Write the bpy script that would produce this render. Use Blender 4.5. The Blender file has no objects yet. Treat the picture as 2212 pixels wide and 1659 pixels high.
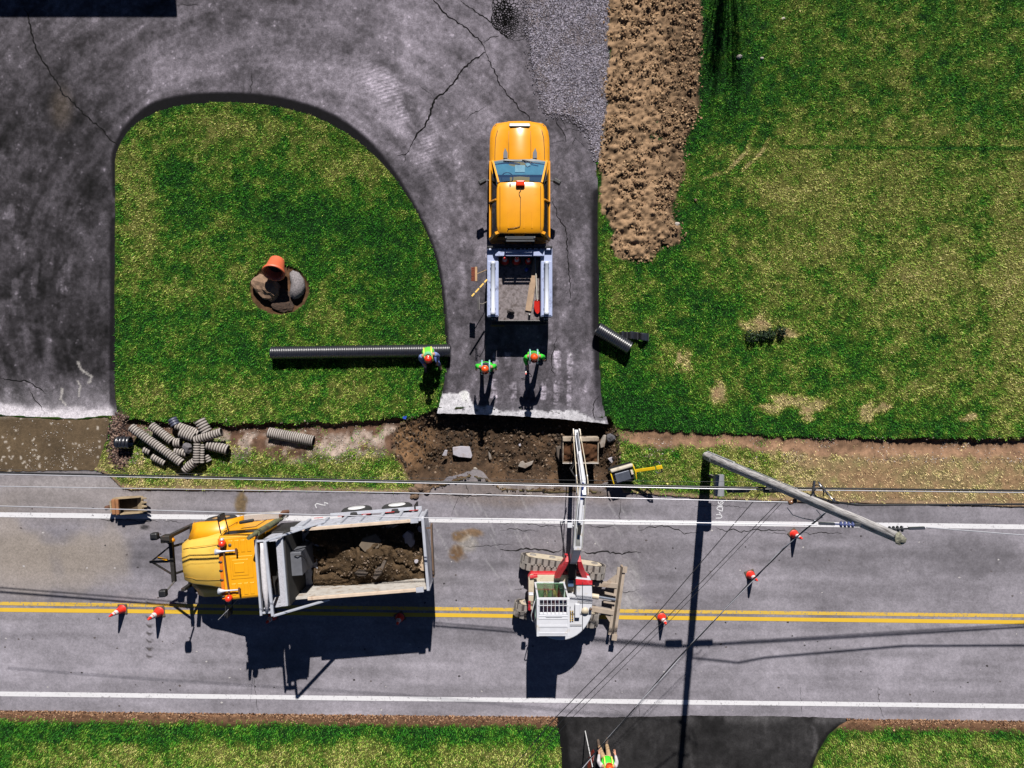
import bpy, bmesh, math, random
import numpy as np
from mathutils import Vector, Matrix, Euler
from mathutils.geometry import delaunay_2d_cdt

scene = bpy.context.scene
# ------------------------------------------------------------------ camera
H, F, NX, NY = 25.0, 1534.0, 1080.0, 800.0     # height, focal (in 2212-wide pixels), nadir pixel
cd = bpy.data.cameras.new("camera"); cam = bpy.data.objects.new("camera", cd)
scene.collection.objects.link(cam); scene.camera = cam
cam.location = (0, 0, H); cam.rotation_euler = (0, 0, 0)
cd.sensor_width = 36.0; cd.lens = F / 2212 * 36.0
cd.shift_x = (1106 - NX) / 2212; cd.shift_y = -(829.5 - NY) / 2212
cd.clip_end = 2000
# ------------------------------------------------------------------ sky + sun
EL = math.atan(1 / 1.16)
world = bpy.data.worlds.new("World"); scene.world = world; world.use_nodes = True
nt = world.node_tree; bg = nt.nodes['Background']
sky = nt.nodes.new('ShaderNodeTexSky'); sky.sky_type = 'NISHITA'; sky.sun_disc = False
sky.sun_elevation = EL; sky.sun_rotation = math.radians(4)
sky.air_density = 0.4; sky.dust_density = 0.0; sky.ozone_density = 3.0; sky.altitude = 3000
nt.links.new(sky.outputs[0], bg.inputs[0]); bg.inputs[1].default_value = 0.05
sd = bpy.data.lights.new("sun", 'SUN'); sd.energy = 5.0; sd.angle = math.radians(0.5); sd.color = (1.0, 0.955, 0.90)
sun = bpy.data.objects.new("sun", sd); scene.collection.objects.link(sun)
sun.rotation_euler = Vector((-0.07, -1, -1 / 1.16)).to_track_quat('-Z', 'Y').to_euler()
sun.location = (0, 30, 40)
scene.view_settings.view_transform = 'Standard'; scene.view_settings.look = 'None'
scene.view_settings.gamma = 1.0; scene.view_settings.exposure = 1.18
K = 2.3                                         # display value of a lit horizontal surface of albedo 1

# ------------------------------------------------------------------ helpers
rnd = random.Random(7); rng = np.random.default_rng(11)
C = scene.collection
def W(px, py, z=0.0):
    k = (H - z) / F
    return Vector(((px - NX) * k, -(py - NY) * k, z))
def lin1(v):
    v = v / 255.0
    return v / 12.92 if v <= 0.04045 else ((v + 0.055) / 1.055) ** 2.4
def alb(r, g, b, m=1.0):
    return tuple(min(0.88, max(0.002, lin1(c) / K * m)) for c in (r, g, b))
def tag(o, label=None, cat=None, group=None, kind=None):
    if label: o['label'] = label
    if cat: o['category'] = cat
    if group: o['group'] = group
    if kind: o['kind'] = kind
    return o
def empty(name, loc=(0, 0, 0), rz=0.0, label=None, cat=None, group=None, rot=None):
    o = bpy.data.objects.new(name, None); C.objects.link(o)
    o.location = loc; o.rotation_euler = rot if rot else (0, 0, rz); o.empty_display_size = 0.2
    return tag(o, label, cat, group)
def copy_tree(o, parent=None):
    c = o.copy(); C.objects.link(c)
    if parent is not None: c.parent = parent
    for ch in list(o.children): copy_tree(ch, c)
    return c

MATS = {}
def M(name, rgb, rough=0.6, metal=0.0, var=0.14, scale=6.0, bump=0.0, bscale=40.0, dirt=None, dirt_amt=0.5, dscale=3.0,
      spec=0.5, coat=0.0, raw=False, m=1.0):
    if name in MATS: return MATS[name]
    col = rgb if raw else alb(*rgb, m)
    mt = bpy.data.materials.new(name); mt.use_nodes = True; n = mt.node_tree; p = n.nodes['Principled BSDF']
    p.inputs['Roughness'].default_value = rough; p.inputs['Metallic'].default_value = metal
    p.inputs['Specular IOR Level'].default_value = spec; p.inputs['Coat Weight'].default_value = coat
    p.inputs['Coat Roughness'].default_value = 0.08
    tc = n.nodes.new('ShaderNodeTexCoord')
    nz = n.nodes.new('ShaderNodeTexNoise'); nz.inputs['Scale'].default_value = scale; nz.inputs['Detail'].default_value = 6
    n.links.new(tc.outputs['Object'], nz.inputs['Vector'])
    mr = n.nodes.new('ShaderNodeMapRange'); mr.inputs[1].default_value = 0.3; mr.inputs[2].default_value = 0.7
    mr.inputs[3].default_value = 1 - var; mr.inputs[4].default_value = 1 + var
    n.links.new(nz.outputs[0], mr.inputs[0])
    mx = n.nodes.new('ShaderNodeMix'); mx.data_type = 'RGBA'; mx.blend_type = 'MULTIPLY'; mx.inputs[0].default_value = 1
    mx.inputs[6].default_value = (*col, 1); n.links.new(mr.outputs[0], mx.inputs[7])
    out = mx.outputs[2]
    if dirt:
        n2 = n.nodes.new('ShaderNodeTexNoise'); n2.inputs['Scale'].default_value = dscale; n2.inputs['Detail'].default_value = 9
        n2.inputs['Roughness'].default_value = 0.68
        n.links.new(tc.outputs['Object'], n2.inputs['Vector'])
        m2 = n.nodes.new('ShaderNodeMapRange'); m2.inputs[1].default_value = 0.62 - 0.22 * dirt_amt; m2.inputs[2].default_value = 0.78 - 0.2 * dirt_amt
        n.links.new(n2.outputs[0], m2.inputs[0])
        m3 = n.nodes.new('ShaderNodeMix'); m3.data_type = 'RGBA'
        n.links.new(m2.outputs[0], m3.inputs[0]); n.links.new(out, m3.inputs[6]); m3.inputs[7].default_value = (*alb(*dirt), 1)
        out = m3.outputs[2]
    n.links.new(out, p.inputs['Base Color'])
    if bump:
        n3 = n.nodes.new('ShaderNodeTexNoise'); n3.inputs['Scale'].default_value = bscale; n3.inputs['Detail'].default_value = 5
        n.links.new(tc.outputs['Object'], n3.inputs['Vector'])
        b = n.nodes.new('ShaderNodeBump'); b.inputs['Strength'].default_value = bump; b.inputs['Distance'].default_value = 0.02
        n.links.new(n3.outputs[0], b.inputs['Height']); n.links.new(b.outputs[0], p.inputs['Normal'])
    MATS[name] = mt
    return mt
def surf_mat(name, grain=0.25, gscale=55.0, bump=0.3, bscale=60.0, rough=0.9, spec=0.3):
    """ground-like material: per-vertex albedo 'col' times grain"""
    mt = bpy.data.materials.new(name); mt.use_nodes = True; n = mt.node_tree; p = n.nodes['Principled BSDF']
    p.inputs['Roughness'].default_value = rough; p.inputs['Specular IOR Level'].default_value = spec
    at = n.nodes.new('ShaderNodeAttribute'); at.attribute_name = 'col'
    geo = n.nodes.new('ShaderNodeNewGeometry')
    prev = at.outputs['Color']
    for sc, am, lo, hi in ((gscale, grain, 0.3, 0.7), (gscale * 0.22, grain * 0.5, 0.3, 0.7)):
        nz = n.nodes.new('ShaderNodeTexNoise'); nz.inputs['Scale'].default_value = sc; nz.inputs['Detail'].default_value = 3
        n.links.new(geo.outputs['Position'], nz.inputs['Vector'])
        mr = n.nodes.new('ShaderNodeMapRange'); mr.inputs[1].default_value = lo; mr.inputs[2].default_value = hi
        mr.inputs[3].default_value = 1 - am; mr.inputs[4].default_value = 1 + am; n.links.new(nz.outputs[0], mr.inputs[0])
        mx = n.nodes.new('ShaderNodeMix'); mx.data_type = 'RGBA'; mx.blend_type = 'MULTIPLY'; mx.inputs[0].default_value = 1
        n.links.new(prev, mx.inputs[6]); n.links.new(mr.outputs[0], mx.inputs[7]); prev = mx.outputs[2]
    n.links.new(prev, p.inputs['Base Color'])
    if bump:
        n3 = n.nodes.new('ShaderNodeTexNoise'); n3.inputs['Scale'].default_value = bscale; n3.inputs['Detail'].default_value = 4
        n.links.new(geo.outputs['Position'], n3.inputs['Vector'])
        b = n.nodes.new('ShaderNodeBump'); b.inputs['Strength'].default_value = bump; b.inputs['Distance'].default_value = 0.02
        n.links.new(n3.outputs[0], b.inputs['Height']); n.links.new(b.outputs[0], p.inputs['Normal'])
    return mt
def glass_mat(name, tint, trans=0.75):
    mt = bpy.data.materials.new(name); mt.use_nodes = True; n = mt.node_tree
    n.nodes.remove(n.nodes['Principled BSDF']); o = n.nodes['Material Output']
    t = n.nodes.new('ShaderNodeBsdfTransparent'); t.inputs[0].default_value = (*tint, 1)
    g = n.nodes.new('ShaderNodeBsdfGlossy'); g.inputs['Roughness'].default_value = 0.04; g.inputs[0].default_value = (0.9, 0.95, 1, 1)
    mx = n.nodes.new('ShaderNodeMixShader'); mx.inputs[0].default_value = 1 - trans
    n.links.new(t.outputs[0], mx.inputs[1]); n.links.new(g.outputs[0], mx.inputs[2]); n.links.new(mx.outputs[0], o.inputs[0])
    return mt

class MB:
    """collects shapes, builds ONE mesh object"""
    def __init__(s): s.v = []; s.f = []; s.sm = []
    def add(s, vs, fs, smooth=False):
        b = len(s.v); s.v += [tuple(v) for v in vs]; s.f += [tuple(b + i for i in f) for f in fs]; s.sm += [smooth] * len(fs); return s
    def hexa(s, p):      # 8 points: bottom 4 (ccw), top 4
        return s.add(p, [(3, 2, 1, 0), (4, 5, 6, 7), (0, 1, 5, 4), (1, 2, 6, 5), (2, 3, 7, 6), (3, 0, 4, 7)])
    def box(s, x0, x1, y0, y1, z0, z1):
        return s.hexa([(x0, y0, z0), (x1, y0, z0), (x1, y1, z0), (x0, y1, z0), (x0, y0, z1), (x1, y0, z1), (x1, y1, z1), (x0, y1, z1)])
    def bar(s, a, b, w, h=None, up=(0, 0, 1)):
        h = h or w; a = Vector(a); b = Vector(b); d = (b - a).normalized(); u = Vector(up)
        if abs(d.dot(u)) > 0.98: u = Vector((0, 1, 0)) if abs(d.y) < 0.9 else Vector((1, 0, 0))
        x = d.cross(u).normalized(); y = x.cross(d).normalized(); x = x * w / 2; y = y * h / 2
        q = [-x - y, x - y, x + y, -x + y]
        return s.hexa([a + k for k in q] + [b + k for k in q])
    def tube(s, pts, r, n=10, cap=True):
        pts = [Vector(p) for p in pts]; rs = r if isinstance(r, (list, tuple)) else [r] * len(pts)
        vs = []; fs = []; px = None
        for i, p in enumerate(pts):
            d = (pts[min(i + 1, len(pts) - 1)] - pts[max(i - 1, 0)]).normalized()
            if px is None:
                u = Vector((0, 0, 1)) if abs(d.z) < 0.9 else Vector((1, 0, 0)); px = d.cross(u).normalized()
            else:
                px = (px - d * px.dot(d)).normalized()
            py = d.cross(px)
            for k in range(n):
                a = 2 * math.pi * k / n; vs.append(p + (px * math.cos(a) + py * math.sin(a)) * rs[i])
        for i in range(len(pts) - 1):
            for k in range(n):
                k2 = (k + 1) % n; fs.append((i * n + k, i * n + k2, (i + 1) * n + k2, (i + 1) * n + k))
        s.add(vs, fs, True)
        if cap:
            s.add([vs[k] for k in range(n)], [tuple(range(n - 1, -1, -1))]); L = len(vs) - n
            s.add([vs[L + k] for k in range(n)], [tuple(range(n))])
        return s
    def lathe(s, prof, o=(0, 0, 0), axis=(0, 0, 1), n=20, smooth=True, sx=1.0):   # prof: (r, t) along axis
        o = Vector(o); d = Vector(axis).normalized(); u = Vector((0, 0, 1)) if abs(d.z) < 0.9 else Vector((1, 0, 0))
        px = d.cross(u).normalized(); py = d.cross(px); vs = []; fs = []
        for r, t in prof:
            for k in range(n):
                a = 2 * math.pi * k / n; vs.append(o + d * t + (px * math.cos(a) + py * math.sin(a) * sx) * r)
        for i in range(len(prof) - 1):
            for k in range(n):
                k2 = (k + 1) % n; fs.append((i * n + k, (i + 1) * n + k, (i + 1) * n + k2, i * n + k2))
        return s.add(vs, fs, smooth)
    def loft(s, rings, cap=True, closed=True, smooth=False):
        n = len(rings[0]); vs = [v for r in rings for v in r]; fs = []
        for i in range(len(rings) - 1):
            for k in range(n if closed else n - 1):
                k2 = (k + 1) % n; fs.append((i * n + k, i * n + k2, (i + 1) * n + k2, (i + 1) * n + k))
        s.add(vs, fs, smooth)
        if cap: s.add(rings[0], [tuple(range(n - 1, -1, -1))]); s.add(rings[-1], [tuple(range(n))])
        return s
    def prism(s, poly, z0, z1):
        n = len(poly)
        return s.add([(x, y, z0) for x, y in poly] + [(x, y, z1) for x, y in poly],
                     [tuple(range(n - 1, -1, -1)), tuple(range(n, 2 * n))] + [(i, (i + 1) % n, n + (i + 1) % n, n + i) for i in range(n)])
    def panel(s, q, th=0.01):      # thin quad slab, 4 corner points, thickened along normal
        q = [Vector(p) for p in q]; nn = (q[1] - q[0]).cross(q[3] - q[0]).normalized() * th
        return s.hexa([p for p in q] + [p + nn for p in q])
    def blob(s, o, r, seed=0, rough=0.2, n=2, flat=1.0, rot=0.0):
        bm = bmesh.new(); bmesh.ops.create_icosphere(bm, subdivisions=n, radius=1.0); rr = random.Random(seed)
        ph = [rr.uniform(0, 6) for _ in range(9)]; r3 = r if isinstance(r, (tuple, list)) else (r, r, r * flat)
        R = Matrix.Rotation(rot, 3, 'Z'); vs = []
        for v in bm.verts:
            c = v.co; k = 1 + rough * (math.sin(2.3 * c.x + ph[0] + 1.7 * c.y) + math.sin(3.1 * c.y + ph[1] - 2.1 * c.z) + math.sin(4.3 * c.z + ph[2] + 2.9 * c.x)) / 2 + rr.uniform(-rough, rough) * 0.35
            vs.append(Vector(o) + R @ Vector((c.x * r3[0] * k, c.y * r3[1] * k, c.z * r3[2] * k)))
        fs = [tuple(v.index for v in f.verts) for f in bm.faces]; bm.free()
        return s.add(vs, fs, False)
    def build(s, name, mat, parent=None, bevel=0.0, seg=2, sharp=35):
        me = bpy.data.meshes.new(name); me.from_pydata(s.v, [], s.f); me.update()
        me.polygons.foreach_set('use_smooth', s.sm)
        me.materials.append(mat)
        o = bpy.data.objects.new(name, me); C.objects.link(o)
        if parent is not None: o.parent = parent
        if bevel:
            b = o.modifiers.new('bevel', 'BEVEL'); b.width = bevel; b.segments = seg; b.limit_method = 'ANGLE'; b.angle_limit = math.radians(sharp)
        return o

def build_each(m, name, mat, parent=None, bevel=0.0):
    """one object per separate piece of what the builder holds"""
    key = {}; par = list(range(len(m.v)))
    def find(i):
        while par[i] != i: par[i] = par[par[i]]; i = par[i]
        return i
    for i, v in enumerate(m.v):
        k = tuple(round(c, 4) for c in v); par[i] = find(key.setdefault(k, i))
    for f in m.f:
        for i in f[1:]: par[find(i)] = find(f[0])
    grp = {}
    for f, s_ in zip(m.f, m.sm): grp.setdefault(find(f[0]), []).append((f, s_))
    out = []
    for fs in grp.values():
        p = MB(); mp = {}
        for f, s_ in fs:
            for i in f:
                if i not in mp: mp[i] = len(p.v); p.v.append(m.v[i])
            p.f.append(tuple(mp[i] for i in f)); p.sm.append(s_)
        out.append(p.build(name, mat, parent, bevel))
    return out

def np_mesh(name, V, faces, mat, col=None, smooth=True):
    """faces: (n,3) or (n,4) int array"""
    me = bpy.data.meshes.new(name); V = np.ascontiguousarray(V, dtype=np.float32); faces = np.ascontiguousarray(faces, dtype=np.int32)
    k = faces.shape[1]; me.vertices.add(len(V)); me.vertices.foreach_set('co', V.ravel())
    me.loops.add(faces.size); me.loops.foreach_set('vertex_index', faces.ravel())
    me.polygons.add(len(faces)); me.polygons.foreach_set('loop_start', np.arange(len(faces), dtype=np.int32) * k)
    me.polygons.foreach_set('use_smooth', np.full(len(faces), smooth))
    me.update(calc_edges=True)
    if col is not None:
        a = me.attributes.new('col', 'FLOAT_COLOR', 'POINT')
        rgba = np.ones((len(V), 4), np.float32); rgba[:, :3] = col; a.data.foreach_set('color', rgba.ravel())
    me.materials.append(mat); o = bpy.data.objects.new(name, me); C.objects.link(o)
    return o

# ------------------------------------------------------------------ numpy noise and distances (in ground-pixel coordinates)
def _h(ix, iy, seed):
    a = (ix.astype(np.int64) * 374761393 + iy.astype(np.int64) * 668265263 + seed * 2147483647) & 0xFFFFFFFF
    a = ((a ^ (a >> 13)) * 1274126177) & 0xFFFFFFFF
    return ((a ^ (a >> 16)) & 0xFFFF) / 65535.0
def vn(x, y, sc, seed=0):
    x = np.asarray(x) / sc; y = np.asarray(y) / sc; ix = np.floor(x); iy = np.floor(y); fx = x - ix; fy = y - iy
    fx = fx * fx * (3 - 2 * fx); fy = fy * fy * (3 - 2 * fy)
    a = _h(ix, iy, seed); b = _h(ix + 1, iy, seed); c = _h(ix, iy + 1, seed); d = _h(ix + 1, iy + 1, seed)
    return (a * (1 - fx) + b * fx) * (1 - fy) + (c * (1 - fx) + d * fx) * fy
def fbm(x, y, sc, o=4, seed=0, g=0.5):
    r = 0; amp = 1; t = 0
    for i in range(o):
        r = r + amp * vn(x, y, sc / 2 ** i, seed + i * 17); t += amp; amp *= g
    return r / t
def ss(a, b, x):
    t = np.clip((x - a) / (b - a), 0, 1); return t * t * (3 - 2 * t)
def dline(x, y, pts, closed=False):
    d = np.full(np.shape(x), 1e9); n = len(pts)
    for i in range(n if closed else n - 1):
        ax, ay = pts[i][:2]; bx, by = pts[(i + 1) % n][:2]; vx, vy = bx - ax, by - ay; L = vx * vx + vy * vy + 1e-9
        t = np.clip(((x - ax) * vx + (y - ay) * vy) / L, 0, 1)
        d = np.minimum(d, np.hypot(x - ax - t * vx, y - ay - t * vy))
    return d
def inside(x, y, pts):
    r = np.zeros(np.shape(x), bool); n = len(pts)
    for i in range(n):
        ax, ay = pts[i]; bx, by = pts[(i + 1) % n]
        if ay == by: continue
        c = ((ay > y) != (by > y)) & (x < (bx - ax) * (y - ay) / (by - ay) + ax); r ^= c
    return r
def sdist(x, y, pts):          # positive inside
    d = dline(x, y, pts, True); return np.where(inside(x, y, pts), d, -d)
def blobm(x, y, cx, cy, rx, ry, soft=0.5):
    return 1 - ss(1 - soft, 1 + soft, np.hypot((x - cx) / rx, (y - cy) / ry))
def mixc(c, c2, m):
    return c * (1 - m[:, None]) + np.asarray(c2)[None, :] * m[:, None] if np.ndim(c2) == 1 else c * (1 - m[:, None]) + c2 * m[:, None]
def smooth_poly(pts, n=4, closed=True):
    out = []; L = len(pts)
    for i in range(L if closed else L - 1):
        p0, p1, p2, p3 = [np.array(pts[(i + k) % L] if closed else pts[min(max(i + k, 0), L - 1)], float) for k in (-1, 0, 1, 2)]
        for j in range(n):
            t = j / n; out.append(tuple(0.5 * (2 * p1 + (p2 - p0) * t + (2 * p0 - 5 * p1 + 4 * p2 - p3) * t * t + (3 * p1 - p0 - 3 * p2 + p3) * t ** 3)))
    if not closed: out.append(tuple(pts[-1]))
    return out
PX = F / H                     # ground pixels per metre
def gx(px): return (px - NX) / PX
def gy(py): return -(py - NY) / PX
# ------------------------------------------------------------------ regions, in ground pixels
PIT = [(846,935),(870,912),(900,900),(945,880),(1130,884),(1318,902),(1335,945),(1338,1000),(1335,1035),(1300,1062),(1200,1064),(1085,1058),(1050,1038),(1020,1028),(960,1048),(905,1064),(885,1042),(868,1010),(850,985)]
SOIL = [(1313,-300),(1313,150),(1308,230),(1300,320),(1291,345),(1299,400),(1298,440),(1310,470),(1325,500),(1324,545),(1350,562),(1400,562),(1430,535),(1468,530),(1470,490),(1450,470),(1460,420),(1475,370),(1475,320),(1495,270),(1510,240),(1510,150),(1515,60),(1515,-300)]
GRAV = [(1120,-300),(1122,40),(1132,130),(1147,190),(1164,262),(1240,272),(1265,300),(1284,350),(1294,345),(1310,240),(1316,150),(1316,-300)]
ISLE_TOP = [(250,420),(250,350),(258,318),(275,288),(300,264),(345,240),(400,227),(470,222),(540,224),(610,234),(680,254),(740,284),(795,325),(845,378),(888,440),(925,515),(947,590),(957,670),(962,740),(966,775),(960,815),(952,855),(944,893)]
DRIVE = [(-600,-500),(1138,-500),(1138,0),(1144,60),(1150,130),(1165,190),(1182,242),(1240,250),(1272,280),(1286,335),(1294,420),(1292,500),(1294,600),(1294,700),(1297,800),(1301,870),(1314,916),(1298,914),(1200,904),(1100,898),(1000,894),(944,893)] + \
        smooth_poly(ISLE_TOP, 3, False)[::-1][1:] + [(249,500),(248,700),(248,840),(255,900),(225,899),(170,905),(90,902),(0,897),(-600,892)]
PATCH = [(-600,893),(0,898),(90,903),(170,906),(225,900),(237,905),(234,935),(221,975),(212,1005),(203,1016),(-600,1026)]
SIDE = [(1199,1549),(1320,1551),(1500,1547),(1700,1549),(1848,1553),(1818,1568),(1792,1590),(1772,1622),(1757,1660),(1745,1720),(1740,2100),(1212,2100),(1213,1700),(1212,1640),(1207,1590)]
def yu(px): return np.interp(px, [-600,200,215,235,262,290,500,700,880,915,940,965,1000,1025,1045,1062,1088,1130,1200,1290,1312,1335,1346,1400,1500,1700,2212,3000],
                             [1017,1016,1020,1030,1056,1060,1061,1063,1066,1062,1052,1032,1024,1014,1022,1042,1049,1047,1052,1050,1044,1040,1064,1069,1077,1085,1096,1112])
def yl(px): return np.interp(px, [-800,0,400,1200,1850,2212,3000], [1530,1537,1543,1551,1556,1560,1570])
ZR, ZD = -0.05, -0.012

def terrain(x, y):
    """height, region id, albedo, grass cover, dryness at ground pixels x, y"""
    n1 = fbm(x, y, 40, 4, 1); n2 = fbm(x, y, 9, 3, 5); n3 = fbm(x, y, 130, 3, 9)
    h = (n1 - .5) * .05 + (n2 - .5) * .02
    reg = np.zeros(x.shape, np.int8)
    # dryness of the lawn
    n5 = fbm(x, y, 17, 3, 13, .62)
    D = .255 + .06 * ss(1300, 1700, x) + .03 * ss(1300, 1700, x) + (n1 - .5) * 0.50 + (n5 - .5) * .62 + (n2 - .5) * .35 + (n3 - .5) * .30
    for cx, cy, rx, ry, a in ((740,350,130,80,.32),(480,280,130,55,.3),(300,430,45,150,.25),(420,560,150,90,.12),(680,450,120,90,-.18),(860,600,70,120,-.15),
                              (600,870,330,45,.2),(300,860,60,60,.2),(700,690,140,60,.12),(1560,150,90,200,-.25),(1850,340,280,90,.22),(1900,560,330,150,.2),(1700,420,90,60,.15),
                              (2190,700,50,320,.35),(2000,885,230,60,.16),(1420,560,90,330,-.14),(1780,915,420,34,-.2),(1560,700,50,60,-.12),(1400,870,80,60,-.22),(1640,850,80,60,-.05),(1330,640,32,80,.32),(1420,680,25,180,.2),(1470,820,40,60,.25),(1960,120,260,160,.05),
                              (1600,330,60,20,.25),(2000,600,70,50,.25),(1790,520,40,60,.35),(1700,420,60,22,.3),(300,1640,260,40,.2),(800,1640,380,40,.35),(2000,1640,260,60,.22)):
        D = D + .95 * a * blobm(x + (n5 - .5) * 40, y + (n1 - .5) * 40, cx, cy, rx, ry, .8)
    D = np.where(D > .56, .56 + (D - .56) * .42, D)
    for cx, cy, rx, ry in ((1690,868,22,18),(1748,872,40,14),(1660,888,26,9),(1745,895,12,18),(1872,888,16,26),(1905,880,16,10),(1560,850,14,22),(1630,703,36,12),(1480,775,16,26),(1545,845,10,30),(2090,905,16,10),(1700,720,30,10)):
        D = D + .62 * blobm(x + (n2 - .5) * 30, y + (n1 - .5) * 30, cx, cy, rx, ry, .45)
    # tyre tracks on the right lawn
    for pts in ([(1520,385),(1570,370),(1610,330),(1632,275)], [(1600,370),(1640,335),(1660,300)], [(1690,318),(2212,322)]):
        D = D + .35 * (1 - ss(2, 6, dline(x, y, pts))) * (1 if pts[0][0] != 1690 else -.9)
    grass = np.ones(x.shape)
    vergeU = (y > 955) & (y < 1120); D = D + np.where(vergeU, .26 + .55 * ss(1600, 1800, x), 0) + .2 * np.where((x < 420) & vergeU, 1, 0)
    low = y > 1500; D = D + np.where(low, -.2 * blobm(x, y + (n1 - .5) * 25, 900, 1583, 1500, 22, .4), 0)
    g = [(0.0, (20, 64, 10)), (.25, (44, 90, 18)), (.48, (88, 110, 38)), (.7, (136, 136, 70)), (1.0, (190, 172, 122)), (1.4, (196, 158, 122))]
    ks = [k for k, _ in g]; cols = np.array([alb(*c) for _, c in g])
    Dc = np.clip(D, 0, 1.35)
    lawn = np.stack([np.interp(Dc, ks, cols[:, i]) for i in range(3)], 1)
    col = lawn * (0.42 + .5 * (n2[:, None] - .2))
    bare = ss(.95, 1.15, D); grass = grass * (1 - .8 * bare)
    # litter beside the lower road edge and mulch by the left driveway
    e = y - yl(x); lit = ss(-8, 0, e) * (1 - ss(12, 26, e + (n2 - .5) * 22 - 6 * (n1 - .5))) * np.where((x < 1210) | (x > 1790), 1, 0)
    lcol = np.asarray(alb(122, 92, 70)); lc = lcol[None] * (0.2 + 1.5 * n2[:, None]); col = col * (1 - lit[:, None]) + lc * lit[:, None]; grass *= 1 - lit
    eu = yu(x) - y; shy = (1 - ss(3, 14, eu + (n2 - .5) * 14)) * ss(-20, -2, eu); sc = np.asarray(alb(172, 145, 118))[None] * (.55 + .9 * n2[:, None])
    col = col * (1 - shy[:, None]) + sc * shy[:, None]; grass *= 1 - .75 * shy
    mul = blobm(x + (n1 - .5) * 20, y, 258, 950, 26, 62, .3); mc = np.asarray(alb(105, 82, 74))[None] * (.3 + 1.3 * n2[:, None])
    col = col * (1 - mul[:, None]) + mc * mul[:, None]; grass *= 1 - mul
    # ditches
    jag = (fbm(x, x * 0, 14, 3, 21) - .5) * 12
    yE = np.interp(x, [255, 300, 500, 700, 850], [905, 908, 917, 913, 903]) + jag; dL = y - yE; mL = ss(255, 285, x) * (1 - ss(860, 885, x))
    pL = ss(-1, 5, dL) * (1 - ss(14, 80, dL + (n1 - .5) * 40)); h = h - .2 * pL * mL
    yE2 = np.interp(x, [1320, 1500, 1750, 2212, 3000], [926, 934, 946, 949, 955]) + jag; dR = y - yE2; mR = ss(1322, 1350, x)
    wR = np.interp(x, [1330, 1420, 1520, 1700, 1900, 2212], [26, 38, 30, 36, 44, 42])
    pR = ss(-1, 4, dR) * (1 - ss(wR * .45, wR, dR + (n1 - .5) * 22)); h = h - np.interp(x, [1330, 1850, 1950, 3000], [.08, .1, .2, .2]) * pR * mR
    soilL = ss(0, 3, dL) * (1 - ss(52, 76, dL + (n1 - .5) * 50 + np.interp(x, [300, 480, 560, 860], [30, 20, -10, -8]))) * mL
    soilR = ss(0, 3, dR) * (1 - ss(wR * .75, wR * 1.15, dR + (n1 - .5) * 24)) * mR
    dcol = np.asarray(alb(150, 112, 84))[None] * (.55 + .9 * n2[:, None]); pal = np.asarray(alb(176, 158, 146))[None] * (.4 + 1.1 * n2[:, None])
    k = (ss(14, 36, dL + (n1 - .5) * 30) * ss(.40, .60, fbm(x, y, 28, 4, 23)))[:, None]; dk = np.asarray(alb(112, 86, 70))[None] * (.3 + 1.2 * n2[:, None])
    col = col * (1 - soilL[:, None]) + (dk * (1 - k) + pal * k) * soilL[:, None]
    dR2 = np.asarray(alb(152, 120, 96))[None] * (.45 + .9 * n2[:, None] + .5 * (n1[:, None] - .5)); col = col * (1 - soilR[:, None]) + dR2 * soilR[:, None]
    soil = np.maximum(soilL, soilR); grass *= 1 - soil * (1 - .4 * ss(.52, .66, fbm(x, y, 24, 3, 29))); reg[soil > .5] = 2
    # paved areas lie a little higher than the bed under them
    road = ss(-3, 0, y - yu(x) - 2) * ss(-3, 0, yl(x) - 2 - y); h = h * (1 - road) + (ZR - .10) * road; grass = grass * (road < .1)
    sdD = sdist(x, y, DRIVE); mD = ss(1, 5, sdD); h = h * (1 - mD) + (ZD - .07) * mD; grass = grass * (sdD < -.5)
    for poly in (PATCH, SIDE):
        s_ = sdist(x, y, poly); m_ = ss(0, 4, s_); h = h * (1 - m_) + (-.10) * m_; grass = grass * (s_ < -.5)
    # pit
    sp = sdist(x, y, PIT) + (n2 - .5) * 8; ysl = np.interp(x, [944, 1000, 1100, 1200, 1298, 1314], [893, 894, 898, 904, 914, 916])
    sop = [PIT[i] for i in range(5, len(PIT))] + PIT[:4]
    gent = ss(0, 42, np.where(inside(x, y, PIT), dline(x, y, sop), 0)); north = ss(-10, -2, y - ysl); 
    rough = (fbm(x, y, 22, 4, 31) - .5) * .26 + (fbm(x, y, 6, 2, 33) - .5) * .10
    ip = ss(-2, 6, sp); depth = -.5 * np.where((x > 935) & (x < 1325) & (y < 1000), np.minimum(north, np.maximum(gent, ss(935, 950, x) * ss(1330, 1310, x) * (y < 935))), gent) * ss(835, 960, x)
    h = np.where(ip > .02, np.minimum(h, h * 0 - .06) * 0 + (-.07 * ip + depth + rough * ip), h)
    pc = np.asarray(alb(80, 63, 49))[None] * (.25 + 1.3 * n2[:, None]); pl2 = np.asarray(alb(140, 108, 78))[None] * (.5 + .9 * n2[:, None])
    kk = (blobm(x, y, 885, 955, 46, 50, .5) * .8 + .18 * ss(.5, .7, n1))[:, None].clip(0, 1); pc = pc * (1 - kk) + pl2 * kk
    col = col * (1 - ip[:, None]) + pc * ip[:, None]; grass *= ip < .05; reg[ip > .5] = 3
    # spilled soil on the road edge is handled on the road; tilled strip
    s1 = sdist(x, y, SOIL) + (n2 - .5) * 16 + (n1 - .5) * 14; m1 = ss(-2, 3, s1)
    clump = (fbm(x, y, 11, 3, 41, .75) - .42) * .26 + (fbm(x, y, 45, 2, 44) - .5) * .10 + (fbm(x, y, 7, 2, 43) - .5) * .12
    edge = ss(0, 22, s1); h = h * (1 - m1) + (.02 + .07 * edge + clump * (.45 + .55 * edge)) * m1
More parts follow.
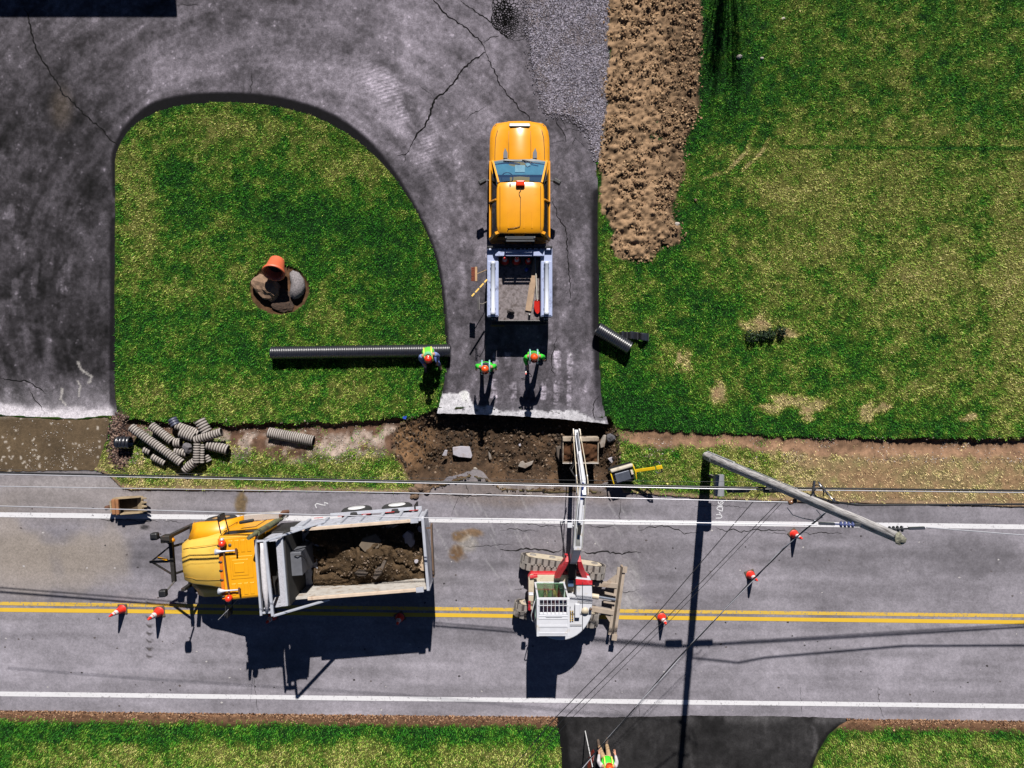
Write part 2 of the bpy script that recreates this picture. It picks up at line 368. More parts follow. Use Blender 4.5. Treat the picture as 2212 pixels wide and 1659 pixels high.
    smoothpart = blobm(x, y, 1375, 60, 34, 90, .5); tc = np.asarray(alb(174, 143, 112))[None] * (.5 + .8 * n2[:, None]) ; tc = tc * (1 - .55 * (ss(1400, 1490, x) * (1 - smoothpart))[:, None])
    dkm = ss(.55, .72, fbm(x, y, 11, 3, 47)) * (1 - .6 * smoothpart); tc = tc * (1 - .6 * dkm[:, None])
    col = col * (1 - m1[:, None]) + tc * m1[:, None]; grass *= s1 < -3; reg[m1 > .5] = 1
    # gravel
    s2 = sdist(x, y, GRAV) + (n2 - .5) * 12; m2 = ss(-1, 3, s2) * (1 - m1) * (sdD < 3)
    gc = np.asarray(alb(160, 154, 168))[None] * (.5 + 1.0 * fbm(x, y, 3.2, 2, 51)[:, None]); bro = (.55 * ss(.5, .62, n1))[:, None]; gc = gc * (1 - bro) + np.asarray(alb(120, 106, 98))[None] * bro
    col = col * (1 - m2[:, None]) + gc * m2[:, None]; h = h * (1 - m2) + (.0 + (n2 - .5) * .03) * m2; grass *= m2 < .3; reg[m2 > .5] = 4
    # planting circle
    rr = np.hypot((x - 603) / 65, (y - 626) / 54) + (n2 - .5) * .08; m3 = 1 - ss(.95, 1.02, rr)
    bc = np.asarray(alb(98, 72, 52))[None] * (.3 + 1.3 * n2[:, None]); col = col * (1 - m3[:, None]) + bc * m3[:, None]
    h = h * (1 - m3) + (-.10 + .05 * n2) * m3; grass *= m3 < .1; reg[m3 > .5] = 5
    return h, reg, np.clip(col, .002, .8), np.clip(grass, 0, 1), D

def axis(lo, hi, step, far):
    a = list(np.arange(lo, hi + 1e-6, step)); s = step; l = []
    x = lo
    while x > -far: s *= 1.45; x -= s; l.append(x)
    s = step; x = a[-1]; r = []
    while x < far: s *= 1.45; x += s; r.append(x)
    return np.array(l[::-1] + a + r)
ax = axis(-18.6, 19.4, .05, 700); ay = axis(-15.0, 14.2, .05, 700)
XX, YY = np.meshgrid(ax, ay); gx_, gy_ = XX.ravel(), YY.ravel()
gpx = NX + gx_ * PX; gpy = NY - gy_ * PX
hh, reg, col, gra, dry = terrain(gpx, gpy)
nx_, ny_ = len(ax), len(ay)
V = np.stack([gx_, gy_, hh], 1)
idx = np.arange(nx_ * ny_).reshape(ny_, nx_)
quads = np.stack([idx[:-1, :-1], idx[:-1, 1:], idx[1:, 1:], idx[1:, :-1]], -1).reshape(-1, 4)
GROUND = surf_mat('ground_surface', .3, 60, .5, 50, .95, .1)
fr = reg[quads[:, 0]]
for rid, nm in ((0, 'lawn'), (1, 'soil_strip'), (2, 'roadside_ditch'), (3, 'excavated_pit'), (4, 'gravel_strip'), (5, 'planting_bed')):
    q = quads[fr == rid]
    if not len(q): continue
    u, inv = np.unique(q, return_inverse=True)
    tag(np_mesh(nm, V[u], inv.reshape(q.shape), GROUND, col[u]), kind='structure')
def ground_z(px, py):
    a = terrain(np.array([float(px)]), np.array([float(py)])); return float(a[0][0])

# ------------------------------------------------------------------ grass blades
def grass_blades():
    N = 1250000
    bx = rng.uniform(-18.4, 19.2, N); by = rng.uniform(-14.8, 14.0, N); px = NX + bx * PX; py = NY - by * PX
    # cheap lookup of cover on the ground grid
    i = np.clip(np.searchsorted(ax, bx) - 1, 0, nx_ - 1); j = np.clip(np.searchsorted(ay, by) - 1, 0, ny_ - 1); k = j * nx_ + i
    clump = fbm(px, py, 7, 2, 61)
    keep = rng.random(N) < gra[k] * (.55 + .9 * clump); bx, by, k, clump = bx[keep], by[keep], k[keep], clump[keep]; n = len(bx)
    a = rng.uniform(0, 2 * np.pi, n); L = rng.uniform(.04, .095, n) * (.35 + 1.3 * clump); w = rng.uniform(.006, .0125, n); lean = rng.uniform(.2, 1.15, n)
    d = np.stack([np.cos(a), np.sin(a)], 1); pz = hh[k] - .004
    b0 = np.stack([bx - d[:, 1] * w, by + d[:, 0] * w, pz], 1); b1 = np.stack([bx + d[:, 1] * w, by - d[:, 0] * w, pz], 1)
    tip = np.stack([bx + d[:, 0] * L * np.sin(lean), by + d[:, 1] * L * np.sin(lean), pz + L * np.cos(lean) + .006], 1)
    Vb = np.stack([b0, b1, tip], 1).reshape(-1, 3); Fb = np.arange(3 * n).reshape(-1, 3)
    Dd = np.clip(dry[k] + rng.normal(0, .15, n), 0, 1.2)
    g = [(0.0, (36, 108, 12)), (.25, (66, 136, 24)), (.48, (118, 156, 48)), (.7, (180, 184, 94)), (1.0, (222, 204, 148)), (1.4, (220, 184, 142))]
    cs = np.array([alb(*c) for _, c in g]); cb = np.stack([np.interp(Dd, [q for q, _ in g], cs[:, c]) for c in range(3)], 1) * (rng.uniform(1.05, 1.8, n) * (.78 + .56 * clump))[:, None]
    mt = surf_mat('grass_blade', 0.0, 60, 0, 50, .7, .25)
    return tag(np_mesh('grass', Vb, Fb, mt, np.repeat(np.clip(cb, 0, .8), 3, 0), False), kind='stuff', label='short patchy lawn grass around the driveway and along the road', cat='grass')
grass_blades()

# ------------------------------------------------------------------ scattered clods and stones (uncountable)
_t = (1 + 5 ** .5) / 2
ICO = np.array([(-1,_t,0),(1,_t,0),(-1,-_t,0),(1,-_t,0),(0,-1,_t),(0,1,_t),(0,-1,-_t),(0,1,-_t),(_t,0,-1),(_t,0,1),(-_t,0,-1),(-_t,0,1)]) / math.hypot(1, _t)
ICF = np.array([(0,11,5),(0,5,1),(0,1,7),(0,7,10),(0,10,11),(1,5,9),(5,11,4),(11,10,2),(10,7,6),(7,1,8),(3,9,4),(3,4,2),(3,2,6),(3,6,8),(3,8,9),(4,9,5),(2,4,11),(6,2,10),(8,6,7),(9,8,1)])
def scatter(name, n, x0, x1, y0, y1, accept, r0, r1, cols, label, cat, mat, power=2.0, zfun=None, sink=.3):
    px = rng.uniform(x0, x1, n); py = rng.uniform(y0, y1, n); k = accept(px, py); px, py = px[k], py[k]; n = len(px)
    bx, by = (px - NX) / PX, -(py - NY) / PX
    i = np.clip(np.searchsorted(ax, bx), 0, nx_ - 1); j = np.clip(np.searchsorted(ay, by), 0, ny_ - 1)
    z = hh[j * nx_ + i] if zfun is None else zfun(px, py)
    r = r0 + (r1 - r0) * rng.random(n) ** power; s = rng.uniform(.6, 1.25, (n, 3)); s[:, 2] *= .75
    a = rng.uniform(0, 6.28, n); ca, sa = np.cos(a), np.sin(a)
    P = ICO[None] * s[:, None, :] * (1 + rng.uniform(-.28, .28, (n, 12, 1))) * r[:, None, None]
    Q = np.stack([P[..., 0] * ca[:, None] - P[..., 1] * sa[:, None], P[..., 0] * sa[:, None] + P[..., 1] * ca[:, None], P[..., 2]], -1)
    Q += np.stack([bx, by, z + r * (1 - sink) * .5], 1)[:, None]
    Fc = (ICF[None] + (np.arange(n) * 12)[:, None, None]).reshape(-1, 3)
    cs = np.array([alb(*c) for c in cols])[rng.integers(0, len(cols), n)] * rng.uniform(.6, 1.2, n)[:, None]
    return tag(np_mesh(name, Q.reshape(-1, 3), Fc, mat, np.repeat(np.clip(cs, 0, .8), 12, 0), False), kind='stuff', label=label, cat=cat)
STONE = surf_mat('stone_surface', .2, 60, .3, 60, .9, .2)
scatter('soil_clods', 34000, 1285, 1520, -80, 570, lambda x, y: (sdist(x, y, SOIL) + rng.normal(0, 8, len(x)) > 0) & (fbm(x, y, 26, 3, 71) + .0012 * (x - 1400) > rng.uniform(.3, .75, len(x))), .008, .05,
        [(178,144,108),(152,120,90),(122,94,70),(196,164,128)], 'tan clods of turned soil on the strip beside the driveway', 'soil clods', STONE, 3)
scatter('pit_rubble', 12000, 845, 1340, 895, 1062, lambda x, y: (sdist(x, y, PIT) > -3) & (y > np.interp(x, [944, 1314], [896, 919])), .008, .06, [(84,68,54),(104,86,68),(70,58,48),(140,120,102),(58,48,40),(96,76,56)],
        'dark rubble and pebbles over the floor of the pit', 'rubble', STONE, 6)
scatter('gravel', 34000, 1120, 1318, -80, 350, lambda x, y: (sdist(x, y, GRAV) + rng.normal(0, 3, len(x)) > -2) & (sdist(x, y, SOIL) < 4) & (sdist(x, y, DRIVE) < np.abs(rng.normal(0, 7, len(x)))), .009, .024, [(176,170,186),(206,202,216),(124,118,130),(96,90,100),(146,136,138)],
        'loose grey gravel between the driveway and the soil strip', 'gravel', STONE, 1.5, lambda x, y: np.full(len(x), .004))
scatter('ditch_pebbles', 30000, 262, 2260, 905, 1010, lambda x, y: ((x < 850) & (y > 925 + 14 * rng.standard_normal(len(x))) & (y < 1002) & (fbm(x, y, 28, 4, 23) > rng.uniform(.36, .66, len(x)))) | ((x > 1330) & (y > 945) & (y < 1000) & (fbm(x, y, 40, 3, 78) > rng.uniform(.42, .85, len(x)))),
        .007, .026, [(196,180,168),(214,204,196),(160,136,120),(130,104,88)], 'small pale pebbles lying along the bare roadside ditch', 'pebbles', STONE, 2)
scatter('mulch', 2600, 228, 300, 892, 1020, lambda x, y: (np.hypot((x - 258) / 26, (y - 952) / 62) < 1.0 + rng.normal(0, .08, len(x))), .012, .05, [(120,92,80),(78,60,56),(160,136,122),(60,48,46)], 'dark mulch and bark chips at the end of the left driveway', 'mulch', STONE, 2)
scatter('leaf_litter', 42000, -60, 2280, 1535, 1580, lambda x, y: ((x < 1205) | (x > 1830)) & (y - yl(x) > -3) & (y - yl(x) < np.abs(rng.normal(0, 9, len(x))) + 2), .010, .034, [(178,136,104),(140,98,70),(196,158,124),(84,58,44)], 'brown dead leaves along the lower road edge', 'leaves', STONE, 2, lambda x, y: np.full(len(x), -.01), .6)

# ------------------------------------------------------------------ paved sheets
def crack_tris(pts, w, z, jit=3.0, seed=0, taper=True):
    """ribbon of triangles following a jittered line, w in metres"""
    rr = random.Random(seed); P = []
    for i in range(len(pts) - 1):
        a, b = np.array(pts[i], float), np.array(pts[i + 1], float); L = np.hypot(*(b - a)); m = max(1, int(L / 5)); nrm = np.array([-(b - a)[1], (b - a)[0]]) / (L + 1e-9)
        for k in range(m):
            P.append(a + (b - a) * k / m + (nrm * rr.uniform(-jit, jit) * min(1, .35 + .65 * (k > 0))))
    P.append(np.array(pts[-1], float)); P = [np.array((gx(p[0]), gy(p[1]))) for p in P]
    vs, fs = [], []
    for i, p in enumerate(P):
        d = P[min(i + 1, len(P) - 1)] - P[max(i - 1, 0)]; d = d / (np.hypot(*d) + 1e-9); nr = np.array([-d[1], d[0]])
        ww = w * rr.uniform(.55, 1.3) * (1 if not taper else min(1, .25 + min(i, len(P) - 1 - i) / 6)) / 2
        vs += [(*(p - nr * ww), z), (*(p + nr * ww), z)]
        if i: b = 2 * i; fs += [(b - 2, b, b - 1), (b, b + 1, b - 1)]
    return vs, fs
def sheet(name, poly, step, colfun, z, mat, bounds, extras=(), skirt=0.0, jitter=1.0):
    x0, x1, y0, y1 = bounds
    xs, ys = np.meshgrid(np.arange(x0, x1, step), np.arange(y0, y1, step)); xs = xs.ravel() + rng.uniform(-.2, .2, xs.size) * step; ys = ys.ravel() + rng.uniform(-.2, .2, ys.size) * step
    k = sdist(xs, ys, poly) > step * .6; xs, ys = xs[k], ys[k]
    # finer, slightly ragged outline
    out = []
    for i in range(len(poly)):
        a, b = np.array(poly[i], float), np.array(poly[(i + 1) % len(poly)], float); L = np.hypot(*(b - a)); m = max(1, int(min(L, 1200) / 7))
        nrm = np.array([-(b - a)[1], (b - a)[0]]) / (L + 1e-9)
        for q in range(m): out.append(a + (b - a) * q / m + nrm * rnd.uniform(-jitter, jitter) * (q > 0))
    nb = len(out); pts = [Vector(p) for p in out] + [Vector(p) for p in zip(xs, ys)]
    vo, ed, fo, *_ = delaunay_2d_cdt(pts, [], [list(range(nb))], 1, 1e-4)
    P = np.array([(v.x, v.y) for v in vo]); T = np.array(fo, dtype=np.int32)
    c = colfun(P[:, 0], P[:, 1]); V_ = np.stack([gx(P[:, 0]), gy(P[:, 1]), np.full(len(P), z)], 1)
    # upward faces
    nz = np.cross(V_[T[:, 1]] - V_[T[:, 0]], V_[T[:, 2]] - V_[T[:, 0]])[:, 2]; T[nz < 0] = T[nz < 0][:, ::-1]
    Vl, Tl, Cl = [V_], [T], [c]; base = len(V_)
    if skirt:
        B = np.array(out); Bc = colfun(B[:, 0], B[:, 1]) * .7; n = len(B); bx, by = gx(B[:, 0]), gy(B[:, 1])
        Vl += [np.stack([bx, by, np.full(n, z)], 1), np.stack([bx, by, np.full(n, z - skirt)], 1)]; Cl += [Bc, Bc]
        i = np.arange(n); j = (i + 1) % n; Tl += [np.concatenate([np.stack([base + i, base + n + i, base + j], 1), np.stack([base + j, base + n + i, base + n + j], 1)])]; base += 2 * n
    for vs, fs, cc in extras:
        Vl.append(np.array(vs)); Tl.append(np.array(fs) + base); Cl.append(np.tile(np.asarray(cc), (len(vs), 1))); base += len(vs)
    o = np_mesh(name, np.concatenate(Vl), np.concatenate(Tl), mat, np.concatenate(Cl), False)
    return tag(o, kind='structure')
def Zm(ox, oy, s): return lambda pts: [(.8848 * (ox + x / s), .8848 * (oy + y / s)) for x, y in pts]
ASPH = surf_mat('driveway_asphalt', .34, 34, .25, 80, .92, .12)
CRK = alb(16, 14, 16)
z2 = Zm(1000, 0, 3.95); z1 = Zm(0, 0, 3.568); z4 = Zm(1020, 820, 4.809); zp = Zm(1100, 270, 3.0175); zl = Zm(0, 840, 3.77)
def streaks(x, y, ang, sc, asp, seed):
    c, s = math.cos(ang), math.sin(ang); return fbm((x * c + y * s) / asp, -x * s + y * c, sc, 4, seed)
WHITE = z4([(200,880),(275,680),(340,670),(400,640),(440,680),(480,672),(545,648),(610,700),(640,790),(820,830),(1000,880),(1500,885),(1860,880),(1960,930),(2080,985),(2200,1000),(2260,1150),(1500,1030),(200,950)])
def drive_col(x, y):
    n1 = fbm(x, y, 90, 4, 101); n2 = fbm(x, y, 16, 4, 103); n3 = fbm(x, y, 5, 2, 105)
    b = 94 + 42 * (n1 - .5) * 2 * .5 + 34 * (n2 - .5)
    b = b + 26 * blobm(x, y, 880, 120, 260, 170, .6) - 40 * blobm(x, y, 70, 540, 230, 470, .5) + 6 * ss(950, 1000, x)
    th = np.arctan2(x - 600, 640 - y) * 420; rr_ = np.hypot((x - 600), (y - 640)); tang = fbm(th / 5, rr_, 22, 5, 121, .6); fine = fbm(x, y, 7, 3, 123, .65)
    b = b + 74 * (tang - .5) + 52 * (fine - .5) + 50 * ss(.72, .80, fbm(x, y, 4, 2, 127) * .6 + .4 * n2 + .12 * (tang - .5)) + 50 * (fbm(x + 60 * n1, y + 60 * n2, 34, 4, 125, .6) - .5)
    s1 = np.where(x < 260, streaks(x, y, math.radians(100), 26, 4, 107), np.where(x < 640, streaks(x, y, math.radians(-40), 24, 3, 109), streaks(x, y, math.radians(55 - 90 * 0), 30, 3, 111)))
    b = b + 62 * np.clip(s1 - .5, 0, 1) * np.where(x > 960, .5, 1)
    arc = np.abs(np.hypot(x - 540, (y - 640)) - 505 - 30 * (n1 - .5)); b = b + 20 * (1 - ss(14, 46, arc)) * (y < 300) * (x > 330)      # wheel path round the bend
    arc2 = np.abs(np.hypot(x - 640, (y - 420)) - 300); band = (1 - ss(8, 46, arc2)) * blobm(x, y, 890, 180, 110, 190, .4)
    b = b + 78 * band * (.55 + .45 * np.sin((y + .35 * x) * .75 + 5 * n1)) * ss(.25, .6, n2 * .5 + n1 * .5)
    for (ax_, ay_, bx_, by_, wd) in ((985,330,1002,520,8),(955,300,990,260,7),(996,520,1004,640,6),(1190,690,1214,850,8)):
        b = b + 26 * (1 - ss(wd * .6, wd, dline(x, y, [(ax_, ay_), (bx_, by_)]))) * (.4 + .6 * (np.sin(y * 1.3) > 0)) * ss(.3, .55, n2)
    for cx, cy, w, h in ((1067,842,7,22),(1109,843,7,22),(1174,845,6,20),(1203,848,6,24),(1229,850,5,28),(1232,790,6,26),(1204,775,7,20),(1071,775,6,14),(1097,775,6,14)):    # pale tread prints
        m = (np.abs(x - cx) < w) & (np.abs(y - cy) < h) & (np.abs(np.sin((y - cy) * .16)) > .25); b = b + 78 * m * (.45 + .55 * (np.sin(x * 2.2) > -.3)) * ss(.25, .5, n2)
    for cx, cy, w, h in ((22,470,9,40),(40,520,8,26),(30,640,8,40),(75,600,7,44),(16,860,9,22),(34,866,7,16),(66,842,8,16),(84,884,7,20),(130,610,8,44),(50,560,6,60)):
        m = (np.abs(x - cx - .1 * (cy - y)) < w) & (np.abs(y - cy) < h); b = b + 26 * m * ss(.3, .6, n2)
    c3 = np.stack([b * 1.0, b * .955, b * 1.03], 1)
    # black sealed edge
    ed = dline(x, y, smooth_poly(ISLE_TOP, 3, False) + [(249, 500)] , False); ed2 = dline(x, y, [(249,480),(248,840),(255,900)]); ed3 = dline(x, y, [(1294,420),(1292,500),(1294,700),(1301,870)])
    top = (1 - ss(225, 440, y)) * (1 - .5 * ss(330, 270, x)); k = np.maximum((1 - ss(4 + 15 * top, 8 + 17 * top + 5 * n2, ed)) * (.85 + .15 * top), np.maximum(.75 * (1 - ss(8, 13 + 6 * n2, ed2)), .8 * (1 - ss(9, 16 + 8 * n2, ed3))))
    k = k * np.where(y > 800, .55, 1); c3 = c3 * (1 - k[:, None]) + np.array([12, 11, 15.])[None] * (.7 + .6 * n3[:, None]) * k[:, None]
    # pale cement dust at both lower ends
    w = ss(-1.5, 1.5, sdist(x, y, WHITE) + (n2 - .5) * 14) * ss(.22, .36, n3 + .25 * (n2 - .3))
    c3 = c3 * (1 - w[:, None]) + (np.array([232, 230, 236.])[None] * (.86 + .25 * n2[:, None])) * w[:, None]
    g = .35 * ss(850, 915, y) * (x > 930); c3 = c3 * (1 - g[:, None]) + np.array([150, 150, 158.])[None] * g[:, None] * 1.0
    w2 = (1 - ss(6, 34, np.interp(x, [0, 90, 170, 255], [897, 902, 905, 899]) - y + (n2 - .5) * 24)) * (x < 262) * .9 + .35 * (1 - ss(10, 110, 900 - y)) * (x < 235)
    w2 = np.clip(w2, 0, 1) * (1 - .6 * (1 - ss(6, 14, ed2))); c3 = c3 * (1 - w2[:, None]) + np.array([228, 222, 230.])[None] * w2[:, None]
    for pts, wd in ((zl([(715,165),(740,230),(790,265),(840,300),(820,350)]), 3.2), (zl([(570,420),(560,500)]), 3.5), (zl([(715,345),(740,385),(720,480)]), 2.6), (zl([(575,530),(600,560)]), 2)):
        m = 1 - ss(wd * .5, wd, dline(x, y, pts) + (n3 - .5) * 3); c3 = c3 * (1 - .8 * m[:, None]) + np.array([190, 186, 182.])[None] * .8 * m[:, None]
    st = blobm(x, y, 132, 232, 22, 40, .7) * .4; c3 = c3 * (1 - st[:, None]) + np.array([92, 78, 58.])[None] * st[:, None]
    c3 = np.clip(c3, 8, 235) / 255; l = np.where(c3 <= .04045, c3 / 12.92, ((c3 + .055) / 1.055) ** 2.4)
    return l / K
cr = []
def crk(pts, w, jit=2.2, z=ZD + .004, taper=True):
    v, f = crack_tris(pts, w * 1.4, z, jit, len(cr), taper); cr.append((v, f, CRK))
crk(z1([(205,60),(235,110),(270,260),(295,370),(350,490),(430,620),(500,720),(545,820),(610,865),(680,940),(780,1040),(900,1130),(960,1220),(1060,1278)]), .035)
crk(z1([(545,845),(440,920)]), .012); crk(z1([(1530,45),(1600,38),(1740,40)]), .015); crk(z1([(2195,600),(2180,840)]), .015)
crk(z2([(205,-20),(300,80),(380,170),(510,235),(600,320),(690,400),(735,500)]), .035); crk(z2([(490,0),(600,80),(700,150),(800,225),(870,300)]), .028)
crk(z2([(735,500),(620,570),(500,680),(430,790),(360,870),(235,960),(200,1100),(150,1220),(60,1310),(25,1380),(0,1430)]), .045); crk(z2([(0,1430),(-30,1480),(-120,1500)]), .04); crk(z2([(-30,1480),(-50,1560)]), .03)
crk(z2([(730,500),(760,580),(820,690),(870,820),(960,930),(1000,960),(1060,1060),(1150,1120),(1165,1200)]), .03)
crk(z2([(715,410),(800,350),(860,345)]), .03); crk(z2([(235,940),(180,890),(90,820)]), .014); crk(z2([(520,1170),(620,1090),(740,1020)]), .014)
crk(z2([(1400,1110),(1430,1210),(1490,1290),(1510,1370)]), .024); crk(z2([(1440,1110),(1490,1180),(1500,1250)]), .014); crk(z2([(1510,1110),(1560,1180),(1640,1230),(1730,1310)]), .022); crk(z2([(1370,1385),(1450,1360),(1510,1360)]), .014)
crk(z2([(1460,1255),(1560,1240),(1640,1260)]), .012); crk(z2([(1550,1440),(1600,1330),(1690,1420)]), .012); crk(z2([(1530,1130),(1600,1120),(1700,1200)]), .014)
# alligator cracking: a web of cells
random.seed(5); cells = []
for _ in range(420):
    x = rnd.gauss(925, 110); y = rnd.gauss(190, 150)
    if inside(np.array([x]), np.array([y]), [(760,-40),(1160,-40),(1165,430),(1050,430),(900,350),(790,240)])[0]: cells.append((x, y))
_v, _e, _f, *_ = delaunay_2d_cdt([Vector(c) for c in cells], [], [], 0, 1e-3)
cen = [sum((_v[i] for i in f), Vector((0, 0))) / 3 for f in _f]; em = {}
for fi, f in enumerate(_f):
    for i in range(3): em.setdefault(tuple(sorted((f[i], f[(i + 1) % 3]))), []).append(fi)
for e, fl in em.items():
    if len(fl) == 2:
        a, b = cen[fl[0]], cen[fl[1]]
        if (a - b).length < 120 and (a - b).length > 4:
            m = (a + b) / 2; d = math.hypot((m.x - 900) / 90, (m.y - 130) / 130)
            crk(z2([(a.x, a.y), (b.x, b.y)]), .032 if d < 1 else .02 if d < 1.8 else .010, .8, ZD + .0045, False)
crk(zp([(600,310),(640,420)]), .01); crk(zp([(750,640),(790,790),(850,860),(860,1000),(870,1150),(885,1360),(870,1420)]), .022); crk(z4([(1640,0),(1570,250),(1570,400),(1610,480)]), .018)
crk(z4([(2130,700),(2070,780),(2060,900),(2085,1000)]), .026, 1.5); crk(zl([(0,315),(100,330),(240,340),(300,370),(380,420),(430,460)]), .028); crk(zl([(260,400),(310,500),(370,560),(410,640)]), .022)
sheet('driveway', DRIVE, 3.2, drive_col, ZD, ASPH, (-60, 1330, -50, 930), cr, .13, .8)

def patch_col(x, y):
    n1 = fbm(x, y, 60, 3, 201); n2 = fbm(x, y, 8, 3, 203); n3 = fbm(x, y, 3, 2, 205)
    c = np.array([106, 90, 70.])[None] * (.8 + .3 * n1[:, None] + .2 * (n2[:, None] - .5))
    sp = (n3 > .72) & (n2 + .25 * (y > 985) * (x < 170) > .6); c = np.where(sp[:, None], np.array([200, 190, 178.])[None], c)
    e = (1 - ss(0, 7, y - 900 + (n2 - .5) * 10)); c = c * (1 - .5 * e[:, None]) + np.array([170, 160, 150.]) * .5 * e[:, None]
    c = np.clip(c, 8, 235) / 255; return (((c + .055) / 1.055) ** 2.4) / K
sheet('dirt_patch', PATCH, 3.6, patch_col, -.03, GROUND, (-60, 245, 890, 1030), (), .06, 1.2)
scatter('patch_stones', 1700, -40, 232, 902, 1018, lambda x, y: (sdist(x, y, PATCH) > 3) & (fbm(x, y, 22, 3, 79) + .2 * (y > 985) * (x > 60) * (x < 175) > rng.uniform(.42, 1.0, len(x))), .008, .024, [(206,196,186),(190,170,156),(226,220,212)],
        'pale stone chips on the brown dirt patch', 'stones', STONE, 2, lambda x, y: np.full(len(x), -.03))

def side_col(x, y):
    n1 = fbm(x, y, 70, 4, 301); n2 = fbm(x, y, 14, 4, 303); s = streaks(x, y, math.radians(85), 14, 5, 305)
    b = 44 + 26 * (n1 - .5) + 30 * (n2 - .5) + 66 * np.clip(s - .55, 0, 1) + 30 * (1 - ss(3, 22, y - 1552 + (n2 - .5) * 16)) * ss(.45, .6, n1 + .1) * (x > 1480)
    d = dline(x, y, [(1213,1700),(1212,1640),(1207,1590),(1199,1549)]); b = b - 30 * (1 - ss(14, 24, d)); d2 = dline(x, y, [(1818,1568),(1792,1590),(1772,1622),(1757,1660)]); b = b - 26 * (1 - ss(5, 10, d2))
    b = b + 60 * (1 - ss(1.5, 5, dline(x, y, [(1758,1572),(1765,1600),(1758,1630)]) + (n2 - .5) * 8)) * .5
    b = np.clip(b, 18, 200) / 255; l = (((b + .055) / 1.055) ** 2.4) / K; return np.stack([l, l * .96, l * 1.0], 1)
sheet('side_driveway', SIDE, 4.6, side_col, ZR + .006, ASPH, (1190, 1860, 1540, 1760), (), .1, .8)

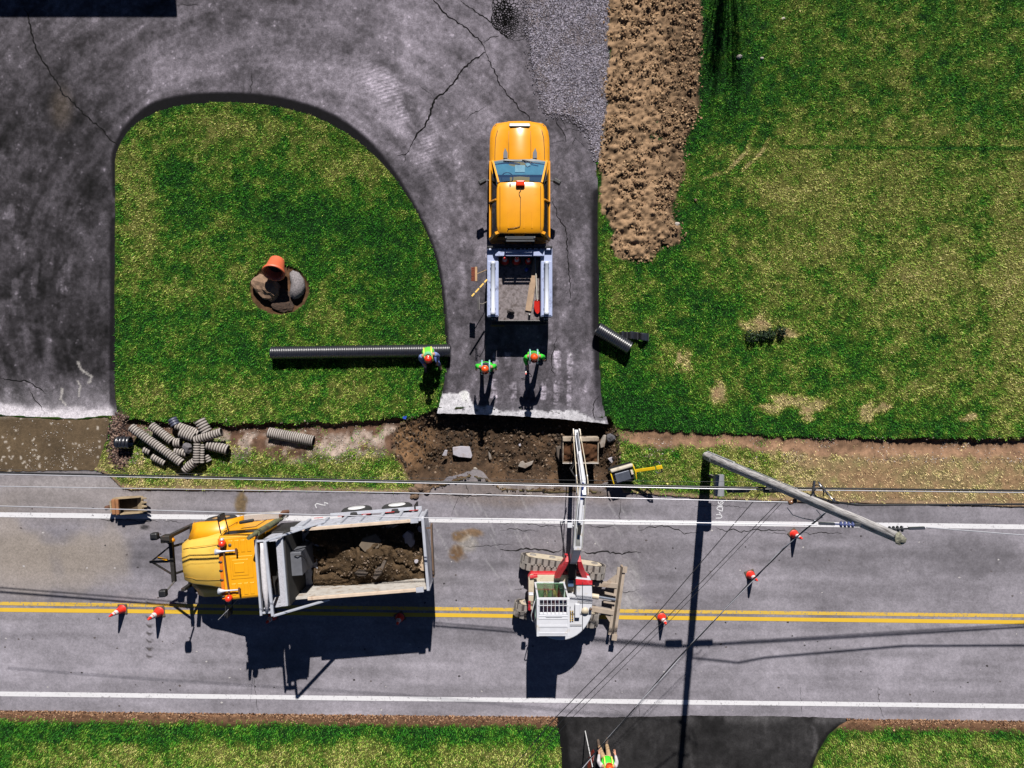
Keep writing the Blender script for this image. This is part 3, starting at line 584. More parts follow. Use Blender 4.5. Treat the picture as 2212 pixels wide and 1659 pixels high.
# ------------------------------------------------------------------ road
def road():
    xs = np.concatenate([np.linspace(-8000, -130, 40), np.arange(-120, 2330, 4.0), np.linspace(2340, 9000, 40)]); nv = 135
    x0 = np.clip(xs, -600, 3000); jag = (fbm(xs, xs * 0, 16, 3, 401) - .5) * 8
    u, l = yu(x0) + jag, yl(x0) + (fbm(xs, xs * 0, 18, 3, 403) - .5) * 5
    t = np.linspace(0, 1, nv); X = np.repeat(xs[None], nv, 0); Y = u[None] * (1 - t[:, None]) + l[None] * t[:, None]
    x, y = X.ravel(), Y.ravel(); tilt = (x - 1106) * .0124
    yy = y - tilt                                             # straightened across-road coordinate
    n1 = fbm(x, y, 120, 4, 411); n2 = fbm(x, y, 14, 3, 413); n3 = fbm(x * .12, yy, 18, 4, 415); n4 = fbm(x, y, 5, 2, 417)
    b = 145 + 40 * (n1 - .5) + 26 * (n2 - .5) + 50 * (n3 - .5) + 14 * (n4 - .5)
    b = b - 16 * blobm(x * .02, yy, 1106 * .02, 1205, 1e3, 26, .8) + 6 * (yy > 1335) - 10 * (1 - ss(0, 10, y - u.repeat(1).reshape(1, -1).repeat(nv, 0).ravel()))
    c = np.stack([b * .99, b * .96, b * 1.02], 1)
    tan = (.6 * blobm(x, y, 60, 1200, 330, 90, .8) * ss(.35, .6, n1) + .3 * blobm(x, y, 120, 1070, 260, 50, .8)); c = c * (1 - tan[:, None]) + np.array([172, 158, 140.])[None] * tan[:, None]
    for cx, cy, rx, ry, cc, a in ((995,1160,17,12,(120,92,60),.85),(1020,1150,20,9,(128,98,66),.8),(988,1196,15,18,(112,84,56),.9),(1012,1175,20,20,(165,158,150),.7),(520,1086,13,28,(112,92,62),.9),
                                  (1180,1000,200,55,(150,140,134),.5),(900,1052,26,20,(92,76,62),.8),(1080,1040,10,12,(214,210,208),.8),(1145,1055,8,14,(210,206,206),.8),(1190,1060,9,20,(216,212,212),.8),(1095,1058,9,14,(205,200,198),.7),(1262,1060,8,16,(205,200,200),.6),
                                  (1250,1062,60,8,(86,70,56),.7),(1130,1062,230,30,(122,104,90),.4),(1180,1180,80,40,(112,106,112),.4),(800,1240,160,60,(128,122,122),.35),(310,1138,9,5,(40,38,40),.8),(372,1178,6,5,(40,38,40),.7),(1310,1180,120,60,(132,126,132),.35),(1340,1300,60,20,(190,186,186),.5),(1355,1250,30,40,(176,172,172),.4),(150,1040,90,14,(178,172,174),.5)):
        m = a * blobm(x + (n2 - .5) * 16, y + (n1 - .5) * 30, cx, cy, rx, ry, .35) * ss(.2, .42, n4 + .15); c = c * (1 - m[:, None]) + np.array(cc, float)[None] * (.8 + .4 * n4[:, None]) * m[:, None]
    for k in range(8):                                        # track pock marks in the lower lane
        m = .8 * blobm(x, y + 2 * np.sin(x), 321, 1304 + k * 16.5, 7, 2.6, .5); c = c * (1 - m[:, None]) + np.array([46, 42, 42.])[None] * m[:, None]
    for _ in range(46):                                       # faint scuffs
        sx, sy = rnd.uniform(900, 1400), rnd.uniform(1060, 1320); a = rnd.uniform(.9, 1.3); L = rnd.uniform(15, 60)
        m = .28 * (1 - ss(.8, 2.4, dline(x, y, [(sx, sy), (sx + L * math.cos(a), sy + L * math.sin(a))]))); c = c * (1 - m[:, None]) + 200 * m[:, None]
    c = np.clip(c, 8, 235) / 255; c = (((c + .055) / 1.055) ** 2.4) / K
    V_ = np.stack([gx(x), gy(y), np.full(len(x), ZR)], 1); idx = np.arange(len(x)).reshape(nv, -1)
    T = np.stack([idx[:-1, :-1], idx[1:, :-1], idx[1:, 1:], idx[:-1, 1:]], -1).reshape(-1, 4); T = np.concatenate([T[:, [0, 1, 2]], T[:, [0, 2, 3]]])
    Vl, Tl, Cl = [V_], [T], [c]; base = len(V_)
    for row in (idx[0], idx[-1]):
        r2 = V_[row].copy(); r2[:, 2] -= .09; n = len(row); i = np.arange(n - 1); Vl.append(r2); Cl.append(c[row] * .6)
        Tl.append(np.concatenate([np.stack([row[i], row[i + 1], base + i], 1), np.stack([row[i + 1], base + i + 1, base + i], 1)])); base += n
    z6 = Zm(1560, 1260, 4.424); z5 = Zm(930, 980, 3.687); ze = Zm(1220, 1030, 2.403); zb = Zm(240, 980, 3.814); seed = 100
    for pts, w in ((ze([(0,750),(80,757),(170,745),(230,752),(330,765),(370,750)]), .05), (ze([(480,765),(560,772),(620,760),(680,775),(720,778),(760,765),(830,768)]), .055), (ze([(500,598),(560,618),(620,620),(680,605)]), .025), (ze([(0,640),(70,628),(150,640),(230,640)]), .022),
                   (ze([(715,460),(705,540),(700,600)]), .022), (ze([(80,990),(140,975)]), .02), (ze([(690,1000),(760,1000),(820,985)]), .02), (ze([(0,600),(130,590),(230,610),(360,618)]), .018),
                   (z6([(0,160),(110,120),(180,130),(250,105),(360,130),(430,150),(490,195),(570,180),(660,185)]), .025), (z6([(830,125),(930,165),(1030,140),(1090,175),(1240,150),(1380,158),(1500,150),(1600,165)]), .028),
                   (z6([(1390,180),(1520,190),(1600,200)]), .02), (z6([(1790,175),(1850,200),(1950,180),(2100,190),(2210,185)]), .026), (zb([(0,1095),(110,1110),(260,1100),(400,1125),(560,1115)]), .024), (zb([(600,1110),(780,1130)]), .02),
                   (z5([(760,680),(765,760),(800,850)]), .025), (z5([(560,830),(780,850),(980,830),(1170,850),(1290,840),(1400,850)]), .03), (z5([(1850,850),(1920,860),(2080,850)]), .025), (z5([(700,850),(660,950),(630,1032)]), .02),
                   ([(545,1460),(552,1500),(556,1542)], .014), ([(1380,1560),(1382,1515)], .014), ([(1898,1485),(1902,1530),(1912,1552)], .018), ([(1730,1480),(1735,1550)], .012), ([(1000,1182),(1110,1176)], .014), ([(1300,1525),(1340,1540)], .012),
                   ([(880,1065),(1000,1073),(1120,1070),(1200,1073)], .02), ([(1500,1095),(1560,1092),(1620,1098)], .012)):
        v, f = crack_tris(pts, w, ZR + .004, 2.0, seed); seed += 1; Vl.append(np.array(v)); Tl.append(np.array(f) + base); Cl.append(np.tile(np.array(CRK), (len(v), 1))); base += len(v)
    for _ in range(230):                                      # little pits and tar spots
        sx, sy = rnd.uniform(0, 2212), rnd.uniform(1090, 1540); r = rnd.uniform(.012, .05); cx, cy = gx(sx), gy(sy); n = 7
        v = [(cx + r * rnd.uniform(.5, 1.3) * math.cos(6.283 * k / n), cy + r * rnd.uniform(.4, 1) * math.sin(6.283 * k / n), ZR + .003) for k in range(n)]
        Vl.append(np.array(v)); Tl.append(np.array([(0, k, k + 1) for k in range(1, n - 1)]) + base); Cl.append(np.tile(np.array(alb(*rnd.choice([(60,56,58),(96,88,88),(196,192,192)]))), (n, 1))); base += n
    mt = surf_mat('road_asphalt', .3, 62, .3, 70, .88, .3)
    return tag(np_mesh('road', np.concatenate(Vl), np.concatenate(Tl), mt, np.concatenate(Cl), False), kind='structure')
ROAD = road()

def paint_mat(name, rgb, wear, under=(140, 136, 142)):
    mt = bpy.data.materials.new(name); mt.use_nodes = True; n = mt.node_tree; p = n.nodes['Principled BSDF']; p.inputs['Roughness'].default_value = .75
    g = n.nodes.new('ShaderNodeNewGeometry'); nz = n.nodes.new('ShaderNodeTexNoise'); nz.inputs['Scale'].default_value = 14; nz.inputs['Detail'].default_value = 9; nz.inputs['Roughness'].default_value = .72
    n.links.new(g.outputs['Position'], nz.inputs['Vector']); mr = n.nodes.new('ShaderNodeMapRange'); mr.inputs[1].default_value = wear; mr.inputs[2].default_value = wear + .06; n.links.new(nz.outputs[0], mr.inputs[0])
    n2 = n.nodes.new('ShaderNodeTexNoise'); n2.inputs['Scale'].default_value = 2.5; n.links.new(g.outputs['Position'], n2.inputs['Vector'])
    m2 = n.nodes.new('ShaderNodeMix'); m2.data_type = 'RGBA'; m2.inputs[6].default_value = (*[c * .86 for c in alb(*rgb)], 1); m2.inputs[7].default_value = (*alb(*rgb), 1); n.links.new(n2.outputs[0], m2.inputs[0])
    mx = n.nodes.new('ShaderNodeMix'); mx.data_type = 'RGBA'; mx.inputs[7].default_value = (*alb(*under), 1); n.links.new(mr.outputs[0], mx.inputs[0]); n.links.new(m2.outputs[2], mx.inputs[6]); n.links.new(mx.outputs[2], p.inputs['Base Color'])
    return mt
def lane_line(name, a, b, w, mat, z=ZR + .0075):
    m = MB(); n = 60; vs = []
    for i in range(n + 1):
        t = i / n; px = a[0] + (b[0] - a[0]) * t; py = a[1] + (b[1] - a[1]) * t
        w1 = w / 2 * rnd.uniform(.93, 1.07); w2 = w / 2 * rnd.uniform(.93, 1.07); vs += [(gx(px), gy(py + w2), z), (gx(px), gy(py - w1), z)]
    m.add(vs, [(2 * i, 2 * i + 2, 2 * i + 3, 2 * i + 1) for i in range(n)]); return m.build(name, mat, ROAD)
wp = paint_mat('white_road_paint', (246, 245, 250), .575); yp = paint_mat('yellow_road_paint', (246, 200, 40), .66); yw = paint_mat('worn_yellow_road_paint', (238, 196, 70), .55)
e = 1000 / 2212
def ext(y0, y1): d = (y1 - y0) / 2212 * 3000; return (-3000, y0 - d), (5212, y1 + d)
lane_line('lane_line', *ext(1112.5, 1138.5), 10.5, wp); lane_line('lane_line', *ext(1500, 1527), 10, wp)
lane_line('lane_line', *ext(1304.5, 1331), 7.5, yw); lane_line('lane_line', *ext(1318, 1345), 8.5, yp)
# sprayed marks on the tarmac
def strokes(name, lines, w, mat, parent, z):
    m = MB()
    for ln in lines:
        pts = [Vector((gx(x), gy(y), z)) for x, y in ln]; vs = []
        for i, p in enumerate(pts):
            d = (pts[min(i + 1, len(pts) - 1)] - pts[max(i - 1, 0)]).normalized(); n = Vector((-d.y, d.x, 0)) * w / 2 * rnd.uniform(.8, 1.15); vs += [p - n, p + n]
        m.add(vs, [(2 * i, 2 * i + 2, 2 * i + 3, 2 * i + 1) for i in range(len(pts) - 1)])
    return m.build(name, mat, parent)
zu = Zm(1680, 1080, 3.814); sp = paint_mat('white_spray_paint', (235, 235, 240), .63)
zq = Zm(1700, 1150, 11.85)
strokes('sprayed_lettering', [zq(l) for l in (
    [(585,1272),(660,1265),(725,1278),(752,1310),(745,1348),(715,1368),(650,1368),(568,1372)], [(668,1190),(690,1215),(705,1250)],
    [(770,1050),(768,1110),(765,1165),(690,1150),(625,1118),(605,1082),(640,1050),(700,1042),(770,1050)], [(622,1018),(700,1016),(772,1020)],
    [(650,885),(650,920),(668,955),(715,970),(770,955),(788,915),(770,885),(722,895),(715,930)])], .034, sp, ROAD, ZR + .006)
strokes('sprayed_mark', [[(683,1098),(680,1091),(684,1088),(695,1091),(702,1092),(700,1086),(708,1088)]], .035, sp, ROAD, ZR + .006)
# ------------------------------------------------------------------ pickup truck with open utility bed
def pickup():
    root = empty('pickup_truck', (.66, 5.0, 0), label='yellow utility pickup truck with an open pale service bed, parked on the driveway', cat='pickup truck')
    cx = .66
    def L(p): return (p[0] - cx, p[1] - 5.0, p[2])
    paint = M('yellow_car_paint', (255, 172, 0), .32, 0, .05, 3, coat=.5, dirt=(232, 150, 14), dirt_amt=.12, dscale=4); blk = M('black_plastic', (26, 26, 30), .5, 0, .1); drk = M('dark_interior', (40, 44, 50), .8)
    grey = M('grey_trim', (74, 78, 92), .45, 0, .08); rub = M('tyre_rubber', (34, 34, 36), .85, 0, .2); rim = M('steel_rim', (150, 152, 158), .35, .8); chrome = M('bright_metal', (190, 194, 204), .25, .9, .05)
    lav = M('sky_tinted_bed_paint', (188, 200, 238), .38, .0, .06, 5, dirt=(120, 124, 150), dirt_amt=.35, dscale=5); wht = M('white_tube_paint', (226, 232, 246), .4, 0, .06)  # reflected sky is put into the white bed paint as a lavender tint
    # body: lofted half profiles
    secs = []
    for y, w, z0, hw, zt in ((8.42,.66,.62,.42,.94),(8.36,.80,.55,.52,1.04),(8.24,.90,.52,.62,1.12),(8.05,.975,.5,.72,1.18),(7.8,1.01,.5,.78,1.22),(7.4,1.02,.5,.80,1.255),(7.06,1.02,.5,.82,1.28),(6.6,1.02,.5,.90,1.27),(5.4,1.02,.5,.92,1.26),(4.5,1.02,.5,.92,1.26),(4.36,1.0,.52,.9,1.24)):
        half = [(w * .93, z0), (w, z0 + .18), (w, min(.98, zt - .1)), (w * .985, zt - .09), (hw + .06, zt - .02), (hw, zt), (.40, zt + .022), (.36, zt + .03 + (.028 if y > 7 else 0)), (0, zt + .05 + (.028 if y > 7 else 0))]
        secs.append([L((cx + x, y, z)) for x, z in half] + [L((cx - x, y, z)) for x, z in half[::-1][1:]])
    m = MB(); m.loft(secs[::-1], smooth=True); m.build('body', paint, root)
    # roof and pillars
    def lp(*p): return L((cx + p[0], p[1], p[2]))
    m = MB(); rings = []
    for y, w, z in ((6.12,.64,1.885),(6.08,.70,1.90),(5.9,.735,1.925),(5.3,.745,1.95),(4.7,.735,1.935),(4.50,.71,1.90),(4.46,.68,1.87)):
        rings.append([lp(-w-.05, y, z-.055), lp(-w, y, z-.012), lp(-w*.55, y, z+.012), lp(0, y, z+.022), lp(w*.55, y, z+.012), lp(w, y, z-.012), lp(w+.05, y, z-.055), lp(0, y, z-.075)])
    m.loft(rings[::-1], smooth=True); roof = m.build('roof', paint, root)
    rr = MB()
    for x in (-.66, .66): rr.tube([lp(x, 6.0, 1.925), lp(x, 5.3, 1.945), lp(x, 4.6, 1.925)], .008, 5)
    build_each(rr, 'roof_seam', blk, roof)
    for x in (-.42, -.22, .2, .42): pass
    rb = MB()
    for x in (-.40, -.14, .12, .38): rb.bar(lp(x, 4.62, 1.952), lp(x, 5.15, 1.968), .02, .012)
    rb.build('roof_rib', paint, roof)
    m = MB()
    for s in (-1, 1):
        m.bar(lp(s*.90, 7.0, 1.26), lp(s*.70, 6.10, 1.88), .06, .07); m.bar(lp(s*.97, 5.62, 1.24), lp(s*.755, 5.55, 1.89), .05, .12); m.bar(lp(s*.93, 4.40, 1.24), lp(s*.72, 4.50, 1.88), .09, .22)
        m.bar(lp(s*.985, 7.0, 1.25), lp(s*.985, 4.42, 1.25), .07, .05)
    build_each(m, 'pillar', paint, root)
    gl = glass_mat('windscreen_glass', (.60, .82, .88), .80); gd = glass_mat('side_glass', (.10, .12, .13), .82)
    m = MB(); rings = []
    for t in (0, .25, .5, .75, 1):
        y = 6.98 - t * .86; z = 1.28 + t * .60; w = .89 - t * .21; b = .10 - .03 * t
        rings.append([lp(w * k, y + b * (1 - k * k), z + .01) for k in (-1, -.6, -.2, .2, .6, 1)])
    m.loft(rings, cap=False, closed=False, smooth=True); m.build('windscreen', gl, root)
    for s in (-1, 1):
        m = MB(); m.panel([lp(s*.965, 5.58, 1.27), lp(s*.965, 6.72, 1.27), lp(s*.765, 6.02, 1.86), lp(s*.765, 5.58, 1.87)], .006 * s); m.build('side_window', gd, root)
        m = MB(); m.panel([lp(s*.965, 4.50, 1.27), lp(s*.965, 5.52, 1.27), lp(s*.765, 5.52, 1.87), lp(s*.755, 4.58, 1.86)], .006 * s); m.build('side_window', gd, root)
        m = MB(); m.bar(lp(s*1.0, 6.36, 1.22), lp(s*1.20, 6.33, 1.27), .05, .06); m.bar(lp(s*1.14, 6.36, 1.27), lp(s*1.36, 6.24, 1.27), .13, .22, up=(0, 0, 1)); mir = m.build('side_mirror', blk, root, .03)
        m = MB(); m.bar(lp(s*1.02, 5.9, 1.06), lp(s*1.02, 5.72, 1.06), .03, .03); m.build('door_handle', blk, root)
        m = MB(); m.add([lp(s*.49+.055*s*0-.055, 7.07, 1.345), lp(s*.49+.085, 7.07, 1.345), lp(s*.49+.085, 7.25, 1.335), lp(s*.49 + (.085 if s < 0 else -.055) * 0 + (-.055 if s < 0 else .085) * 0 + (.0 if s < 0 else .03), 7.42, 1.325), lp(s*.49-.055, 7.25, 1.335)], [(0, 1, 2, 3, 4)]); m.build('hood_vent', grey, root)
        m = MB(); m.lathe([(.0, -.13), (.3, -.13), (.40, -.10), (.41, 0), (.40, .10), (.3, .13), (0, .13)], lp(s*.88, 7.45, .405), (1, 0, 0), 24); w_ = m.build('wheel', rub, root)
        MB().lathe([(0, .0), (.22, .0), (.24, .03)], lp(s*1.0, 7.45, .405), (s, 0, 0), 16).build('rim', rim, w_)
        m = MB(); m.lathe([(.0, -.2), (.3, -.2), (.40, -.16), (.41, 0), (.40, .16), (.3, .2), (0, .2)], lp(s*.86, 3.35, .405), (1, 0, 0), 24); w_ = m.build('wheel', rub, root)
        MB().lathe([(0, .0), (.2, .0), (.22, .03)], lp(s*1.06, 3.35, .405), (s, 0, 0), 16).build('rim', rim, w_)
        m = MB(); m.panel([lp(s*.78, 8.30, .86), lp(s*.93, 8.12, .86), lp(s*.93, 8.13, 1.05), lp(s*.80, 8.28, 1.06)], .02 * s); m.build('headlight', chrome, root)
    m = MB(); m.hexa([lp(-.36, 8.19, 1.16), lp(.36, 8.19, 1.16), lp(.34, 8.30, 1.14), lp(-.34, 8.30, 1.14), lp(-.36, 8.17, 1.232), lp(.36, 8.17, 1.232), lp(.34, 8.29, 1.198), lp(-.34, 8.29, 1.198)]); gr = m.build('hood_scoop', grey, root, .012)
    MB().bar(lp(-.33, 8.16, 1.246), lp(.33, 8.16, 1.246), .012, .05).build('scoop_edge', blk, gr)
    m = MB(); m.bar(lp(-.8, 8.40, .62), lp(.8, 8.40, .62), .16, .2); m.build('front_bumper', blk, root, .03)
    m = MB()   # cowl under the screen, wipers
    m.add([lp(-.92, 6.96, 1.30), lp(-.5, 7.045, 1.325), lp(0, 7.08, 1.345), lp(.5, 7.045, 1.325), lp(.92, 6.96, 1.30), lp(.90, 6.86, 1.335), lp(.5, 6.93, 1.352), lp(0, 6.96, 1.365), lp(-.5, 6.93, 1.352), lp(-.90, 6.86, 1.335)], [(0, 1, 8, 9), (1, 2, 7, 8), (2, 3, 6, 7), (3, 4, 5, 6)])
    m.build('cowl', blk, root)
    m = MB(); m.tube([lp(-.55, 6.98, 1.36), lp(.02, 6.93, 1.40)], .014, 5); m.tube([lp(.08, 7.0, 1.38), lp(.62, 6.88, 1.38)], .014, 5); m.build('wiper', blk, root)
    for s in (-1, 1):
        m = MB(); m.tube([lp(s*.83, 7.06, 1.295), lp(s*.825, 7.4, 1.268), lp(s*.80, 7.8, 1.235), lp(s*.74, 8.05, 1.192)], .009, 5); m.build('hood_seam', blk, root)
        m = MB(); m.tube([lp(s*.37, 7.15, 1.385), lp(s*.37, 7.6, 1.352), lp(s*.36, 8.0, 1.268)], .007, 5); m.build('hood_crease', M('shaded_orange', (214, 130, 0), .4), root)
        for y in (6.62, 5.55, 4.46): MB().bar(lp(s*1.022, y, .6), lp(s*1.010, y, 1.18), .012).build('door_seam', blk, root)
    # interior
    m = MB(); m.box(*(a for a in (-.9, .9, -.55, 1.9, .29 + 1.0, .30 + 1.0))); m.build('cabin_floor', drk, root)
    m = MB(); m.hexa([lp(-.85, 6.55, 1.27), lp(.85, 6.55, 1.27), lp(.85, 6.95, 1.27), lp(-.85, 6.95, 1.27), lp(-.85, 6.50, 1.36), lp(.85, 6.50, 1.36), lp(.85, 6.93, 1.31), lp(-.85, 6.93, 1.31)]); dash = m.build('dashboard', M('dash_teal', (120, 170, 185), .8), root, .03)
    pw = M('white_paper', (235, 240, 242), .8)
    MB().box(-.16, .17, 1.60, 1.83, .358 + 1, .366 + 1).build('paper', pw, dash)
    MB().panel([lp(.25, 6.78, 1.345), lp(.37, 6.84, 1.345), lp(.30, 6.92, 1.345), lp(.18, 6.88, 1.345)], .006).build('paper', pw, dash)
    for s in (-1, 1):
        m = MB(); m.bar(lp(s*.42, 5.9, 1.3), lp(s*.42, 5.82, 1.68), .46, .14); m.bar(lp(s*.42, 5.84, 1.68), lp(s*.42, 5.82, 1.80), .24, .1); m.build('seat', M('seat_cloth', (112, 140, 150), .9), root, .06)
    m = MB(); m.lathe([(.19 + .018 * math.cos(a), .018 * math.sin(a)) for a in np.linspace(0, 6.283, 7)], lp(-.42, 6.38, 1.42), (0, -.5, .86), 20); m.build('steering_wheel', blk, root)
    # roof beacon, wire, antenna
    m = MB(); m.box(-.145, .145, .93, 1.155, .0 + 1.966, 1.985); bc = m.build('beacon_base', M('red_lens_dark', (176, 30, 0), .4), root, .01)
    m = MB(); m.box(-.135, .135, .965, 1.135, 1.985, 2.06); bt = m.build('beacon', M('red_orange_lens', (255, 66, 8), .25, 0, .05), root, .03)
    m = MB(); m.tube([lp(0, 5.93, 1.98), lp(.02, 5.85, 1.978), lp(-.04, 5.76, 1.978), lp(-.035, 5.70, 1.978), lp(.01, 5.6, 1.98), lp(.0, 5.2, 1.98), lp(.0, 4.72, 1.972), lp(-.02, 4.66, 1.968), lp(-.2, 4.62, 1.96), lp(-.38, 4.6, 1.945), lp(-.42, 4.52, 1.92)], .009, 5); m.build('beacon_cable', blk, root)
    MB().lathe([(0, .03), (.025, .028), (.03, 0)], lp(-.33, 6.03, 1.92), (0, 0, 1), 10).bar(lp(-.33, 6.09, 1.93), lp(-.33, 5.98, 1.945), .035, .03).build('roof_antenna', blk, root)
    # head rack behind the cab
    m = MB()
    for z, y in ((1.92, 4.33), (1.80, 4.31), (1.92, 4.21)): m.bar(lp(-.46, y, z), lp(.46, y, z), .05, .04)
    for s in (-1, 1): m.bar(lp(s*.46, 4.22, .95), lp(s*.46, 4.33, 1.92), .05, .05)
    m.build('light_bar', M('dark_chrome', (130, 132, 136), .3, .7), root)
    m = MB(); m.bar(lp(-1.08, 4.10, 1.42), lp(1.08, 4.10, 1.42), .05, .10)
    for s in (-1, 0, 1): m.bar(lp(s*1.05, 4.1, .7), lp(s*1.05, 4.1, 1.45), .05, .05)
    m.build('head_rack', blk, root)
    # bed
    steel = M('bed_steel', (132, 122, 124), .7, .1, .35, 12, dirt=(72, 58, 52), dirt_amt=.6, dscale=7)
    m = MB(); m.box(-.72, .72, -3.32, -.92, .78, .84); m.build('bed_floor', steel, root)
    m = MB(); m.bar(lp(-.3, 2.0, .6), lp(-.3, 4.3, .6), .12, .16); m.bar(lp(.3, 2.0, .6), lp(.3, 4.3, .6), .12, .16); m.build('chassis_rail', blk, root)
    for s in (-1, 1):
        m = MB(); a, b = (-1.09, -.705) if s < 0 else (.705, 1.09); m.box(a, b, -3.2, -.93, .58, 1.28); sb = m.build('side_locker', lav, root, .015)
        m = MB(); m.box(a + .03 if s < 0 else a + .02, b - .02 if s < 0 else b - .03, -3.16, -1.35, 1.283, 1.30); m.build('locker_lid', lav, sb, .006)
        m = MB(); m.lathe([(0, 0), (.075, 0), (.085, .01), (.085, .09), (.076, .1), (.076, 1.66), (.085, 1.67), (.085, 1.74), (.075, 1.75), (0, 1.75)], lp(s*.89, 1.86, 1.385), (0, 1, 0), 16); m.build('pipe_rack_tube', wht, root)
        m = MB()
        for y in (2.1, 2.75, 3.45): m.bar(lp(s*.89 - .09, y, 1.335), lp(s*.89 + .09, y, 1.335), .05, .06)
        build_each(m, 'tube_clamp', lav, root)
        m = MB(); m.box(s*.88 - .08, s*.88 + .08, -3.34, -3.2, .62, 1.1); tl = m.build('tail_lamp_post', blk, root, .01)
        for dx in (-.04, .04): MB().lathe([(0, .012), (.028, .01), (.032, 0)], lp(s*.88 + dx, 1.74, 1.1), (0, 0, 1), 10).build('lamp', M('lamp_glass', (200, 190, 180), .3), tl)
    m = MB(); m.box(-.82, .82, -1.20, -.99, 1.29, 1.42); m.build('cross_locker', lav, root, .012)
    m = MB(); m.box(-.705, .705, -1.1, -1.0, .84, 1.29); m.build('bed_front_wall', lav, root)
    m = MB()
    for x in np.linspace(-.7, .7, 22):
        if rnd.random() < .75: m.box(x - .02, x + .02, -.985, -.95, 1.40, 1.425)
    build_each(m, 'punched_edge', wht, root)
    m = MB(); m.box(-.95, .95, -3.44, -3.33, .5, .70); m.box(-.7, .7, -3.345, -3.31, .7, 1.02); m.build('tailgate', blk, root, .01)
    m = MB(); m.box(-.98, -.5, -3.50, -3.445, .62, .68); m.build('bumper_reflector', M('ochre_plate', (150, 112, 40), .6), root)
    return root
PICK = pickup()

# ------------------------------------------------------------------ traffic cones
def make_cone():
    r = empty('traffic_cone')
    m = MB(); m.hexa([(-.18, -.18, 0), (.18, -.18, 0), (.18, .18, 0), (-.18, .18, 0), (-.17, -.17, .035), (.17, -.17, .035), (.17, .17, .035), (-.17, .17, .035)]); m.build('cone_base', M('cone_base_rubber', (96, 84, 66), .85, 0, .25, 14), r, .02)
    def rad(z): return .135 - .105 * (z - .035) / .675
    o = M('cone_orange', (255, 44, 22), .5, 0, .05, 10); w = M('cone_white', (238, 236, 236), .45, 0, .06, 12)
    m = MB(); m.lathe([(.155, .035), (.152, .05), (.138, .055)] + [(rad(z), z) for z in (.06, .35, .58, .70)] + [(.022, .715), (.0, .716)], n=24); m.build('cone_body', o, r)
    MB().lathe([(rad(.35) + .002, .35), (rad(.47) + .002, .47)], n=24).build('reflective_band', w, r); MB().lathe([(rad(.50) + .002, .50), (rad(.58) + .002, .58)], n=24).build('reflective_band', w, r)
    return r
CONE = make_cone(); used = [False]
def put_cone(p, rz, label, s=1.0, group=None, tilt=(0, 0)):
    c = CONE if not used[0] else copy_tree(CONE); used[0] = True
    c.location = p; c.rotation_euler = (tilt[0], tilt[1], rz); c.scale = (s, s, s); tag(c, label, 'traffic cone', group)
    return c
gc_ = 'orange traffic cones standing on the road'
def rp(px, py, z=ZR): return W(px, py, z)
put_cone(rp(265, 1315), .05, 'orange cone with two white bands on the yellow line, leftmost on the road', 1.0, gc_, (.03, -.12))
put_cone(rp(344.5, 1321), .12, 'larger orange and white cone on the yellow line in front of the dump truck', 1.13, gc_)
put_cone(rp(864, 1333), .5, 'orange cone in the dark shadow beside the tail of the dump truck', 1.0, gc_)
put_cone(rp(590, 1330), .2, 'orange cone hidden in shadow under the tarp arm of the dump truck', 1.0, gc_)
put_cone(rp(1429, 1333), .6, 'orange cone on the yellow line between the excavator blade and pole shadow', .98, gc_)
put_cone(rp(1620.5, 1241.5), .35, 'orange cone in the middle of the upper lane below the overhead cable', .98, gc_)
put_cone(rp(1714.5, 1153.5), .75, 'orange cone beside the white edge line under the utility pole', .98, gc_)
gt = 'orange cones standing in the pickup bed'
put_cone((.66 - .50, 3.72, .842), .1, 'orange cone in the pickup bed, next to the left locker', .95, gt)
put_cone((.66 - .10, 3.72, .842), .2, 'orange cone in the pickup bed, the middle one of three in shade', .95, gt)
put_cone((.66 + .30, 3.70, .842), .1, 'orange cone in the pickup bed, dimmest one near the wooden plank', .72, gt)

# ------------------------------------------------------------------ things in and on the pickup bed
def single(name, m, mat, label, cat, group=None, bevel=0, loc=None):
    o = m.build(name, mat, None, bevel)
    # put the origin at the middle of the base
    co = np.array([v.co for v in o.data.vertices]); c = Vector(((co[:, 0].min() + co[:, 0].max()) / 2, (co[:, 1].min() + co[:, 1].max()) / 2, co[:, 2].min()))
    o.data.transform(Matrix.Translation(-c)); o.location = c
    return tag(o, label, cat, group)
wood = M('raw_plank', (186, 156, 128), .8, 0, .18, 5, dirt=(120, 96, 76), dirt_amt=.3)
m = MB(); m.bar((1.24, 3.75, .90), (.96, 2.02, .87), .21, .045); single('wood_plank', m, wood, 'bare wooden plank lying in the pickup bed', 'plank', bevel=.004)
sh = empty('shovel', (1.2, 3.0, .85), label='shovel with a pale shaft and red blade lying in the pickup bed', cat='shovel')
def rel(o, p): return tuple(Vector(p) - Vector(o.location))
m = MB(); m.tube([rel(sh, (1.19, 3.85, .95)), rel(sh, (1.26, 2.35, .94))], .02, 8); m.build('shaft', M('pale_shaft', (205, 200, 190), .6), sh)
m = MB(); m.loft([[rel(sh, (x + 1.27, y, z)) for x, z in ((-w, .97 + c), (0, .93), (w, .97 + c), (0, .90))] for y, w, c in ((2.40, .03, .02), (2.34, .11, .03), (2.12, .12, .03), (1.98, .07, .0), (1.92, .02, -.02))], smooth=False); m.build('blade', M('red_blade', (216, 34, 18), .5, 0, .12), sh)
m = MB(); m.blob((.36, 1.98, .93), (.13, .09, .09), 3, .3); single('tool_bag', m, M('dark_cloth', (62, 52, 52), .9), 'small dark tool bag at the tail of the pickup bed', 'bag')
bt = empty('spray_can', (1.0, 1.88, .845), label='small white topped spray can standing at the tail of the pickup bed', cat='spray can')
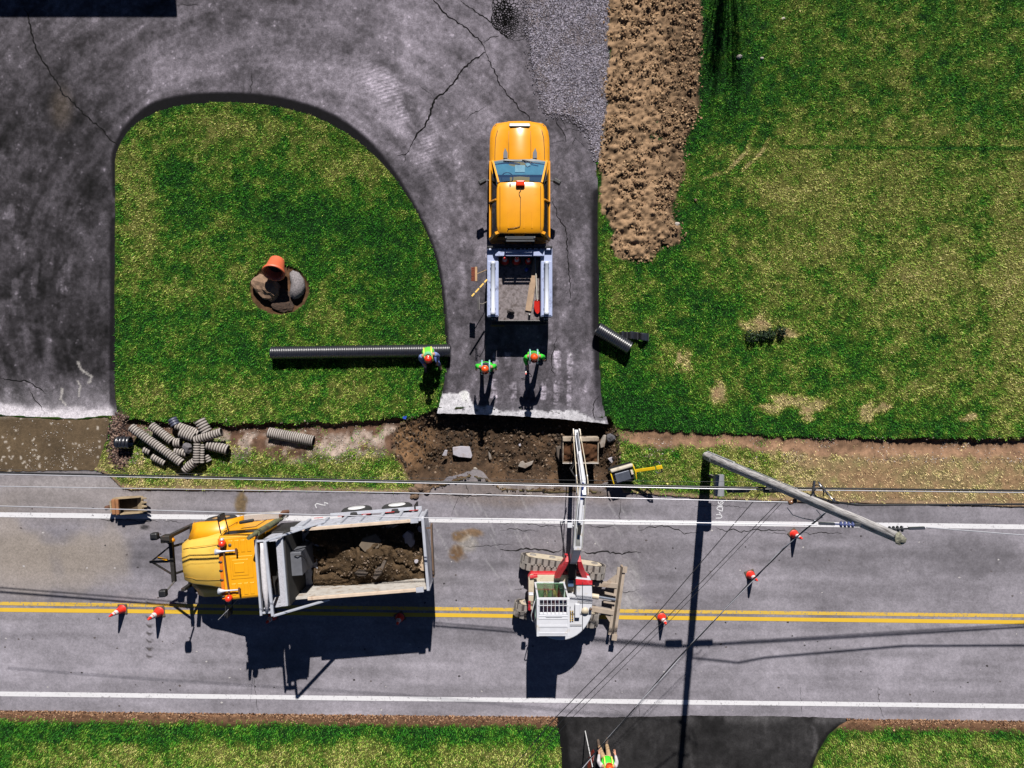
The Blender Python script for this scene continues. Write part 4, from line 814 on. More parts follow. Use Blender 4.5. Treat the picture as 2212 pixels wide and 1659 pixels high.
MB().lathe([(0, 0), (.04, 0), (.04, .17), (.028, .20), (0, .2)], (0, 0, 0), n=14).build('can', M('dark_can', (60, 60, 66), .4), bt); MB().lathe([(.026, .20), (.026, .25), (0, .255)], (0, 0, 0), n=12).build('cap', M('white_cap', (230, 230, 226), .4), bt)
m = MB(); m.lathe([(0, 0), (.06, 0), (.07, .05), (.06, .1), (0, .11)], (.90, 3.42, .845), n=12); single('blue_tape_roll', m, M('blue_plastic', (30, 70, 190), .5), 'small blue roll on the shaded pickup bed floor', 'tape roll')
# tools leaning on the left side
br = empty('push_broom', (-.46, 3.2, 0), label='push broom leaning upright on the side of the pickup bed', cat='broom')
hd = W(1026, 592, 1.55)
m = MB(); m.tube([rel(br, (hd.x + .04, hd.y, 1.50)), rel(br, (-.46, 3.37, 1.15)), rel(br, (-.47, 3.3, .12))], .014, 7); m.build('handle', M('broom_handle', (190, 160, 120), .6), br)
m = MB(); m.box(hd.x + .0 - br.location.x, hd.x + .075 - br.location.x, hd.y - .24 - br.location.y, hd.y + .24 - br.location.y, 1.50, 1.56); m.build('block', M('broom_block', (196, 156, 110), .7), br, .01)
m = MB()
for i in range(26):
    for j in range(3):
        y = hd.y - .225 + .45 * i / 25 - br.location.y; x = hd.x - br.location.x; m.bar((x + .005, y, 1.505 + .02 * j), (x - .11 - rnd.uniform(0, .02), y + rnd.uniform(-.01, .01), 1.48 + .03 * j), .012)
m.build('bristles', M('red_brown_bristle', (140, 66, 40), .9), br)
lv = empty('level_staff', (-.45, 2.95, 0), label='yellow spirit level staff leaning against the pickup bed', cat='level')
a, b = Vector((-.445, 2.92, 1.35)), W(1019, 640, 1.35); a = W(1052, 604, 1.40); b = W(1019, 640, 1.62)
m = MB(); m.bar(rel(lv, a), rel(lv, b), .05, .03); m.build('staff', M('yellow_alloy', (214, 168, 40), .45, .2), lv)
m = MB()
for t in (.2, .5, .8): m.bar(rel(lv, a.lerp(b, t - .03) + Vector((0, 0, .002))), rel(lv, a.lerp(b, t + .03) + Vector((0, 0, .002))), .052, .034)
build_each(m, 'vial', M('black_plastic', (26, 26, 30)), lv)
rk = empty('garden_rake', (-.47, 2.1, 0), label='steel garden rake leaning head up on the pickup bed', cat='rake')
p = W(1034, 655, 1.45)
m = MB(); m.tube([rel(rk, (p.x + .03, p.y, 1.45)), rel(rk, (p.x + .12, p.y - .03, 1.47)), rel(rk, (p.x + .26, p.y + .06, 1.3)), rel(rk, (-.465, 2.2, .6)), rel(rk, (-.47, 2.15, .1))], .012, 7); m.build('handle', M('grey_handle', (150, 140, 128), .6), rk)
m = MB(); m.bar(rel(rk, (p.x + .02, p.y - .22, 1.45)), rel(rk, (p.x + .02, p.y + .22, 1.45)), .02, .02)
for i in range(14): y = p.y - .21 + .42 * i / 13; m.bar(rel(rk, (p.x + .02, y, 1.45)), rel(rk, (p.x - .06, y, 1.41)), .009)
m.build('rake_head', M('rake_steel', (150, 146, 142), .5, .5), rk)

# ------------------------------------------------------------------ corrugated pipes
blkp = M('black_pipe_plastic', (38, 38, 46), .34, 0, .2, 6, spec=1.0); oldp = surf_mat('weathered_grey_pipe', .2, 30, .15, 40, .8, .3)
def corrugated(name, a, b, r, pitch, mat, label, group=None, n=20, sx=1.0, amp=.012, wall=.03, cat='corrugated pipe'):
    a, b = Vector(a), Vector(b); L = (b - a).length; k = max(3, int(L / pitch)); p = L / k; prof = [(r - wall, 0)]
    for i in range(k):
        t = i * p; prof += [(r - amp, t), (r - amp, t + .22 * p), (r, t + .36 * p), (r, t + .82 * p), (r - amp, t + .96 * p)]
    prof += [(r - wall, L), (r - wall, 0)]
    m = MB(); c = (a + b) / 2; m.lathe(prof, a - c, b - a, n, True, sx); o = m.build(name, mat); o.location = c
    me = o.data; me.polygons.foreach_set('use_smooth', [True] * len(me.polygons))
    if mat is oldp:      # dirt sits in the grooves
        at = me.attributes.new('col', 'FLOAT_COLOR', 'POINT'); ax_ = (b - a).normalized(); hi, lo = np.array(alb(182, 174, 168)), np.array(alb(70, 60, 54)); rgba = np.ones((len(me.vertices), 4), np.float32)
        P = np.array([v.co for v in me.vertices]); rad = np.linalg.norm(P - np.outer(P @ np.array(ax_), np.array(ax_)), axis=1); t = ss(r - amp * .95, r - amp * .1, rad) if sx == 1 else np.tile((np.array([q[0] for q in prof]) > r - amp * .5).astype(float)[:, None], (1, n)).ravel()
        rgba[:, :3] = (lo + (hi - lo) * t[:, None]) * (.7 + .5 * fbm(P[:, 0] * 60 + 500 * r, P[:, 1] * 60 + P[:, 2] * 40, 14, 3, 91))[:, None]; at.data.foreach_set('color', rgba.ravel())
    return tag(o, label, cat, group)
q0 = W(586, 762.5, .23); q1 = W(972.5, 757, .23)
corrugated('drain_pipe', q0, q1, .225, .062, blkp, 'long new black ribbed drain pipe lying across the lawn to the driveway edge', amp=.016, n=28)
corrugated('drain_pipe', W(1290, 709, .30), W(1360, 752, .28), .235, .072, blkp, 'short black ribbed pipe on the grass right of the driveway', n=28, amp=.018)
zd = Zm(240, 980, 3.814); sc = .8848 / 3.814
pile = [  # a, b, width(px zoom), lift, sx, label
    ((300,238),(778,575),78,.20,1,'longest grey ribbed pipe in the pile, lying diagonally across it'),
    ((490,222),(690,372),80,.0,1,'grey ribbed pipe behind the long diagonal one on the grass side'),
    ((722,222),(940,300),76,.02,1,'grey ribbed pipe lying at the back of the pile under a shorter piece'),
    ((688,160),(722,225),88,.0,1,'dark bluish pipe end standing out at the back of the pile'),
    ((940,172),(1012,288),104,.06,1,'short wide pipe piece at the back of the pile, dark mouth to the road'),
    ((762,285),(895,335),96,.16,1,'short grey pipe stub stacked in the middle of the pile'),
    ((895,362),(1150,285),78,.22,1,'grey pipe with a bent end lying on top'),
    ((1012,400),(1208,452),96,.04,1,'short grey pipe stub at the right end of the pile'),
    ((920,385),(912,575),62,.26,.8,'flattened ribbed half lying on top, left of its twin'),
    ((970,390),(965,575),42,.24,.8,'narrow flattened ribbed strip beside its wider twin'),
    ((704,385),(772,385),84,.04,1,'very short pipe ring in the centre of the pile'),
    ((708,462),(828,485),76,.0,1,'short pipe stub lying under the centre of the pile'),
    ((795,640),(905,560),86,.02,1,'short pipe stub at the front of the pile, tilted toward the road'),
    ((500,512),(628,575),70,.0,1,'short pipe stub on the grass in front of the long diagonal pipe'),
    ((420,448),(490,472),66,.0,1,'smallest pipe stub half buried left of the pile'),
    ((1002,500),(1036,560),58,.0,1,'small ribbed fragment at the right foot of the pile')]
for a, b, w, lift, sx, lb in pile:
    r = w * sc / PX / 2; z = r + lift - .03; (ax_, ay_), (bx_, by_) = zd([a, b])
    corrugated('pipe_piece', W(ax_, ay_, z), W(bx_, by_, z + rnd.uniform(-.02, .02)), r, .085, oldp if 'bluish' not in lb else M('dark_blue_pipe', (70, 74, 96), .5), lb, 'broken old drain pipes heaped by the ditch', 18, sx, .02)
(ax_, ay_), (bx_, by_) = zd([(168,382),(300,384)]); corrugated('pipe_piece', W(ax_, ay_, .2), W(bx_, by_, .2), .22, .1, blkp, 'short black pipe ring standing on the mulch left of the heap', n=24, amp=.03)
(ax_, ay_), (bx_, by_) = zd([(1582,290),(2005,368)]); corrugated('pipe_piece', W(ax_, ay_, .05), W(bx_, by_, .05), .19, .072, oldp, 'single old grey ribbed pipe lying alone in the ditch', amp=.018)
m = MB(); m.blob(W(*zd([(838,425)])[0], .3), (.16, .2, .14), 9, .35); single('concrete_lump', m, M('dark_concrete', (112, 108, 112), .9), 'dark grey concrete lump wedged in the pipe heap', 'lump')
# black coupler band, bent open
zc = Zm(1400, 760, 6.9125); pts = [(770,415,.12),(830,400,.26),(900,410,.10),(985,400,.24),(1080,415,.10),(1160,425,.27),(1265,440,.12)]
m = MB(); ring = []
P3 = smooth_poly([(x, z) for x, y, z in pts], 5, False); ys = np.interp([p_[0] for p_ in P3], [p_[0] for p_ in pts], [p_[1] for p_ in pts])
for (x, z), y in zip(P3, ys):
    (u, v), = zc([(x, y)]); c = W(u, v, z); ring.append([c + Vector((0, .13, 0)), c + Vector((0, .10, .012)), c + Vector((0, -.10, .012)), c + Vector((0, -.13, 0)), c + Vector((0, 0, -.02))])
m.loft(ring)
cb = single('coupler_band', m, blkp, 'black plastic coupler band bent open on the grass', 'pipe coupler')
for x in (900, 1080, 1262):
    (u, v), = zc([(x, 415 if x < 1200 else 440)]); c = W(u, v, .13) - cb.location; MB().bar(c + Vector((0, .14, 0)), c + Vector((0, -.14, 0)), .03, .07).build('flange', blkp, cb)

# ------------------------------------------------------------------ flower pot, boulders, concrete chunks, shrubs
pot = empty('flower_pot', W(602, 600, -.05), label='terracotta flower pot tipped over among the boulders', cat='flower pot')
tc_ = M('terracotta', (236, 112, 72), .55, 0, .08, 4)
axd = Vector((-.05, -1.0, .72)).normalized(); b0 = W(599, 563, .38) - pot.location
m = MB(); m.lathe([(0, 0), (.25, 0), (.26, .02), (.335, .50), (.375, .505), (.39, .54), (.39, .60), (.375, .615), (.335, .60), (.30, .5), (.23, .06), (0, .05)], b0, axd, 32); m.build('pot', tc_, pot)
MB().lathe([(0, .30), (.26, .30), (.262, .28)], b0, axd, 24).build('soil_in_pot', M('dark_soil', (40, 32, 28), .95), pot)
m = MB(); m.blob(W(578, 622, .05), (.42, .52, .30), 4, .22, 3, rot=.5); single('boulder', m, M('tan_rock', (146, 116, 92), .9, 0, .25, 7, .5, 30), 'tan boulder left of the tipped flower pot', 'boulder')
m = MB(); q = [W(x, y, .02) for x, y in ((629,588),(636,596),(643,607),(645,618),(642,629),(636,638),(632,643))]; m.tube(q, [.08, .19, .235, .25, .24, .19, .08], 14)
m.v = [(x + rnd.uniform(-.018, .018), y + rnd.uniform(-.018, .018), z * 1.1 + rnd.uniform(-.018, .018)) for x, y, z in m.v]
single('boulder', m, M('grey_granite', (138, 132, 134), .9, 0, .45, 22, .8, 40), 'grey curved granite boulder right of the flower pot', 'boulder')
m = MB(); m.blob(W(608, 650, -.06), (.5, .35, .12), 8, .3, 3); single('soil_mound', m, M('bed_soil', (74, 54, 40), .95, 0, .4, 14, .8, 30), 'dark loose soil heap in front of the two boulders', 'soil heap')
def slab(name, poly, z, th, mat, label, cat, tilt=(0, 0)):
    P = [W(x, y, z) for x, y in poly]; c = sum(P, Vector()) / len(P); m = MB(); q = [(p.x - c.x, p.y - c.y) for p in P]
    if sum(q[i][0] * q[(i + 1) % len(q)][1] - q[(i + 1) % len(q)][0] * q[i][1] for i in range(len(q))) < 0: q = q[::-1]
    m.prism(q, -th, 0); o = m.build(name, mat, None, .012); o.location = c; o.rotation_euler = (tilt[0], tilt[1], 0); return tag(o, label, cat)
zt = Zm(930, 980, 3.687); con = M('broken_concrete', (190, 186, 196), .9, 0, .12, 6, .4, 40, dirt=(140, 116, 98), dirt_amt=.35); con2 = M('stained_concrete', (168, 158, 148), .9, 0, .2, 6, .4, 40, dirt=(110, 86, 66), dirt_amt=.5)
slab('concrete_slab', zt([(645,415),(720,405),(800,410),(822,490),(812,512),(700,500),(650,480)]), -.30, .12, con, 'large pale broken slab lying in the pit', 'concrete slab', (.05, .03))
slab('concrete_slab', zt([(552,490),(575,438),(600,440),(592,495)]), -.26, .05, con, 'small white slab sliver left of the large slab in the pit', 'concrete slab', (.2, .1))
slab('concrete_slab', zt([(965,450),(985,470),(1005,520),(980,525)]), -.38, .06, con2, 'thin upright slab shard in the middle of the pit floor', 'concrete slab', (.1, .5))
slab('concrete_slab', zt([(1255,545),(1280,535),(1300,560),(1375,535),(1360,570),(1300,605),(1235,585)]), -.36, .06, con2, 'star shaped pale rubble shard in the pit', 'concrete slab', (.1, .1))
slab('concrete_slab', zt([(1980,420),(1972,380),(2010,310),(2030,305),(2015,410)]), -.12, .14, con2, 'long pale kerb chunk right of the excavator bucket', 'concrete slab', (.1, .2))
slab('concrete_slab', zt([(2045,520),(2090,495),(2110,520),(2080,560)]), -.14, .10, con, 'small pale chunk beside the compaction machine', 'concrete slab', (.2, .1))
slab('concrete_slab', zt([(1240,385),(1258,380),(1260,402),(1242,404)]), -.42, .05, con, 'tiny square white chip in the centre of the pit', 'concrete slab')
slab('concrete_slab', zt([(1580,410),(1625,400),(1630,440),(1612,545),(1590,500)]), -.32, .10, M('dark_slab', (96, 84, 74), .9), 'dark upright slab leaning left of the excavator bucket', 'concrete slab', (0, .4))
m = MB(); m.blob(W(*zt([(2065,335)])[0], -.1), (.17, .16, .14), 31, .3); single('rock', m, M('dark_rock', (92, 90, 96), .9), 'dark round rock under the corner of the driveway', 'rock')
m = MB(); m.blob(W(*zt([(848,608)])[0], -.1), (.07, .06, .06), 32, .3); single('rock', m, M('pale_rock', (176, 168, 158), .9), 'small pale rock on the broken tarmac edge', 'rock')
# mud lump on the road edge behind the dump truck
m = MB()
for i, (x, y, r) in enumerate(((310,795,.20),(350,775,.20),(390,790,.16),(420,810,.12),(300,860,.13),(280,800,.14))): m.blob(W(*zt([(x, y)])[0], -.03), (r, r * .8, r * .6), 50 + i, .4, 2)
single('mud_lump', m, M('dry_mud', (122, 98, 78), .95, 0, .3, 10, .6, 30), 'torn lump of mud and turf on the road edge by the pit', 'mud lump')
m = MB(); zz = zt([(195,138),(235,130),(225,160),(200,155)]); m.panel([W(*zz[0], .03), W(*zz[3], .02), W(*zz[2], .02), W(*zz[1], .05)], .01); single('blue_flag', m, M('blue_cloth', (30, 80, 220), .7), 'small blue marker flag at the ditch edge by the pit', 'flag')
def shrub(px, py, r, seed, label):
    root = empty('shrub', W(px, py, 0), label=label, cat='shrub', group='dark shrubs in a row on the lawn'); rr = random.Random(seed); m = MB()
    for i in range(170):
        a = rr.uniform(0, 6.28); q = r * math.sqrt(rr.random()); z = .03 + rr.random() * .32 * (1.15 - (q / r) ** 2); p = Vector((q * math.cos(a), q * math.sin(a), z)); d = Vector((rr.uniform(-1, 1), rr.uniform(-1, 1), rr.uniform(.2, 1))).normalized()
        s_ = d.cross(Vector((rr.uniform(-1, 1), rr.uniform(-1, 1), .3))).normalized() * .022; m.add([p - s_, p + s_, p + d * rr.uniform(.07, .13)], [(0, 1, 2)])
    m.build('foliage', M('shrub_leaf', (22, 56, 18), .7, 0, .4, 20), root)
    m = MB()
    for i in range(5): a = i * 1.26; m.tube([(0, 0, -.02), (r * .5 * math.cos(a), r * .5 * math.sin(a), .26)], [.012, .006], 5)
    m.build('stem', M('shrub_stem', (60, 44, 34), .9), root)
shrub(1622, 726, .24, 1, 'largest dark shrub, left end of the small row on the lawn'); shrub(1643, 724, .16, 2, 'small dark shrub, second from left in the lawn row'); shrub(1661, 722, .20, 3, 'dark shrub, third from left in the lawn row'); shrub(1684, 716, .17, 4, 'dark shrub at the right end of the lawn row')
for (px, py, r, lb) in ((1410, 293, .12, 'green weed tuft on the soil strip, the biggest of three'), (1417, 262, .07, 'tiny green weed tuft on the soil strip above the bigger one'), (1426, 300, .08, 'small green weed tuft on the soil strip right of the biggest')):
    m = MB(); rr = random.Random(int(px)); c = W(px, py, .08)
    for i in range(60): a = rr.uniform(0, 6.28); d = Vector((math.cos(a), math.sin(a), rr.uniform(.4, 1.6))).normalized(); s_ = Vector((-d.y, d.x, 0)) * .02; p = c + Vector((d.x, d.y, 0)) * r * rr.random() * .6; m.add([p - s_, p + s_, p + d * r], [(0, 1, 2)])
    single('weed_tuft', m, M('weed_green', (44, 92, 28), .7), lb, 'weed')
for (px, py, r, lb) in ((1646,126,.06,'round white stone on the upper right lawn'),(1597,122,.09,'pale flat stone beside a bare spot on the lawn'),(1463,484,.09,'grey stone at the right edge of the soil strip'),(1452,468,.05,'small dark clod stone beside the soil strip'),(1692,40,.06,'pale stone on the upper lawn'),(1503,432,.06,'brown stone fallen from the soil strip onto the grass')):
    m = MB(); m.blob(W(px, py, r * .5), (r, r * .85, r * .7), int(px), .25); single('stone', m, M('lawn_stone', (200, 190, 180), .9, 0, .3) if 'brown' not in lb and 'dark' not in lb else M('brown_stone', (120, 92, 70), .9), lb, 'stone')
# ------------------------------------------------------------------ dump truck
def dump_truck():
    dx, dy = .9968, .0797; O = (-9.63, -5.10)
    root = empty('dump_truck', (O[0], O[1], ZR), rz=math.atan2(dy, dx), label='yellow cab dump truck with a silver tipper body full of soil', cat='dump truck')
    # local: +x to the rear, y = -v (v runs to the road centre)
    def T(u, v, z): return (u, -v, z)
    cab = M('cab_yellow', (255, 178, 0), .42, 0, .06, 3, dirt=(236, 140, 10), dirt_amt=.12, dscale=2.5); hood = M('hood_yellow_faded', (252, 204, 84), .55, 0, .05, 3, dirt=(246, 176, 40), dirt_amt=.3, dscale=1.6)
    org = M('faded_orange_edge', (246, 132, 0), .5, 0, .1, 6); blk = M('black_steel', (40, 38, 38), .6, .2, .2, 8); frm = M('plow_steel', (58, 54, 50), .6, .4, .3, 9, dirt=(120, 74, 50), dirt_amt=.25)
    alu = M('dull_aluminium', (206, 208, 220), .5, .1, .12, 5, dirt=(120, 116, 118), dirt_amt=.4, dscale=6); alub = M('bright_aluminium', (226, 230, 242), .35, .3, .08, 6); rub = M('tyre_rubber', (34, 34, 36)); white = M('white_wheel', (240, 240, 242), .5)
    lamp_red = M('beacon_red', (255, 62, 36), .3, 0, .05); plk = M('side_board', (226, 204, 182), .8, 0, .14, 4, dirt=(160, 130, 104), dirt_amt=.3)
    glassd = glass_mat('truck_glass', (.06, .08, .08), .84)
    # chassis and wheels
    m = MB(); m.box(-.9, 6.9, -1.65, -1.45, .62, .92); m.build('chassis_rail', blk, root); m = MB(); m.box(-.9, 6.9, -.95, -.75, .62, .92); m.build('chassis_rail', blk, root)
    def wheel(u, v, inner, steer):
        s = -1 if v < 1.2 else 1
        m = MB(); yy = -v; m.lathe([(.30, 0), (.46, .0), (.52, .05), (.53, .14), (.52, .25), (.46, .30), (.30, .30)], (u, yy, .53), (0, s, 0), 32)   # tread body
        w_ = m.build('wheel', rub, root)
        col = M('rusty_hub', (190, 150, 100), .7, .2, .3, 18, dirt=(90, 54, 34), dirt_amt=.5) if steer else white
        r_ = MB().lathe([(0, .10 if not steer else -.02), (.10, .10 if not steer else -.02), (.12, .06), (.29, .03), (.33, .0)], (u, yy, .53), (0, s, 0), 24).build('rim', col, w_)
        if not steer: MB().lathe([(0, -.02), (.285, -.02), (.30, .0)], (u, yy, .53), (0, s, 0), 28).build('hub_cover', white, w_)
    for u, st in ((0, True), (4.69, False), (6.09, False)):
        wheel(u, .02 if not st else -.03, 0, st); wheel(u, 2.45, 0, st)
    # hood, fenders
    rings = []
    for u, a, b, z0, z1 in ((-.92,.66,1.66,.95,1.55),(-.87,.54,1.76,.9,1.76),(-.55,.44,1.86,.9,1.90),(0.0,.38,1.95,.9,1.96),(.45,.31,2.04,.9,2.03),(.66,.28,2.07,.9,2.06)):
        c = (a + b) / 2; h = (b - a) / 2
        half = [(-h - .10, z0), (-h - .05, z0 + (z1 - z0) * .5), (-h, z1 - .10), (-h * .93, z1 - .035), (-h * .55, z1 + .0), (-h * .5, z1 + .022), (0, z1 + .035), (h * .5, z1 + .022), (h * .55, z1 + .0), (h * .93, z1 - .035), (h, z1 - .10), (h + .05, z0 + (z1 - z0) * .5), (h + .10, z0)]
        rings.append([T(u, c + v, z) for v, z in half])
    m = MB(); m.loft(rings, smooth=True); hd = m.build('hood', hood, root)
    m = MB(); m.bar(T(-.2, .47, 1.84), T(.25, .42, 1.90), .02, .02); m.build('hood_slot', blk, hd)
    for s, v0, v1 in ((-1, -.06, .42), (1, 1.95, 2.48)):
        rings = []
        for u, z in ((-.84, .80), (-.72, 1.18), (-.45, 1.32), (0, 1.38), (.40, 1.36), (.62, 1.22), (.82, .85), (.86, .62)):
            k = .05 if u < -.6 else 0; vo, vi = (v0 + k, v1) if s < 0 else (v1 - k, v0)
            rings.append([T(u, vo, z - .12), T(u, vo + .03 * -s, z - .02), T(u, (vo * .6 + vi * .4), z + .04), T(u, vi, z + (.16 if not -.8 < u < .7 else .40)), T(u, vi, z - .14)])
        m = MB(); m.loft(rings if s > 0 else rings, smooth=True); m.build('fender', cab, root)
    m = MB(); m.box(-.98, -.80, -2.4, -.1, .55, .85); m.build('front_bumper', frm, root, .02); m = MB(); m.box(-.83, -.79, -1.62, -.72, .9, 1.5); m.build('grille', blk, root)
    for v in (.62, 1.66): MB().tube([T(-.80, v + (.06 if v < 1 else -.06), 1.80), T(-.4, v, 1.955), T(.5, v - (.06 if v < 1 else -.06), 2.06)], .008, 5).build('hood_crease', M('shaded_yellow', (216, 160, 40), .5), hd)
    for v in (.09, 2.19):
        for u in (.74, 1.72): MB().bar(T(u, v, 1.0), T(u, v, 2.08), .014).build('door_seam', blk, root)
    # cab
    m = MB(); P = [(.66,.20),(2.02,.14),(2.02,2.14),(.66,2.12)]
    m.loft([[T(u, v, z) for u, v in q] for q, z in (([(.70,.16),(2.04,.10),(2.04,2.18),(.70,2.16)], .9), ([(.70,.14),(2.04,.10),(2.04,2.18),(.70,2.18)], 2.10))]); m.build('cab_lower', cab, root, .03)
    # upper cab frame: posts, roof
    m = MB()
    for v in (.18, 2.12):
        m.bar(T(.74, v, 2.08), T(.90, v, 2.86), .07); m.bar(T(1.98, v, 2.08), T(2.0, v, 2.86), .12)
    m.bar(T(1.98, .15, 2.1), T(1.98, 2.15, 2.1), .1); m.build('cab_post', cab, root)
    m = MB(); m.box(1.95, 2.0, -2.1, -.2, 2.1, 2.85); m.build('cab_back_wall', cab, root)
    ring = []
    for z, i in ((2.83, .0), (2.92, .0), (2.975, .035), (3.0, .10)):
        ring.append([T(.86 + i, .13 + i, z), T(2.05 - i, .11 + i, z), T(2.05 - i, 2.13 - i, z), T(.86 + i, 2.15 - i, z)])
    m = MB(); m.loft(ring); rf = m.build('cab_roof', cab, root, .02)
    m = MB()     # pressed panels of the roof
    for a, b, c, d in ((1.24,1.60,1.84,.90),(1.30,.0,0,0),): pass
    def pan(u0, u1, v0, v1, z=3.0, h=.014): m.hexa([T(u0, v1, z), T(u1, v1, z), T(u1, v0, z), T(u0, v0, z), T(u0 + .02, v1 - .02, z + h), T(u1 - .02, v1 - .02, z + h), T(u1 - .02, v0 + .02, z + h), T(u0 + .02, v0 + .02, z + h)])
    pan(1.17, 1.88, .78, 1.50); pan(1.24, 1.74, .88, 1.40, 3.014, .014); pan(1.30, 1.62, .98, 1.30, 3.028, .016)
    for k in range(4): pan(1.16 + k * .19, 1.30 + k * .19, .28, .68)
    for k in range(4): pan(1.16 + k * .19, 1.30 + k * .19, 1.62, 2.0)
    m.build('roof_pressing', cab, rf, .008)
    m = MB(); m.bar(T(.90, .2, 2.99), T(.90, 2.08, 2.99), .10, .05); m.box(2.0, 2.06, -2.1, -.16, 2.93, 2.99); m.build('roof_edge', org, rf, .01)
    m = MB(); m.panel([T(.74, 2.06, 2.10), T(.74, .24, 2.10), T(.90, .24, 2.84), T(.90, 2.06, 2.84)], .008); m.build('windscreen', glassd, root)
    for v in (.15, 2.15):
        m = MB(); m.panel([T(.84, v, 2.12), T(1.9, v, 2.12), T(1.92, v, 2.80), T(.98, v, 2.80)], .008); m.build('side_window', glassd, root)
    m = MB(); m.box(.75, 1.9, -2.1, -.2, 2.1, 2.13); m.build('cab_interior', M('dark_interior', (40, 44, 50)), root)
    m = MB(); m.box(.66, .80, -2.1, -.22, 2.06, 2.10); m.build('cowl', blk, root)
    # roof furniture
    rail = M('rusty_rail', (120, 74, 46), .7, .2, .2, 9); m = MB(); m.tube([T(1.02, .36, 3.06), T(1.06, 1.2, 3.08), T(1.10, 2.0, 3.06)], .028, 8); rl = m.build('light_rail', rail, root)
    for v in (.34, 2.04):
        m = MB(); m.lathe([(.10, 0), (.105, .03), (.095, .13), (.07, .17), (0, .18)], T(1.03 if v < 1 else 1.10, v, 3.06), (0, 0, 1), 16); m.build('beacon', lamp_red, rl)
    MB().lathe([(.05, 0), (.05, .1), (0, .11)], T(1.02, .22, 3.04), (0, 0, 1), 10).build('work_lamp', alub, rl)
    for v in (.58, 1.80):
        m = MB(); m.lathe([(0, .0), (.105, 0), (.06, .10), (.03, .2), (.022, .62), (.022, .66)], T(.80, v, 3.10), (1, 0, .02), 16); h_ = m.build('air_horn', alub, root)
        MB().bar(T(1.44, v - .07, 3.13), T(1.44, v + .12, 3.13), .05, .05).bar(T(1.44, v, 3.0), T(1.44, v, 3.13), .03).build('horn_bracket', rail, h_)
    for v in (.42, .93, 1.20, 1.49, 2.0):
        m = MB(); m.lathe([(0, -.06), (.035, -.05), (.045, 0), (.03, .05), (0, .07)], T(.88, v, 3.0), (1, 0, .2), 10); m.build('marker_light', blk, root)
    MB().lathe([(.05, 0), (.05, .03), (0, .035)], T(1.22, .42, 3.0), (0, 0, 1), 12).build('roof_vent', M('grey_cap', (92, 84, 72)), root)
    # mirrors
    for s, v in ((-1, .10), (1, 2.2)):
        m = MB(); o = .52 * s
        m.bar(T(.86, v, 2.15), T(.80, v + o * .9, 2.2), .03); m.bar(T(.86, v, 2.75), T(.80, v + o * .9, 2.75), .03); m.bar(T(.80, v + o * .9, 2.15), T(.80, v + o * .9, 2.8), .03); br_ = m.build('mirror_arm', blk, root)
        m = MB(); m.box(.76, .86, -(v + o * .9) - .11, -(v + o * .9) + .11, 2.28, 2.72); m.build('mirror', M('black_plastic', (26, 26, 30)), br_, .03)
    m = MB(); m.bar(T(1.26, -.10, 2.2), T(1.72, -.14, 2.2), .10, .12); m.build('door_mirror', M('black_plastic', (26, 26, 30)), root, .03)
    MB().tube([T(.98, 2.38, 2.0), T(.92, 2.52, 3.6)], [.012, .004], 5).build('antenna', alub, root)
    # exhaust, tank, steps
    ex = M('mossy_exhaust', (132, 136, 104), .6, .2, .3, 7, dirt=(110, 76, 50), dirt_amt=.45); m = MB(); m.tube([T(2.22, .12, .9), T(2.20, .10, 1.5)], .06, 10); m.tube([T(2.20, .10, 1.45), T(2.14, .08, 3.2)], .10, 14); m.tube([T(2.14, .08, 3.2), T(2.12, .08, 3.6), T(2.08, .10, 3.75)], .06, 12); exo = m.build('exhaust_stack', ex, root)
    m = MB(); m.tube([T(2.2, .0, 1.0), T(2.32, -.12, 1.05), T(2.45, -.10, .9)], .07, 8); m.build('exhaust_elbow', M('rust', (104, 66, 44), .9), exo)
    m = MB(); m.box(.95, 2.4, .02 - .12, .12, .70, .98); m.build('step_tank', M('tread_plate', (206, 200, 196), .5, .3, .2, 60), root, .02); m = MB(); m.lathe([(0, 0), (.3, 0), (.3, 1.2), (0, 1.2)], T(1.0, 2.25, .75), (1, 0, 0), 20); m.build('fuel_tank', alu, root)
    # tipper body
    u0, u1, v0, v1, zt, zb = 2.95, 7.16, .20, 2.44, 2.45, 1.22
    m = MB(); m.box(u0, u1, -v1 + .1, -v0 - .1, zb - .08, zb); bd = m.build('tipper_floor', alu, root)
    m = MB(); m.box(u0, u1, -v0 - .06, -v0, zb - .06, zt); m.build('tipper_side', alu, root); m = MB(); m.box(u0, u1, -v1, -v1 + .06, zb - .06, zt); m.build('tipper_side', M('dusty_side', (204, 198, 190), .75, .05, .15, 5, dirt=(160, 140, 120), dirt_amt=.5), root)
    m = MB(); m.box(u1 - .02, u1 + .05, -v1, -v0, zb - .1, zt - .04); m.build('tailgate', alu, root)
    m = MB(); m.bar(T(u1 + .02, v0 - .03, zt + .05), T(u1 + .02, v1 + .03, zt + .05), .09); m.bar(T(u1 + .02, v0 - .03, 1.2), T(u1 + .02, v0 - .03, zt), .08); m.bar(T(u1 + .02, v1 + .03, 1.2), T(u1 + .02, v1 + .03, zt), .08); m.build('tail_bar', alub, root, .012)
    m = MB(); m.bar(T(u1 + .22, .5, 1.9), T(u1 + .16, 2.2, 1.9), .05, .3); m.bar(T(u1 + .04, .6, 2.0), T(u1 + .24, .6, 2.0), .05); m.build('tail_ladder', M('brown_rail', (110, 84, 64), .8), root)
    for v in (v0 + .02, v1 - .02):
        m = MB(); m.box(u0 + .4, u1 - .35, -v - .045, -v + .045, zt, zt + .10); m.build('side_board', plk, root, .008)
        m = MB(); m.box(u1 - .36, u1 - .12, -v - .07, -v + .07, zt, zt + .12); m.build('board_bracket', alub, root)
    m = MB()
    for k in range(7): u = u0 + .25 + k * .62; m.box(u, u + .10, -v0, -v0 + .07, zb, zt - .05)
